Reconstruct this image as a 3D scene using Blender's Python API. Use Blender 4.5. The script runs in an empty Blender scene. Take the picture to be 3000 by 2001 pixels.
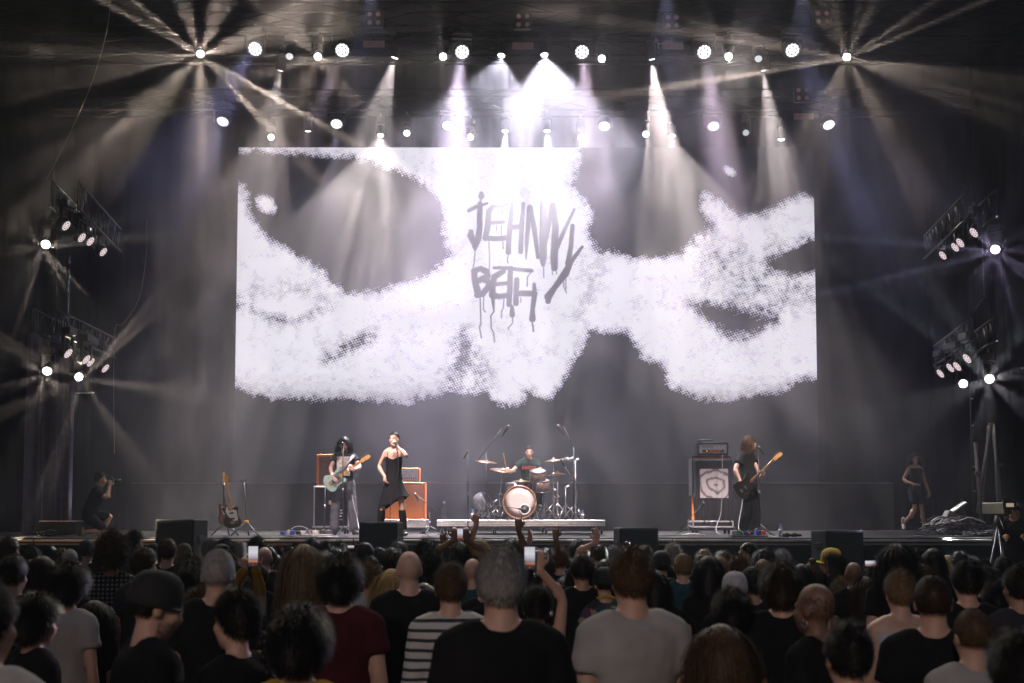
import bpy, bmesh, math, random
import numpy as np
from mathutils import Vector, Matrix, Quaternion, Euler

# ------------------------------------------------------------------ camera, night sky, exposure
sc = bpy.context.scene
COL = sc.collection
FPX = 3621.0            # focal length in pixels of the 3000 px wide photograph
CAMZ = 2.02             # camera just above the heads of the crowd
PITCH = math.radians(4.0)
HOR = 1515.0            # row of the horizon
CROW = HOR - math.tan(PITCH) * FPX
cam = bpy.data.cameras.new('camera')
camo = bpy.data.objects.new('camera', cam)
COL.objects.link(camo)
sc.camera = camo
cam.sensor_width = 36.0
cam.lens = FPX / 3000.0 * 36.0
cam.shift_y = (CROW - 1000.5) / 3000.0
cam.clip_end = 800.0
camo.location = (0, 0, CAMZ)
camo.rotation_euler = (math.pi / 2 + PITCH, 0, 0)
cam.dof.use_dof = True
cam.dof.focus_distance = 22.0
cam.dof.aperture_fstop = 3.4

world = bpy.data.worlds.new('World')
sc.world = world
world.use_nodes = True
_nt = world.node_tree
_bg = _nt.nodes['Background']
_sky = _nt.nodes.new('ShaderNodeTexSky')
_sky.sky_type = 'NISHITA'
_sky.sun_disc = False
_sky.sun_elevation = math.radians(1.5)
_sky.sun_rotation = math.radians(200.0)
_nt.links.new(_sky.outputs[0], _bg.inputs[0])
_bg.inputs[1].default_value = 0.15
_sky.ozone_density = 3.0

sc.view_settings.view_transform = 'Standard'
sc.view_settings.look = 'None'
sc.view_settings.exposure = -0.45
sc.view_settings.gamma = 1.0
sc.cycles.max_bounces = 5
sc.cycles.diffuse_bounces = 2
sc.cycles.glossy_bounces = 2
sc.cycles.transmission_bounces = 4
sc.cycles.transparent_max_bounces = 8
sc.cycles.volume_bounces = 0
sc.cycles.volume_step_rate = 1.0
sc.cycles.sample_clamp_indirect = 3.0
sc.cycles.use_denoising = True
sc.cycles.use_light_tree = True

_f = Vector((0, math.cos(PITCH), math.sin(PITCH)))
_u = Vector((0, -math.sin(PITCH), math.cos(PITCH)))
def P(x, y, Y):
    """photo pixel + distance along +Y -> point"""
    d = Vector(((x - 1500.0) / FPX, 0, 0)) + _f + _u * ((CROW - y) / FPX)
    return Vector((0, 0, CAMZ)) + d * (Y / d.y)
def XZ(x, Y):
    return P(x, HOR, Y).x
STZ = 1.69              # stage deck height
SF = 20.0               # stage front edge

# ------------------------------------------------------------------ materials
_M = {}
def mk(name, col, rough=.6, metal=0.0, var=.18, scale=18.0, bump=0.0, bscale=60.0, coat=0.0, trans=0.0, alpha=1.0, sheen=0.0, stretch=None, spec=.5):
    if name in _M: return _M[name]
    m = bpy.data.materials.new(name); m.use_nodes = True
    nt = m.node_tree; b = nt.nodes['Principled BSDF']
    b.inputs['Roughness'].default_value = rough
    b.inputs['Metallic'].default_value = metal
    b.inputs['Specular IOR Level'].default_value = spec
    if coat: b.inputs['Coat Weight'].default_value = coat
    if trans: b.inputs['Transmission Weight'].default_value = trans
    if sheen: b.inputs['Sheen Weight'].default_value = sheen
    if alpha < 1: b.inputs['Alpha'].default_value = alpha
    tc = nt.nodes.new('ShaderNodeTexCoord')
    vec = tc.outputs['Object']
    if stretch:
        mp = nt.nodes.new('ShaderNodeMapping'); mp.inputs['Scale'].default_value = stretch
        nt.links.new(vec, mp.inputs[0]); vec = mp.outputs[0]
    n = nt.nodes.new('ShaderNodeTexNoise'); n.inputs['Scale'].default_value = scale; n.inputs['Detail'].default_value = 4
    nt.links.new(vec, n.inputs['Vector'])
    r = nt.nodes.new('ShaderNodeMapRange')
    r.inputs[1].default_value = .3; r.inputs[2].default_value = .7
    r.inputs[3].default_value = 1 - var; r.inputs[4].default_value = 1 + var
    nt.links.new(n.outputs[0], r.inputs[0])
    mx = nt.nodes.new('ShaderNodeVectorMath'); mx.operation = 'SCALE'; mx.inputs[0].default_value = col
    nt.links.new(r.outputs[0], mx.inputs['Scale'])
    nt.links.new(mx.outputs[0], b.inputs['Base Color'])
    if bump:
        n2 = nt.nodes.new('ShaderNodeTexNoise'); n2.inputs['Scale'].default_value = bscale; n2.inputs['Detail'].default_value = 3
        nt.links.new(vec, n2.inputs['Vector'])
        bp = nt.nodes.new('ShaderNodeBump'); bp.inputs['Strength'].default_value = bump; bp.inputs['Distance'].default_value = .01
        nt.links.new(n2.outputs[0], bp.inputs['Height']); nt.links.new(bp.outputs[0], b.inputs['Normal'])
    _M[name] = m
    return m
def em(name, col, s):
    if name in _M: return _M[name]
    m = bpy.data.materials.new(name); m.use_nodes = True
    nt = m.node_tree; nt.nodes.clear()
    o = nt.nodes.new('ShaderNodeOutputMaterial'); e = nt.nodes.new('ShaderNodeEmission')
    e.inputs[0].default_value = (*col, 1); e.inputs[1].default_value = s
    nt.links.new(e.outputs[0], o.inputs[0])
    m.cycles.emission_sampling = 'NONE'
    _M[name] = m
    return m
BLACKM = mk('black_metal', (.02, .02, .022), .45, .3)
CHROME = mk('chrome', (.72, .71, .72), .18, 1.0, var=.05)
ALU = mk('aluminium', (.55, .55, .57), .35, .9, var=.1)
GREYM = mk('grey_metal', (.12, .12, .13), .4, .7)
BLKPL = mk('black_plastic', (.018, .018, .02), .5)
BLKCL = mk('black_cloth', (.010, .010, .012), .95, bump=.2, bscale=200, spec=.1)
DRAPE = mk('drape_cloth', (.005, .005, .006), .95, bump=.2, bscale=120, spec=.03)
WHITEP = mk('white_plastic', (.7, .7, .72), .4)

# ------------------------------------------------------------------ mesh building
class MB:
    def __init__(s): s.v = []; s.f = []; s.sm = []
    def _add(s, vs, fs, smooth):
        o = len(s.v); s.v += [tuple(v) for v in vs]
        s.f += [tuple(i + o for i in f) for f in fs]; s.sm += [smooth] * len(fs)
        return s
    def box(s, c, d, R=None, b=0.0):
        c = Vector(c); hx, hy, hz = d[0] / 2, d[1] / 2, d[2] / 2
        b = min(b, hx * .6, hy * .6, hz * .6)
        if b <= 0:
            vs = [Vector((x, y, z)) for x in (-hx, hx) for y in (-hy, hy) for z in (-hz, hz)]
            fs = [(0, 1, 3, 2), (4, 6, 7, 5), (0, 4, 5, 1), (2, 3, 7, 6), (0, 2, 6, 4), (1, 5, 7, 3)]
        else:
            vs = []; fs = []
            idx = {}
            for sx in (-1, 1):
                for sy in (-1, 1):
                    for sz in (-1, 1):
                        for k in range(3):
                            p = [sx * (hx - b), sy * (hy - b), sz * (hz - b)]
                            p[k] = (sx * hx, sy * hy, sz * hz)[k]
                            idx[(sx, sy, sz, k)] = len(vs); vs.append(Vector(p))
            I = idx
            for sg in (-1, 1):
                q = lambda k, a, b_: [I[(sg, a, b_, 0)], I[(a, sg, b_, 1)], I[(a, b_, sg, 2)]][k]
                for k in range(3):
                    f = [q(k, -1, -1), q(k, 1, -1), q(k, 1, 1), q(k, -1, 1)]
                    if (sg < 0) != (k == 1): f = f[::-1]
                    fs.append(f)
            for a in (-1, 1):
                for c2 in (-1, 1):
                    fs.append((I[(a, c2, -1, 0)], I[(a, c2, 1, 0)], I[(a, c2, 1, 1)], I[(a, c2, -1, 1)]))
                    fs.append((I[(a, -1, c2, 0)], I[(a, 1, c2, 0)], I[(a, 1, c2, 2)], I[(a, -1, c2, 2)]))
                    fs.append((I[(-1, a, c2, 1)], I[(1, a, c2, 1)], I[(1, a, c2, 2)], I[(-1, a, c2, 2)]))
                    for d2 in (-1, 1):
                        fs.append((I[(a, c2, d2, 0)], I[(a, c2, d2, 1)], I[(a, c2, d2, 2)]))
        if R is not None: vs = [R @ v for v in vs]
        return s._add([v + c for v in vs], fs, False)
    def rings(s, rs, close=True, smooth=True):
        """rs: list of rings (equal counts)"""
        n = len(rs[0]); vs = [p for r in rs for p in r]; fs = []
        for i in range(len(rs) - 1):
            for j in range(n):
                k = (j + 1) % n
                fs.append((i * n + j, i * n + k, (i + 1) * n + k, (i + 1) * n + j))
        if close:
            fs.append(tuple(range(n))[::-1]); fs.append(tuple((len(rs) - 1) * n + j for j in range(n)))
        return s._add(vs, fs, smooth)
    def tube(s, pts, r, n=8, round_=False):
        pts = [Vector(p) for p in pts]
        m = len(pts)
        if not isinstance(r, (list, tuple)): r = [r] * m
        r = [(q if isinstance(q, (tuple, list)) else (q, q)) for q in r]
        T = []
        for i in range(m):
            a = pts[max(0, i - 1)]; b = pts[min(m - 1, i + 1)]
            t = (b - a); T.append(t.normalized() if t.length > 1e-9 else Vector((0, 0, 1)))
        ref = Vector((1, 0, 0)) if abs(T[0].x) < .8 else Vector((0, 1, 0))
        u = (ref - T[0] * ref.dot(T[0])).normalized()
        rs = []
        def ring(c, u, w, a, b): return [c + u * (math.cos(2 * math.pi * j / n) * a) + w * (math.sin(2 * math.pi * j / n) * b) for j in range(n)]
        for i in range(m):
            u = (u - T[i] * u.dot(T[i])).normalized(); w = T[i].cross(u)
            a, b = r[i]; q = (a + b) / 2
            if round_ and i == 0:
                for k in (.12, .5, .85): rs.append(ring(pts[0] - T[0] * q * math.sqrt(1 - k * k), u, w, a * k, b * k))
            rs.append(ring(pts[i], u, w, a, b))
            if round_ and i == m - 1:
                for k in (.85, .5, .12): rs.append(ring(pts[i] + T[i] * q * math.sqrt(1 - k * k), u, w, a * k, b * k))
        return s.rings(rs)
    def ell(s, c, r, n=14, m=9, R=None):
        c = Vector(c); rs = []
        for i in range(m):
            t = math.pi * (i + .3) / (m - .4) - .0
            t = math.pi * (.02 + .96 * i / (m - 1))
            ring = []
            for j in range(n):
                a = 2 * math.pi * j / n
                p = Vector((math.sin(t) * math.cos(a) * r[0], math.sin(t) * math.sin(a) * r[1], -math.cos(t) * r[2]))
                if R is not None: p = R @ p
                ring.append(c + p)
            rs.append(ring)
        return s.rings(rs)
    def lathe(s, prof, c=(0, 0, 0), R=None, n=20, smooth=True):
        c = Vector(c); rs = []
        for (r, z) in prof:
            ring = []
            for j in range(n):
                a = 2 * math.pi * j / n
                p = Vector((max(r, 1e-4) * math.cos(a), max(r, 1e-4) * math.sin(a), z))
                if R is not None: p = R @ p
                ring.append(c + p)
            rs.append(ring)
        return s.rings(rs, smooth=smooth)
    def prism(s, poly, t, M=None, smooth=False):
        """poly in local XZ, thickness along Y"""
        n = len(poly); vs = [Vector((x, -t / 2, z)) for x, z in poly] + [Vector((x, t / 2, z)) for x, z in poly]
        if M is not None: vs = [M @ v for v in vs]
        fs = [tuple(range(n)), tuple(range(2 * n - 1, n - 1, -1))] + [(i, n + i, n + (i + 1) % n, (i + 1) % n) for i in range(n)]
        return s._add(vs, fs, smooth)
    def mesh(s, name):
        me = bpy.data.meshes.new(name)
        me.from_pydata(s.v, [], s.f)
        me.polygons.foreach_set('use_smooth', s.sm)
        me.update()
        return me
def recalc(me):
    bm = bmesh.new(); bm.from_mesh(me); bmesh.ops.recalc_face_normals(bm, faces=bm.faces); bm.to_mesh(me); bm.free()
    return me
def obj(name, data, mat=None, parent=None, loc=None, rot=None):
    me = recalc(data.mesh(name)) if isinstance(data, MB) else data
    o = bpy.data.objects.new(name, me)
    COL.objects.link(o)
    if mat is not None:
        if len(me.materials) == 0: me.materials.append(mat)
        elif me.materials[0] is not mat:
            o.material_slots[0].link = 'OBJECT'; o.material_slots[0].material = mat
    if parent is not None: o.parent = parent
    if loc is not None: o.location = loc
    if rot is not None: o.rotation_euler = rot
    return o
def tag(o, label, cat, group=None, kind=None):
    o['label'] = label
    if cat: o['category'] = cat
    if group: o['group'] = group
    if kind: o['kind'] = kind
    return o
def thing(name, label, cat, loc=(0, 0, 0), rotz=0.0, group=None):
    o = bpy.data.objects.new(name, None); COL.objects.link(o)
    o.empty_display_size = .1
    o.location = loc; o.rotation_euler = (0, 0, rotz)
    return tag(o, label, cat, group)
def struct(name, mb, m, label=None):
    o = obj(name, mb, m); o['kind'] = 'structure'
    if label: o['label'] = label
    return o
def copy_tree(o, parent=None):
    c = o.copy(); COL.objects.link(c)
    if parent is not None: c.parent = parent
    for ch in list(o.children): copy_tree(ch, c)
    return c
def aim(a, b):
    return (Vector(b) - Vector(a)).to_track_quat('-Z', 'Y')
# ------------------------------------------------------------------ ground, stage, drapes, roof
struct('ground', MB().box((0, 100, -.05), (600, 500, .1)), mk('ground_asphalt', (.045, .045, .045), .9, var=.4, scale=3, bump=.4, bscale=30))
SB = 33.0
deck = struct('stage_deck', MB().box((0, (SF + SB) / 2, STZ - .06), (34, SB - SF, .12), b=.01),
              mk('stage_floor', (.04, .038, .04), .35, var=.35, scale=2.5, bump=.15, bscale=40, stretch=(1, 4, 1)))
# aluminium nosing along the front of the deck, in lengths with a gap between them
for i in range(12):
    x0 = -15.4 + i * 2.57
    t = obj('edge_trim', MB().box((0, 0, 0), (2.55, .05, .035), b=.006), ALU, deck, (x0 + 1.28, SF - .035, STZ - .045))
    t2 = obj('edge_rail', MB().box((0, 0, 0), (2.53, .03, .02), b=.004), mk('worn_rail', (.35, .28, .22), .4, .6), deck, (x0 + 1.28, SF - .022, STZ - .105))
def wavy(x0, x1, z0, z1, amp, wl, nx, nz=2, seed=0, flare=0.0):
    rnd = random.Random(seed); ph = [rnd.uniform(0, 6.3) for _ in range(4)]
    vs = []; fs = []
    for i in range(nx + 1):
        u = x0 + (x1 - x0) * i / nx
        for k in range(nz + 1):
            z = z0 + (z1 - z0) * k / nz
            a = amp * (1 + flare * (1 - k / nz))
            y = a * (math.sin(u * 6.283 / wl + ph[0]) + .5 * math.sin(u * 6.283 / wl * 2.3 + ph[1]) + .35 * math.sin(u * 6.283 / wl * .37 + ph[2]))
            vs.append((u, y, z))
    for i in range(nx):
        for k in range(nz):
            a = i * (nz + 1) + k
            fs.append((a, a + nz + 1, a + nz + 2, a + 1))
    m = MB(); m._add(vs, fs, True)
    me = m.mesh('cloth')
    return me
def cloth(name, label, me, mat, loc=(0, 0, 0), rotz=0, cat='drape', group=None):
    o = obj(name, me, mat, None, loc, (0, 0, rotz))
    sm = o.modifiers.new('thick', 'SOLIDIFY'); sm.thickness = .012
    tag(o, label, cat, group)
    return o
cloth('stage_skirt', 'black cloth skirt hanging along the front of the stage', wavy(-17, 17, 0.0, STZ - .13, .02, .5, 300), DRAPE, (0, SF - .02 + .09, 0))
cloth('back_drape', 'wide black drape hanging behind the video wall', wavy(-17, 17, STZ, 14.2, .1, .9, 260), DRAPE, (0, 32.4, 0))
for sx, lb in ((-1, 'left'), (1, 'right')):
    for k, (yy, xx, w) in enumerate(((25.0, 11.4, 5.0), (28.5, 10.8, 5.6), (31.2, 10.6, 6.0))):
        a, b = (xx, xx + w)
        cloth('wing_drape', 'black masking drape in the %s wing, %s' % (lb, ('nearest the audience', 'between the other two', 'nearest the video wall')[k]),
              wavy(a if sx > 0 else -b, b if sx > 0 else -a, STZ, 13.6, .07, .6, 60, seed=k + 5 * sx), DRAPE, (0, yy, 0), group='black wing drapes')
roof = struct('stage_roof', MB().box((0, 26.5, 14.3), (36, 14, .2)), mk('roof_skin', (.006, .006, .007), .9, spec=.03))
for sx in (-1, 1):
    obj('side_wall', MB().box((0, 0, 0), (.1, 13, 14.1)), mk('roof_skin', (.006, .006, .007), .9, spec=.03), roof, (sx * 17.1, 26.6, 7.1))
# low black riser face under the screen
sk = thing('screen_plinth', 'low black plinth running along under the video wall', 'plinth', (0, 30.8, STZ))
a = P(600, 1416, 30.8)
obj('face_cloth', wavy(-9.5, 9.5, .0, a.z - STZ, .012, .7, 90), DRAPE, sk)
obj('top_board', MB().box((0, .35, a.z - STZ + .01), (19, .8, .02)), BLKPL, sk)

# ------------------------------------------------------------------ LED video wall with its picture
SY = 31.0
SX0, SX1, SY0, SY1 = 692.0, 2390.0, 432.0, 1413.0
NW, NH = 680, 394
xs = SX0 + (np.arange(NW) + .5) * (SX1 - SX0) / NW
ys = SY0 + (np.arange(NH) + .5) * (SY1 - SY0) / NH
GX, GY = np.meshgrid(xs, ys)
rng = np.random.default_rng(7)
def inpoly(pts):
    pts = np.array(pts, float); r = np.zeros(GX.shape, bool); n = len(pts)
    for i in range(n):
        x1, y1 = pts[i]; x2, y2 = pts[(i + 1) % n]
        if y1 == y2: continue
        c = ((y1 > GY) != (y2 > GY)) & (GX < (x2 - x1) * (GY - y1) / (y2 - y1) + x1)
        r ^= c
    return r
def gblur(a, sig):
    s = sig / 2.5; n = int(s * 3) + 1
    k = np.exp(-.5 * (np.arange(-n, n + 1) / s) ** 2); k /= k.sum()
    a = np.pad(a, n, mode='edge')
    a = np.apply_along_axis(lambda v: np.convolve(v, k, 'same'), 0, a)
    a = np.apply_along_axis(lambda v: np.convolve(v, k, 'same'), 1, a)
    return a[n:-n, n:-n]
def vnoise(cell, seed):
    """smooth value noise, cell size in photo pixels"""
    r = np.random.default_rng(seed)
    gw = int((SX1 - SX0) / cell) + 3; gh = int((SY1 - SY0) / cell) + 3
    g = r.random((gh, gw)); fx = (GX - SX0) / cell; fy = (GY - SY0) / cell
    ix = fx.astype(int); iy = fy.astype(int); fx = fx - ix; fy = fy - iy
    fx = fx * fx * (3 - 2 * fx); fy = fy * fy * (3 - 2 * fy)
    return (g[iy, ix] * (1 - fx) + g[iy, ix + 1] * fx) * (1 - fy) + (g[iy + 1, ix] * (1 - fx) + g[iy + 1, ix + 1] * fx) * fy
V = np.ones(GX.shape)
dark1 = [(690, 440), (718, 438), (760, 441), (900, 449), (1000, 455), (1055, 465), (1110, 482), (1160, 500), (1215, 522), (1260, 548), (1290, 582), (1308, 612), (1300, 640), (1297, 672), (1305, 702), (1320, 744), (1295, 775), (1270, 795), (1230, 815), (1180, 838), (1150, 836), (1110, 852), (1080, 850), (1050, 862), (1020, 872), (992, 850), (985, 812), (972, 842), (950, 815), (950, 790), (930, 785), (900, 775), (880, 755), (840, 735), (800, 710), (770, 690), (750, 665), (735, 640), (725, 615), (720, 590), (722, 570), (715, 548), (705, 545), (690, 538)]
dark2 = [(1712, 425), (1695, 480), (1684, 520), (1672, 550), (1700, 580), (1725, 612), (1735, 650), (1722, 680), (1745, 720), (1750, 745), (1790, 735), (1820, 745), (1860, 758), (1920, 757), (1970, 755), (2000, 745), (2020, 720), (2040, 695), (2070, 680), (2095, 672), (2100, 655), (2078, 645), (2060, 632), (2058, 580), (2075, 556), (2088, 575), (2110, 590), (2140, 615), (2170, 630), (2200, 633), (2240, 630), (2280, 610), (2320, 585), (2345, 572), (2362, 568), (2400, 592), (2400, 425)]
below = [(680, 1117), (705, 1125), (730, 1150), (770, 1158), (830, 1165), (900, 1168), (1000, 1162), (1060, 1165), (1120, 1172), (1180, 1178), (1214, 1180), (1222, 1132), (1236, 1165), (1280, 1162), (1310, 1142), (1360, 1165), (1440, 1160), (1447, 1187), (1484, 1190), (1528, 1187), (1540, 1135), (1562, 1148), (1610, 1172), (1651, 1125), (1666, 1074), (1710, 1007), (1729, 963), (1777, 970), (1836, 966), (1862, 992), (1866, 1022), (1880, 1052), (1943, 1066), (1954, 1126), (2021, 1155), (2065, 1172), (2132, 1167), (2206, 1156), (2280, 1148), (2332, 1111), (2400, 1105), (2400, 1450), (680, 1450)]
eye3 = [(2000, 862), (2065, 885), (2132, 893), (2206, 904), (2273, 922), (2290, 945), (2225, 972), (2199, 987), (2139, 998), (2088, 960), (2032, 911)]
notch = [(2330, 722), (2360, 706), (2400, 700), (2400, 792), (2340, 802), (2270, 792), (2245, 778)]
nose = [(1347, 952), (1370, 962), (1386, 1010), (1410, 1030), (1442, 1080), (1448, 1190), (1320, 1190), (1288, 1148), (1300, 1060), (1330, 1030)]
for pl in (dark1, dark2, below): V[inpoly(pl)] = 0
V = gblur(V, 13)
def sub(pl, depth, sig):
    global V
    m = np.zeros(GX.shape); m[inpoly(pl)] = depth
    V = V - gblur(m, sig)
sub(eye3, .85, 12); sub(notch, .75, 12); sub(nose, .36, 18)
sub([(2050, 690), (2200, 720), (2390, 690), (2390, 905), (2250, 905), (2120, 880), (2040, 800)], .30, 22)
sub([(1330, 1000), (1350, 950), (1374, 970), (1380, 1060), (1330, 1090)], .4, 9)
sub([(690, 850), (722, 868), (748, 900), (800, 922), (880, 925), (965, 890), (985, 905), (905, 945), (800, 948), (720, 920), (690, 905)], .42, 9)
sub([(930, 1062), (1000, 1010), (1070, 975), (1110, 965), (1100, 1005), (1020, 1050), (950, 1075)], .62, 13)
sub([(700, 830), (780, 845), (900, 825), (970, 855), (960, 890), (820, 860), (720, 870)], .22, 14)
sub([(1690, 770), (1750, 760), (1770, 830), (1740, 900), (1690, 960), (1660, 1000), (1690, 880)], .16, 16)
for cx, cy, rx, ry in ((775, 597, 23, 24), (2143, 502, 14, 13)):
    V = np.maximum(V, np.clip(1.6 - np.hypot((GX - cx + (GY - cy) * -.3) / rx, (GY - cy) / ry), 0, 1))
big = vnoise(26, 1) - .5; mid_ = vnoise(11, 2) - .5; fine = vnoise(5.5, 3) - .5
ha = np.sin((GX * .94 + GY * .34) * .56) * np.sin((-GX * .34 + GY * .94) * .70)
amp = np.clip(1 - np.abs(V - .55) * 1.35, .12, 1)
W = V + amp * (big * .60 + mid_ * .50 + fine * .42 + ha * .40)
shade = np.clip((GY - 1075) / 95, 0, 1) * ((GX < 1300) | (GX > 1990))
PIC = np.zeros((NH, NW, 3))
white = np.array((.94, .90, 1.02)); lav = np.array((.40, .36, .52)); blk = np.array((.012, .013, .018))
levels = np.where(W > .52, 1.0, 0.0)
tex = 1 - np.clip((.98 - W) * 1.4, 0, .36)
q = np.floor((shade + big * .25) * 4) / 4
PIC[:] = blk
mid_mask = (W > .36) & (W <= .52)
PIC[mid_mask] = lav
wm = W > .52
PIC[wm] = (white[None] * (tex[wm] * (1 - .38 * np.clip(q[wm], 0, 1)))[:, None])
# the sprayed lettering
def stroke(pts, ws):
    if not isinstance(ws, (list, tuple)): ws = [ws] * len(pts)
    ws = list(ws) + [ws[-1]] * (len(pts) - len(ws))
    s = .306; D = np.full(GX.shape, 1e9)
    for i in range(len(pts) - 1):
        ax, ay = 1340 + pts[i][0] * s, 540 + pts[i][1] * s
        bx, by = 1340 + pts[i + 1][0] * s, 540 + pts[i + 1][1] * s
        l2 = (bx - ax) ** 2 + (by - ay) ** 2 + 1e-9
        t = np.clip(((GX - ax) * (bx - ax) + (GY - ay) * (by - ay)) / l2, 0, 1)
        d = np.hypot(GX - ax - t * (bx - ax), GY - ay - t * (by - ay)) - s * (ws[i] + t * (ws[i + 1] - ws[i]))
        D = np.minimum(D, d)
    return D
LET = [([(228, 90), (228, 115), (222, 150), (220, 190)], [22, 28, 9, 10]), ([(108, 250), (180, 215), (285, 182)], [18, 20, 12]),
 ([(215, 190), (212, 300), (212, 420), (198, 520), (168, 590), (167, 640)], [26, 28, 28, 32, 30, 7]), ([(128, 455), (125, 490), (150, 540), (168, 590)], [24, 32, 32, 20]), ([(168, 640), (160, 740), (150, 810)], 6),
 ([(482, 188), (420, 212), (335, 212), (302, 260), (290, 400), (268, 515)], [14, 18, 20, 28, 30, 28]), ([(310, 368), (440, 360)], [22, 18]), ([(262, 515), (380, 520), (480, 512)], 25),
 ([(435, 235), (432, 285)], 5), ([(462, 225), (480, 290)], 5), ([(375, 395), (377, 445)], 5), ([(420, 395), (420, 500)], 6), ([(300, 545), (308, 700), (305, 850)], 6), ([(435, 545), (440, 615)], 6),
 ([(522, 185), (505, 400), (490, 560), (488, 650)], [17, 27, 27, 28]), ([(630, 185), (615, 400), (606, 645)], [17, 25, 25]), ([(530, 410), (610, 405)], 26), ([(486, 680), (478, 720), (485, 755)], 6),
 ([(657, 715), (664, 560), (692, 230)], [7, 22, 26]), ([(698, 220), (735, 420), (772, 700)], [26, 25, 18]), ([(828, 175), (826, 400), (820, 700), (822, 770)], [30, 37, 38, 20]), ([(825, 780), (827, 890)], 6),
 ([(830, 600), (882, 350), (912, 200)], [22, 26, 27]), ([(918, 200), (940, 400), (927, 700), (930, 800)], [28, 32, 38, 32]), ([(910, 810), (912, 865)], 5), ([(942, 815), (952, 858)], 5),
 ([(940, 640), (1030, 430), (1122, 240)], [22, 20, 12]), ([(1104, 398), (1088, 600), (1060, 760)], [22, 23, 28]),
 ([(1198, 598), (1090, 740), (1035, 850), (935, 985), (870, 1075), (868, 1120)], [14, 24, 38, 26, 38, 26]), ([(1018, 890), (1020, 980), (1045, 1040)], 5), ([(1038, 880), (1040, 1000)], 5),
 ([(158, 830), (220, 812), (275, 832), (290, 880), (240, 905), (175, 935)], 30), ([(160, 840), (165, 920), (200, 1050)], [30, 30, 36]), ([(190, 1060), (240, 1050), (290, 990), (310, 940), (240, 905)], 30),
 ([(218, 1090), (225, 1330), (213, 1370), (230, 1470)], 7), ([(252, 1060), (250, 1200), (268, 1222)], 6), ([(350, 800), (520, 802)], [14, 20]),
 ([(440, 832), (355, 885), (335, 960), (335, 1060), (400, 1075), (500, 1058)], [26, 30, 30, 34, 26, 24]), ([(340, 960), (490, 945)], 20), ([(340, 1090), (350, 1215), (320, 1260), (325, 1380), (345, 1415), (355, 1510)], [20, 8, 7, 7, 7, 6]),
 ([(445, 1090), (440, 1180), (423, 1220), (423, 1278)], 6), ([(400, 797), (708, 828)], [16, 20]), ([(508, 805), (502, 1000), (495, 1150)], [26, 30, 26]), ([(522, 1170), (525, 1250)], [18, 27]),
 ([(530, 1270), (528, 1330), (490, 1370), (488, 1388)], 6), ([(705, 840), (670, 890), (668, 978)], 6), ([(568, 915), (564, 1000), (560, 1140)], 27), ([(575, 1045), (740, 1045)], 28),
 ([(736, 955), (738, 1060), (720, 1200), (718, 1290)], [16, 27, 22, 32]), ([(715, 1310), (728, 1405)], 8), ([(605, 1085), (608, 1130)], 5)]
DL = np.full(GX.shape, 1e9)
for pts, ws in LET: DL = np.minimum(DL, stroke(pts, ws))
al = np.clip(.5 - DL / 3.0, 0, 1)[..., None]
for hx, hy, hr in ((215, 855, 16), (240, 955, 14), (455, 890, 18), (425, 910, 10), (405, 1005, 12), (438, 1000, 14), (466, 1000, 8)):
    al *= np.clip((np.hypot(GX - 1340 - hx * .306, GY - 540 - hy * .306) - hr * .306) / 2, 0, 1)[..., None]
PIC = PIC * (1 - al) + np.array((.17, .145, .19)) * al

wall = thing('video_wall', 'huge video wall showing a halftone face and dripping painted letters', 'screen', (0, SY, STZ))
c00, c11 = P(SX0, SY1, SY), P(SX1, SY0, SY)
gx = np.linspace(P(SX0, 900, SY).x, P(SX1, 900, SY).x, NW + 1)
zrow = np.array([P(1500, SY0 + (SY1 - SY0) * i / NH, SY).z for i in range(NH + 1)])
co = np.zeros(((NH + 1), (NW + 1), 3), np.float32)
co[..., 0] = gx[None]; co[..., 2] = zrow[:, None] - STZ
idx = np.arange((NH + 1) * (NW + 1)).reshape(NH + 1, NW + 1)
quads = np.stack([idx[:-1, :-1], idx[1:, :-1], idx[1:, 1:], idx[:-1, 1:]], -1).reshape(-1, 4)
me = bpy.data.meshes.new('display')
me.vertices.add(co.size // 3); me.vertices.foreach_set('co', co.ravel())
me.loops.add(quads.size); me.loops.foreach_set('vertex_index', quads.ravel().astype(np.int32))
me.polygons.add(len(quads)); me.polygons.foreach_set('loop_start', np.arange(0, quads.size, 4, dtype=np.int32))
me.update(calc_edges=True)
at = me.attributes.new('picture', 'FLOAT_COLOR', 'FACE')
at.data.foreach_set('color', np.concatenate([PIC.reshape(-1, 3), np.ones((NW * NH, 1))], 1).astype(np.float32).ravel())
m = bpy.data.materials.new('led_display'); m.use_nodes = True
nt = m.node_tree; nt.nodes.clear()
o_ = nt.nodes.new('ShaderNodeOutputMaterial'); e_ = nt.nodes.new('ShaderNodeEmission'); a_ = nt.nodes.new('ShaderNodeAttribute')
a_.attribute_name = 'picture'; e_.inputs[1].default_value = 1.2
nt.links.new(a_.outputs['Color'], e_.inputs[0]); nt.links.new(e_.outputs[0], o_.inputs[0])
m.cycles.emission_sampling = 'NONE'
dsp = obj('display', me, m, wall)
zb, zt = float(zrow[-1]) - STZ, float(zrow[0]) - STZ
obj('cabinet', MB().box(((gx[0] + gx[-1]) / 2, .1, (zb + zt) / 2), (gx[-1] - gx[0] + .02, .16, zt - zb + .02), b=.01), BLKPL, wall)
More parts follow.
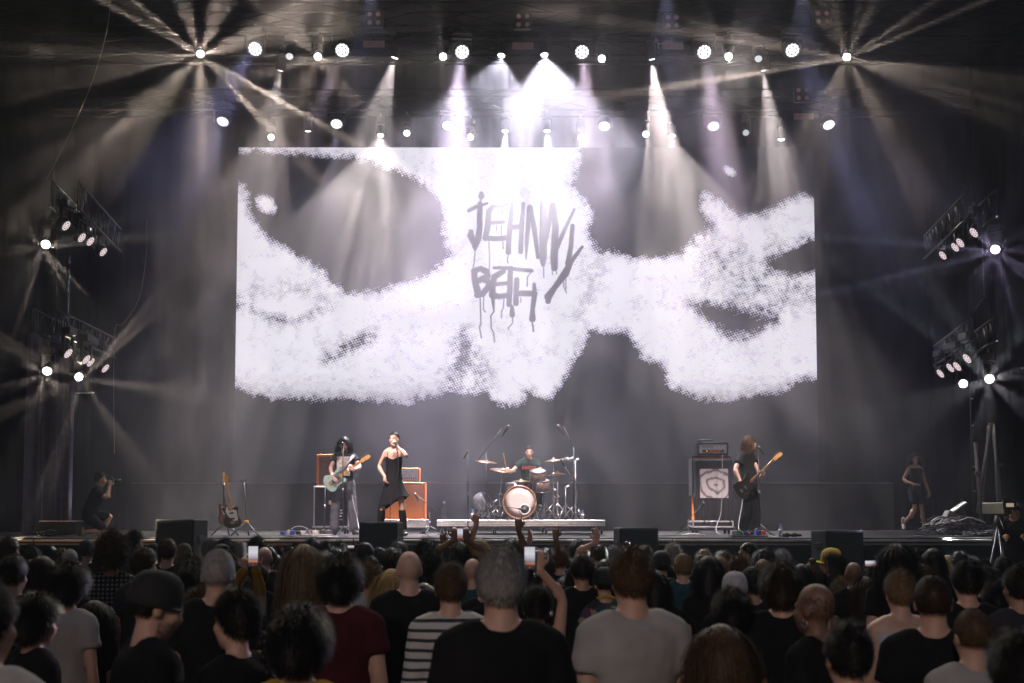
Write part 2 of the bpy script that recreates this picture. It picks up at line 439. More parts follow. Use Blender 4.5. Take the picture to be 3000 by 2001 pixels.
# ------------------------------------------------------------------ trusses, lamps and their beams
WARM = (1.0, .93, .78); COOL = (.93, .95, 1.0); LAV = (.74, .68, 1.0); BLUE = (.56, .60, 1.0); GOLD = (1.0, .87, .62); PINK = (1.0, .84, .93)
LIGHTK = .18
def gobo(l, seed, streak=9.0, contrast=.6, petals=0, phase=0.0, lo=.2, hi=.6, hole=None, rings=0, inner=.30, peak=3.4):
    l.use_nodes = True; nt = l.node_tree; N = nt.nodes; L = nt.links
    e = N['Emission']; tc = N.new('ShaderNodeTexCoord')
    def math_(op, a, b=None):
        n = N.new('ShaderNodeMath'); n.operation = op
        for k, v in enumerate((a, b)):
            if v is None: continue
            if isinstance(v, (int, float)): n.inputs[k].default_value = v
            else: L.new(v, n.inputs[k])
        return n.outputs[0]
    def rng_(v, a, b, c, d):
        n = N.new('ShaderNodeMapRange'); n.interpolation_type = 'SMOOTHSTEP'
        for k, q in enumerate((a, b, c, d)): n.inputs[k + 1].default_value = q
        L.new(v, n.inputs[0]); return n.outputs[0]
    add = N.new('ShaderNodeVectorMath'); add.operation = 'ADD'; add.inputs[1].default_value = (seed * 3.7, seed * 1.3, seed * 2.1)
    L.new(tc.outputs['Normal'], add.inputs[0])
    nz = N.new('ShaderNodeTexNoise'); nz.inputs['Scale'].default_value = streak; nz.inputs['Detail'].default_value = 3
    L.new(add.outputs[0], nz.inputs['Vector'])
    out = rng_(nz.outputs[0], .45, .58, 1 - contrast, 1 + contrast)
    sx = N.new('ShaderNodeSeparateXYZ'); L.new(tc.outputs['Normal'], sx.inputs[0])
    z = math_('ABSOLUTE', sx.outputs[2])
    if petals:
        ph = math_('ARCTAN2', sx.outputs[1], sx.outputs[0])
        nz2 = N.new('ShaderNodeTexNoise'); nz2.inputs['Scale'].default_value = 2.0; L.new(add.outputs[0], nz2.inputs['Vector'])
        ph = math_('ADD', ph, math_('MULTIPLY', nz2.outputs[0], .12))
        c = math_('COSINE', math_('ADD', math_('MULTIPLY', ph, petals), phase))
        c2 = rng_(c, lo, hi, 0.0, 1.0)
        # two bright edges per petal, as a prism gives
        edge = rng_(math_('ABSOLUTE', math_('SUBTRACT', c, (lo + hi) / 2 + .05)), .0, .15, peak, inner)
        out = math_('MULTIPLY', out, math_('MULTIPLY', c2, edge))
    if rings:
        r = math_('ARCCOSINE', z)
        nz3 = N.new('ShaderNodeTexNoise'); nz3.inputs['Scale'].default_value = 4.0; L.new(add.outputs[0], nz3.inputs['Vector'])
        r = math_('ADD', r, math_('MULTIPLY', nz3.outputs[0], .12))
        out = math_('MULTIPLY', out, rng_(math_('SINE', math_('MULTIPLY', r, rings)), -.2, .7, .1, 1.6))
    if hole: out = math_('MULTIPLY', out, rng_(z, hole[0], hole[1], 0.0, 1.0))
    L.new(out, e.inputs['Strength'])
_seed = [0]
def beam(pos, tgt, power, cone, blend=.35, col=WARM, size=.04, **g):
    _seed[0] += 1
    l = bpy.data.lights.new('stage_beam', 'SPOT'); o = bpy.data.objects.new('stage_beam', l); COL.objects.link(o)
    l.energy = power * LIGHTK; l.color = col; l.spot_size = math.radians(cone); l.spot_blend = blend; l.shadow_soft_size = size
    o.location = pos; o.rotation_mode = 'QUATERNION'; o.rotation_quaternion = aim(pos, tgt)
    if g: gobo(l, _seed[0], **g)
    return o
LENS = em('lit_lens', (1, .99, 1), 9.0)
LENSW = em('lit_cells', (.97, .95, 1.0), 3.0)
LENSP = em('lit_pink_cells', (1.0, .80, .82), 1.15)
DIM = em('dim_lens', (.9, .92, 1.0), 1.2)  # faint glow, also put on the lenses of unlit lamps
def head_mesh(r, L):
    return recalc(MB().lathe([(r * .5, L), (r * 1.15, L * .9), (r * 1.3, L * .5), (r * 1.28, .04), (r * 1.12, .0), (r * 1.02, -.015), (r * 1.0, .01)], n=20).mesh('head'))
HEADS = {'spot': (head_mesh(.075, .36), .075), 'wash': (head_mesh(.15, .22), .15), 'par': (head_mesh(.1, .12), .1)}
LENSM = recalc(MB().lathe([(.001, -.022), (.045, -.018), (.072, -.006), (.074, .0)], n=18).mesh('lens'))
def cells(r, n, cr):
    mb = MB()
    pts = [(0, 0)] + [(r * .38 * math.cos(k * math.pi / 3), r * .38 * math.sin(k * math.pi / 3)) for k in range(6)] + [(r * .76 * math.cos(k * math.pi / 6 + .26), r * .76 * math.sin(k * math.pi / 6 + .26)) for k in range(12)]
    for x, y in pts[:n]:
        mb.lathe([(.001, -.014), (cr * .8, -.012), (cr, -.004)], (x, y, -.012), n=8)
    return recalc(mb.mesh('lens'))
CELLW = cells(.15, 19, .026); CELLP = cells(.1, 19, .0175)
YOKE = {}
for k, (_, r) in HEADS.items():
    mb = MB(); w = r * 1.45
    for s in (-1, 1): mb.box((s * w, 0, .14), (.03, .06, .30), b=.006)
    mb.box((0, 0, .29), (w * 2 + .03, .08, .04), b=.006)
    YOKE[k] = recalc(mb.mesh('yoke'))
BASE = {k: recalc(MB().box((0, 0, .37), (r * 2.6, r * 2.0, .13), b=.015).mesh('base_box')) for k, (_, r) in HEADS.items()}
CLAMP = recalc(MB().tube([(0, 0, .43), (0, 0, .52)], .02).mesh('clamp'))
def lamp(kind, px, py, Y, tgt, label, group, lit='on', name=None):
    pos = P(px, py, Y); q = aim(pos, tgt); d = q @ Vector((0, 0, -1))
    hm, r = HEADS[kind]
    t = thing(name or {'spot': 'moving_spotlight', 'wash': 'wash_light', 'par': 'par_lamp'}[kind], label, {'spot': 'spotlight', 'wash': 'wash light', 'par': 'par lamp'}[kind], pos, 0, group)
    h = obj('head', hm, BLKPL, t); h.rotation_mode = 'QUATERNION'; h.rotation_quaternion = q
    if kind == 'spot': obj('lens', LENSM, {'on': LENS, 'dim': DIM}[lit], h)
    elif kind == 'wash': obj('lens', CELLW, LENSW, h)
    else: obj('lens', CELLP, LENSP, h)
    yaw = math.atan2(d.x, -d.y) if abs(d.x) + abs(d.y) > .05 else 0
    for nm, mm in (('yoke', YOKE[kind]), ('base_box', BASE[kind]), ('clamp', CLAMP)):
        o = obj(nm, mm, BLACKM if nm != 'clamp' else GREYM, t); o.rotation_euler = (0, 0, yaw)
    return pos, d
# --- the two overhead trusses
CH = {}
def truss(name, label, a, b, w, mat, pitch=.5, each=False, parent_parts=True):
    a = Vector(a); b = Vector(b); L = (b - a).length
    t = thing(name, label, 'truss', a); t.rotation_mode = 'QUATERNION'
    x = (b - a).normalized(); z = Vector((0, 0, 1)); y = z.cross(x).normalized(); z = x.cross(y)
    t.rotation_quaternion = Matrix((x, y, z)).transposed().to_quaternion()
    h = w / 2
    key = round(L, 3)
    if key not in CH: CH[key] = recalc(MB().tube([(0, 0, 0), (L, 0, 0)], .025, 8).mesh('chord'))
    for sy in (-1, 1):
        for sz in (-1, 1):
            obj('chord', CH[key], mat, t, (0, sy * h, sz * h))
    n = max(2, int(L / pitch)); st = L / n
    dg = recalc(MB().tube([(0, 0, -h), (st, 0, h)], .011, 6).mesh('brace'))
    du = recalc(MB().tube([(0, 0, h), (st, 0, -h)], .011, 6).mesh('brace'))
    up = recalc(MB().tube([(0, 0, -h), (0, 0, h)], .011, 6).mesh('upright'))
    if each:
        for k in range(n):
            for sy in (-1, 1):
                obj('brace', dg if k % 2 else du, mat, t, (k * st, sy * h, 0))
                obj('upright', up, mat, t, (k * st, sy * h, 0))
    else:
        mb = MB()
        for k in range(n):
            for sy in (-1, 1):
                mb.tube([(k * st, sy * h, -h), ((k + 1) * st, sy * h, h)], .011, 5)
                mb.tube([(k * st, sy * h, h), ((k + 1) * st, sy * h, -h)], .011, 5)
        o = obj('bracing', mb, mat, t); o['kind'] = 'stuff'
    return t
zt1 = P(1500, 160, 24.5).z + .74; zt2 = P(1500, 390, 29.0).z + .74
TRB = mk('truss_black', (.006, .006, .007), .8, .0, spec=.08)
truss('lighting_truss', 'front overhead truss carrying the upper row of lamps', (-12, 24.5, zt1), (12, 24.5, zt1), .5, TRB, 2.0)
truss('lighting_truss', 'rear overhead truss carrying the lower row of lamps above the screen', (-12, 29.0, zt2), (12, 29.0, zt2), .5, TRB, 2.0)
truss('lighting_truss', 'high front truss out over the stage edge with the key lights', (-12, 16.0, 12.0), (12, 16.0, 12.0), .5, TRB, 2.0)
truss('lighting_truss', 'middle overhead truss hidden in the dark between the lamp rows', (-12, 26.6, zt1 + .2), (12, 26.6, zt1 + .2), .5, TRB, 2.0)
CAMP = Vector((0, 0, CAMZ))
ORD = ('leftmost', 'second from the left', 'third from the left', 'fourth from the left', 'fifth from the left', 'sixth from the left', 'seventh from the left', 'eighth from the left', 'ninth from the left', 'tenth from the left', 'eleventh from the left', 'rightmost')
G1 = 'spotlights of the upper row'; G2 = 'spotlights of the lower row'
def spot(px, py, Y, ax, ay, AY, label, group, power, cone, blend=.35, col=WARM, lit='on', off=.06, star=None, **g):
    tgt = P(ax, ay, AY)
    pos, d = lamp('spot', px, py, Y, tgt, label, group, lit)
    if star: tgt = pos + V_(star)      # a prism spreads these rays nearly square to the lamp axis
    if star: off = .22
    if power: beam(pos + d * off, tgt, power, cone, blend, col, **g)
V_ = Vector
# upper row
spot(587, 158, 24.5, 560, 900, 12, 'spotlight at the far left throwing an eight armed star of beams', G1, 38000, 150, .1, GOLD, star=(0, -10, -2.5), petals=8, phase=.9, lo=.50, hi=.60, hole=(.84, .70), inner=.14, streak=12, contrast=.7)
spot(931, 166, 24.5, 800, 500, 17, 'spotlight throwing a bright fan of beams left and upward', G1, 13000, 150, .1, GOLD, star=(-3, -10, -2), petals=5, phase=.4, lo=.35, hi=.45, hole=(.86, .72), inner=.14, streak=11, contrast=.8)
spot(848, 165, 24.5, 848, 700, 20, 'small unlit spotlight between the star lamp and the fan lamp', G1, 0, 10, lit='dim')
spot(1157, 168, 24.5, 1055, 520, 24.8, 'spotlight with a streaky cone leaning to the left', G1, 120000, 31, .08, WARM, streak=16, contrast=.95)
spot(1298, 166, 24.5, 1350, 1000, 12, 'blinding spotlight left of centre pointing at the audience', G1, 15000, 60, .8, (1, .95, .82), petals=9, phase=.2, lo=-.4, hi=.6, streak=16, contrast=.5)
spot(1469, 162, 24.5, 1440, 330, 24.0, 'spotlight with a short wide white burst, left one of the central pair', G1, 38000, 74, .3, COOL, streak=13, contrast=.7)
spot(1595, 160, 24.5, 1610, 330, 24.0, 'spotlight with a short wide white burst, right one of the central pair', G1, 38000, 74, .3, COOL, streak=13, contrast=.7)
spot(1763, 172, 24.5, 1790, 240, 21.0, 'spotlight wrapped in curling smoke right of centre', G1, 800, 90, .5, (1, .97, .92), streak=5, contrast=.4, rings=26)
spot(1910, 172, 24.5, 1955, 560, 25.2, 'spotlight with a narrow streaky cone straight down, right of centre', G1, 125000, 25, .1, WARM, streak=14, contrast=.9)
spot(2135, 166, 24.5, 2020, 1000, 11, 'blinding spotlight on the right pointing at the audience', G1, 15000, 60, .8, (1, .95, .80), petals=9, phase=1.0, lo=-.4, hi=.6, streak=16, contrast=.5)
spot(2222, 172, 24.5, 2222, 700, 20, 'small unlit spotlight right of the blinding right lamp', G1, 0, 10, lit='dim')
spot(2481, 167, 24.5, 2400, 1000, 12, 'spotlight at the far right throwing a soft many armed star', G1, 15000, 150, .15, GOLD, star=(1, -10, -2.5), petals=7, phase=.3, lo=.5, hi=.7, hole=(.86, .72), inner=.14, streak=9, contrast=.8)
# middle truss fans
GM = 'spotlights on the middle truss'
spot(822, 205, 26.6, 735, 650, 27.5, 'spotlight behind the upper row fanning streaks down to the left', GM, 36000, 33, .08, WARM, streak=13, contrast=1.0)
spot(2236, 205, 26.6, 2300, 620, 27.5, 'spotlight behind the upper row fanning streaks down on the right', GM, 70000, 26, .08, WARM, streak=14, contrast=1.0)
for k, (x, tx) in enumerate(((1085, 1080), (1950, 1985), (2350, 2345))):
    spot(x, -70, 22.6, tx, 700, 23.6, 'spotlight just above the picture, %s of three' % ('left', 'middle', 'right')[k], 'spotlights above the picture', 5000, 34, .15, (.6, .68, 1), streak=12, contrast=.8)
# lower row
spot(794, 402, 29, 800, 900, 20, 'small lit spotlight over the left end of the screen', G2, 0, 10, lit='on')
spot(902, 383, 29, 905, 900, 29.6, 'spotlight with one thin beam down over the left of the screen', G2, 30000, 6, .3, WARM, streak=12, contrast=.4)
spot(1115, 396, 29, 1110, 900, 27.0, 'spotlight with a wide three part fan over the left half of the screen', G2, 66000, 70, .12, WARM, petals=5, phase=2.2, lo=-.2, hi=.05, streak=26, contrast=.6)
spot(1192, 390, 29, 1192, 900, 20, 'small dim spotlight beside the wide left fan', G2, 0, 10, lit='on')
spot(1379, 401, 29, 1230, 560, 26.5, 'spotlight fanning to the left just left of the screen centre', G2, 7000, 84, .2, WARM, petals=5, phase=.8, lo=.2, hi=.4, streak=12, contrast=.7)
spot(1480, 383, 29, 1475, 800, 28.2, 'spotlight with a narrow white cone, left of the centre pair over the screen', G2, 60000, 27, .15, (1, .98, .92), streak=14, contrast=.8)
spot(1603, 383, 29, 1612, 800, 28.2, 'spotlight with a narrow white cone, right of the centre pair over the screen', G2, 60000, 27, .15, (1, .98, .92), streak=14, contrast=.8)
spot(1702, 401, 29, 1830, 560, 26.5, 'spotlight fanning to the right just right of the screen centre', G2, 7000, 84, .2, WARM, petals=5, phase=2.6, lo=.2, hi=.4, streak=12, contrast=.7)
spot(1892, 393, 29, 1892, 900, 14, 'small spotlight with a dark round body left of the right fan', G2, 0, 10, lit='on')
spot(1969, 398, 29, 1985, 900, 27.0, 'spotlight with a wide smoky fan over the right half of the screen', G2, 62000, 64, .12, WARM, petals=5, phase=.9, lo=-.2, hi=.05, streak=13, contrast=.7)
spot(2185, 389, 29, 2185, 900, 20, 'tiny dim spotlight over the right of the screen', G2, 0, 10, lit='dim')
spot(2289, 408, 29, 2285, 900, 28.5, 'spotlight with a faint narrow cone over the right end of the screen', G2, 26000, 20, .3, WARM, streak=16, contrast=.7)
# LED washes
W1 = 'round cell washes of the upper row'; W2 = 'round cell washes of the lower row'
def wash(px, py, Y, faceto, ax, ay, AY, label, group, power, cone, col=LAV):
    pos, d = lamp('wash', px, py, Y, faceto, label, group)
    tgt = P(ax, ay, AY)
    if power: beam(pos + d * .16, tgt, power * .8, cone, .7, col, .1, streak=3.0, contrast=.35)
def mixdir(px, py, Y, down, side=0.0):
    p = P(px, py, Y); return p + (CAMP - p).normalized() * 1.0 + Vector((side, 0, -down))
for k, (x, y, ax, ay, pw, cn, cl) in enumerate(((748, 143, 470, 560, 13000, 36, BLUE), (1003, 147, 900, 420, 40000, 18, PINK), (1354, 152, 1290, 620, 290000, 27, (.97, .86, 1)),
        (1705, 152, 1750, 640, 110000, 24, PINK), (2063, 152, 2120, 520, 60000, 24, PINK), (2321, 147, 2650, 640, 13000, 36, BLUE))):
    wash(x, y, 24.5, mixdir(x, y, 24.5, .35, (-.3, -.1, .05, .05, .1, .3)[k]), ax, ay, 24.2, 'round LED wash lamp of the upper row, %s' % ORD[k if k < 5 else 11], W1, pw, cn, cl)
for k, (x, y, ax, ay, pw, cn, cl) in enumerate(((653, 355, 520, 800, 7000, 40, BLUE), (986, 362, 960, 700, 20000, 15, LAV), (1313, 367, 1300, 900, 20000, 26, LAV),
        (1771, 369, 1800, 1100, 30000, 24, PINK), (2090, 369, 2110, 800, 18000, 15, LAV), (2428, 365, 2560, 800, 7000, 40, BLUE))):
    wash(x, y, 29.0, mixdir(x, y, 29.0, 1.1, (-.4, -.1, 0, 0, .1, .4)[k]), ax, ay, 28.2, 'round LED wash lamp of the lower row, %s' % ORD[k if k < 5 else 11], W2, pw, cn, cl)
# --- plates and unlit four lamp blinders on the trusses
PLATE = mk('pink_plate', (.42, .30, .29), .6)
for px, py, Y, lb in ((1095, 129, 24.2, 'left of the centre'), (1532, 134, 24.2, 'above the central pair of lamps'), (1971, 134, 24.2, 'right of the centre'), (2355, 341, 26.0, 'low on the right')):
    p = P(px, py, Y); t = thing('truss_plate', 'small pinkish rectangular plate on the truss, %s' % lb, 'plate', p)
    obj('plate', MB().box((0, 0, 0), (.43, .02, .135), b=.005), PLATE, t)
    obj('bracket', MB().box((0, .03, .1), (.05, .04, .16), b=.005), BLACKM, t)
CELLB = em('warm_glow_cell', (.9, .5, .4), .10)  # slight glow put into the bulbs of unlit blinders
for px, py, Y, lb in ((1095, 53, 24.0, 'left'), (1532, 59, 24.0, 'centre'), (1970, 62, 24.0, 'right'), (2410, 50, 24.0, 'far right'), (2352, 275, 26.0, 'lower right')):
    p = P(px, py, Y); t = thing('blinder', 'unlit four lamp blinder with a faint glow put in, on the truss, %s' % lb, 'blinder', p, 0, 'four lamp blinders')
    obj('frame', MB().box((0, .06, 0), (.36, .1, .34), b=.01), BLACKM, t)
    for sx in (-1, 1):
        for sz in (-1, 1):
            obj('bulb', MB().lathe([(.001, -.01), (.03, -.008), (.045, 0), (.05, .02)], (0, 0, 0), Matrix.Rotation(-math.pi / 2, 3, 'X'), 14), CELLB, t, (sx * .085, 0, sz * .085))
# --- side ladders of lamps
STEEL = mk('side_truss_steel', (.045, .045, .055), .45, .7)
def ladder(side, ya, labels):
    s = -1 if side == 'left' else 1
    for k, (p0, p1, Y0, Y1, drop) in enumerate(labels):
        a = P(*p0, Y0); b = P(*p1, Y1)
        b.z = a.z
        truss('side_truss', '%s short truss of four lamps in the %s wing' % (('upper', 'lower')[k], side), a - Vector((0, 0, drop / 2)), b - Vector((0, 0, drop / 2)), drop, STEEL, .24, each=True)
# the wing trusses run away from the audience, so they are seen end-on and rising outward
ladder('left', 0, [((190, 530), (320, 655), 20.5, 24.0, .44), ((128, 905), (312, 960), 20.5, 24.0, .38)])
ladder('right', 0, [((2880, 555), (2740, 660), 20.5, 24.0, .44), ((2885, 930), (2765, 975), 20.5, 24.0, .38)])
def pars(side, lst, lb):
    s = -1 if side == 'left' else 1
    for k, (px, py, Y) in enumerate(lst):
        p = P(px, py, Y); tgt = p + Vector((-s * .85, -.15, -.62))
        lamp('par', px, py, Y, tgt, 'thin round par lamp on the %s truss in the %s wing, %s' % (lb, side, ('nearest the audience', 'second from the audience', 'third from the audience', 'nearest the screen')[k]), 'par lamps in the wings')
pars('left', [(192, 660, 21.0), (238, 695, 22.0), (263, 706, 22.7), (301, 737, 23.6)], 'upper')
pars('left', [(198, 1034, 21.0), (251, 1052, 22.0), (264, 1060, 22.6), (307, 1078, 23.6)], 'lower')
pars('right', [(2855, 680, 21.0), (2815, 710, 22.0), (2800, 723, 22.6), (2764, 747, 23.6)], 'upper')
pars('right', [(2835, 1049, 21.0), (2806, 1072, 22.0), (2786, 1076, 22.6), (2757, 1093, 23.6)], 'lower')
G3 = 'spotlights in the wings'
spot(134, 716, 21, 60, 900, 17, 'spotlight in the left wing below the upper truss', G3, 20000, 150, .1, GOLD, star=(0, -10, -2), petals=6, phase=.5, lo=.62, hi=.78, hole=(.84, .7), inner=.14, streak=9, contrast=.8)
spot(138, 1087, 21, 50, 1300, 18, 'spotlight low in the left wing nearest the picture edge', G3, 14000, 150, .1, GOLD, star=(0, -10, -1), petals=6, phase=2.0, lo=.62, hi=.8, hole=(.84, .7), inner=.14, streak=9, contrast=.8)
spot(231, 1104, 22.4, 420, 1230, 19.5, 'spotlight low in the left wing with thin beams across the stage', G3, 3200, 150, .1, GOLD, star=(3, -10, -2), petals=7, phase=2.4, lo=.8, hi=.9, hole=(.84, .7), inner=.14, streak=9, contrast=.7)
spot(2916, 731, 21, 2700, 1150, 12, 'violet tinged spotlight in the right wing facing the audience', G3, 34000, 150, .2, (.80, .70, 1), star=(0, -10, -2), inner=.14, hole=(.9, .75), petals=8, phase=.2, lo=.3, hi=.7, streak=9, contrast=.6)
spot(2899, 1110, 21, 2700, 1300, 13, 'glaring spotlight low in the right wing beside the par lamps', G3, 34000, 150, .2, (1, .96, .92), star=(-1, -10, -2), inner=.14, hole=(.9, .75), petals=6, phase=1.5, lo=.4, hi=.7, streak=9, contrast=.7)
spot(2822, 1124, 22.4, 2650, 1260, 15, 'small lit spotlight low in the right wing hanging under the par lamps', G3, 0, 10, lit='on')
spot(2520, 1460, 18.6, 0, 0, 1, 'x', G3, 0, 10) if False else None
# key lights on the front truss, out of the picture
for k, (x, tx, ty, tz, pw) in enumerate(((-6.0, -2.6, 21.6, 2.4, 19000), (-2.2, -2.0, 21.2, 2.6, 19000), (2.2, .3, 24.4, 2.7, 30000), (6.0, 4.2, 22.0, 2.6, 19000), (0.0, -5.2, 21.5, 2.3, 3000), (3.5, 7.6, 21.5, 2.3, 2500))):
    pos = Vector((x, 16.0, 11.5)); tgt = Vector((tx, ty, tz))
    t = thing('key_light', 'key light on the high front truss, %s' % ORD[k], 'spotlight', pos, 0, 'key lights out of the picture')
    q = aim(pos, tgt)
    h = obj('head', HEADS['spot'][0], BLKPL, t); h.rotation_mode = 'QUATERNION'; h.rotation_quaternion = q
    obj('lens', LENSM, LENS, h)
    for nm, mm in (('yoke', YOKE['spot']), ('base_box', BASE['spot'])): obj(nm, mm, BLACKM, t)
    beam(pos + (tgt - pos).normalized() * .1, tgt, pw * 3.4, 19, .6, (1, .82, .79), .08)
# house light behind the audience: a dim warm flood on a mast at the mixing tower
t = thing('flood_mast', 'flood light mast standing at the mixing tower behind the camera', 'mast', (-4, -13, 0))
obj('pole', MB().tube([(0, 0, 0), (0, 0, 10.9)], .06), GREYM, t)
obj('lamp_head', MB().box((0, 0, 11.0), (.5, .3, .35), b=.02), BLACKM, t)
beam(Vector((-4, -12.7, 10.9)), (.8, 6.0, 1.2), 23000, 25, 1.0, (1, .82, .71), .25)
# unseen rim lamps added on the front truss for the heads and shoulders
for k, x in enumerate((-7.5, -2.5, 2.5, 7.5)):
    pos = Vector((x, 15.8, 11.45)); tgt = Vector((x * .75, 8.5, 1.5))
    t = thing('added_rim_light', 'unseen rim lamp added on the high front truss to light the audience, %s' % ORD[k], 'spotlight', pos, 0, 'added rim lights out of the picture')
    q = aim(pos, tgt); h = obj('head', HEADS['wash'][0], BLKPL, t); h.rotation_mode = 'QUATERNION'; h.rotation_quaternion = q
    obj('lens', CELLW, LENSW, h); obj('yoke', YOKE['wash'], BLACKM, t)
    beam(pos + (tgt - pos).normalized() * .2, tgt, 5600, 70, .7, ((1, .86, .58), (1, .92, .74), (1, .9, .68), (.95, .9, 1))[k], .12)
# --- hanging cables and the power rope
def cable(name, label, pts, r, mat, cat='cable', group=None, n=6):
    # smooth through the points
    pts = [Vector(p) for p in pts]; out = []
    for i in range(len(pts) - 1):
        p0 = pts[max(0, i - 1)]; p1 = pts[i]; p2 = pts[i + 1]; p3 = pts[min(len(pts) - 1, i + 2)]
        for k in range(6):
            t_ = k / 6
            out.append(.5 * ((2 * p1) + (p2 - p0) * t_ + (2 * p0 - 5 * p1 + 4 * p2 - p3) * t_ ** 2 + (3 * p1 - p0 - 3 * p2 + p3) * t_ ** 3))
    out.append(pts[-1])
    o = obj(name, MB().tube(out, r, n), mat)
    return tag(o, label, cat, group) if label else o
ROPE = mk('rope', (.30, .24, .20), .8)
cable('hanging_cable', 'thin pale cable slanting down from the roof at the upper left', [P(325, -40, 22), P(315, 80, 22), P(270, 240, 22), P(200, 400, 22), P(137, 525, 22)], .008, ROPE)
cable('hanging_cable', 'thin cable hanging in a long curve left of the screen', [P(430, 640, 26), P(427, 760, 26), P(405, 880, 26), P(360, 950, 26), P(335, 985, 26), P(335, 1330, 26)], .008, ROPE)
for lb, pts in (('left', [(168, 690, 20.8), (166, 800, 20.8), (165, 870, 20.8)]), ('right', [(2878, 705, 20.8), (2880, 800, 20.8), (2884, 870, 20.8), (2845, 920, 20.8)])):
    t = thing('hoist_chain', 'steel hoist chain hanging between the trusses of the %s wing' % lb, 'chain', P(*pts[0]))
    a = P(*pts[0])
    for i in range(len(pts) - 1):
        p, q = P(*pts[i]), P(*pts[i + 1]); n = int((q - p).length / .05)
        mb = MB().ell((0, 0, 0), (.014, .008, .026), 8, 5)
        me = recalc(mb.mesh('link'))
        for k in range(n): obj('link', me, GREYM, t, p.lerp(q, k / n) - a, (0, 0, k % 2 * 1.57))
# haze in the whole place, and the thicker smoke that drifts over the stage
def volume(name, lo, hi, dens, aniso, noise=None, col=(.92, .92, .95)):
    c = (Vector(lo) + Vector(hi)) / 2; d = Vector(hi) - Vector(lo)
    o = obj(name, MB().box((0, 0, 0), d), None, None, c)
    m = bpy.data.materials.new(name); m.use_nodes = True; nt = m.node_tree; nt.nodes.clear()
    out = nt.nodes.new('ShaderNodeOutputMaterial'); pv = nt.nodes.new('ShaderNodeVolumePrincipled')
    nt.links.new(pv.outputs[0], out.inputs['Volume'])
    pv.inputs['Density'].default_value = dens; pv.inputs['Anisotropy'].default_value = aniso; pv.inputs['Color'].default_value = (*col, 1)
    if noise:
        tc = nt.nodes.new('ShaderNodeTexCoord'); mp = nt.nodes.new('ShaderNodeMapping'); mp.inputs['Scale'].default_value = noise[1]
        nt.links.new(tc.outputs['Object'], mp.inputs[0])
        n = nt.nodes.new('ShaderNodeTexNoise'); n.inputs['Scale'].default_value = noise[0]; n.inputs['Detail'].default_value = 4; n.inputs['Distortion'].default_value = 1.0
        nt.links.new(mp.outputs[0], n.inputs['Vector'])
        mr = nt.nodes.new('ShaderNodeMapRange'); mr.interpolation_type = 'SMOOTHSTEP'
        for k, v in enumerate((.42, .71, dens * .13, dens * 2.7)): mr.inputs[k + 1].default_value = v
        nt.links.new(n.outputs[0], mr.inputs[0])
        sz = nt.nodes.new('ShaderNodeSeparateXYZ'); nt.links.new(tc.outputs['Object'], sz.inputs[0])
        hr_ = nt.nodes.new('ShaderNodeMapRange'); hr_.interpolation_type = 'SMOOTHSTEP'   # density thinned towards the deck to keep the lit veil off the band
        for k, v in enumerate((-d.z / 2, d.z * .12, .30, 1.0)): hr_.inputs[k + 1].default_value = v
        nt.links.new(sz.outputs[2], hr_.inputs[0])
        mu = nt.nodes.new('ShaderNodeMath'); mu.operation = 'MULTIPLY'; nt.links.new(mr.outputs[0], mu.inputs[0]); nt.links.new(hr_.outputs[0], mu.inputs[1])
        ax = nt.nodes.new('ShaderNodeMath'); ax.operation = 'ABSOLUTE'; nt.links.new(sz.outputs[0], ax.inputs[0])
        xr_ = nt.nodes.new('ShaderNodeMapRange'); xr_.interpolation_type = 'SMOOTHSTEP'   # density cut towards the sides to keep the wings dark
        for k, v in enumerate((5.5, 10.5, 1.0, .22)): xr_.inputs[k + 1].default_value = v
        nt.links.new(ax.outputs[0], xr_.inputs[0])
        m3 = nt.nodes.new('ShaderNodeMath'); m3.operation = 'MULTIPLY'; nt.links.new(mu.outputs[0], m3.inputs[0]); nt.links.new(xr_.outputs[0], m3.inputs[1])
        nt.links.new(m3.outputs[0], pv.inputs['Density'])
    o.data.materials.clear(); o.data.materials.append(m)
    o['kind'] = 'stuff'
    o['label'] = 'thin haze filling the air over stage and audience' if name == 'haze' else 'drifting uneven stage smoke lit by the beams'
    return o
volume('haze', (-60, -20, -1), (60, 45, 15.5), .0011, .3, None, (.78, .88, 1.0))
volume('smoke', (-16.5, 20.6, STZ + .02), (16.5, 30.6, 14.0), .026, .2, (.38, (1, 1, .8)), (.92, .84, 1.0))
# ------------------------------------------------------------------ people: one continuous skin, clothes and hair as parts
def remesh(mb, voxel, smooth=6, wrinkle=0.0, wsize=.09, name='body'):
    me = recalc(mb.mesh('tmp')); o = bpy.data.objects.new('tmp', me); COL.objects.link(o)
    r = o.modifiers.new('r', 'REMESH'); r.mode = 'VOXEL'; r.voxel_size = voxel
    s = o.modifiers.new('s', 'SMOOTH'); s.factor = .5; s.iterations = smooth
    if wrinkle:
        tx = bpy.data.textures.get('folds%.3f' % wsize)
        if tx is None:
            tx = bpy.data.textures.new('folds%.3f' % wsize, 'CLOUDS'); tx.noise_scale = wsize; tx.noise_depth = 2
        d = o.modifiers.new('d', 'DISPLACE'); d.texture = tx; d.strength = wrinkle; d.mid_level = .5; d.texture_coords = 'LOCAL'
    bpy.context.view_layer.update()
    dg = bpy.context.evaluated_depsgraph_get()
    out = bpy.data.meshes.new_from_object(o.evaluated_get(dg))
    out.name = name
    out.polygons.foreach_set('use_smooth', [True] * len(out.polygons))
    bpy.data.objects.remove(o); bpy.data.meshes.remove(me)
    return out
V3 = Vector
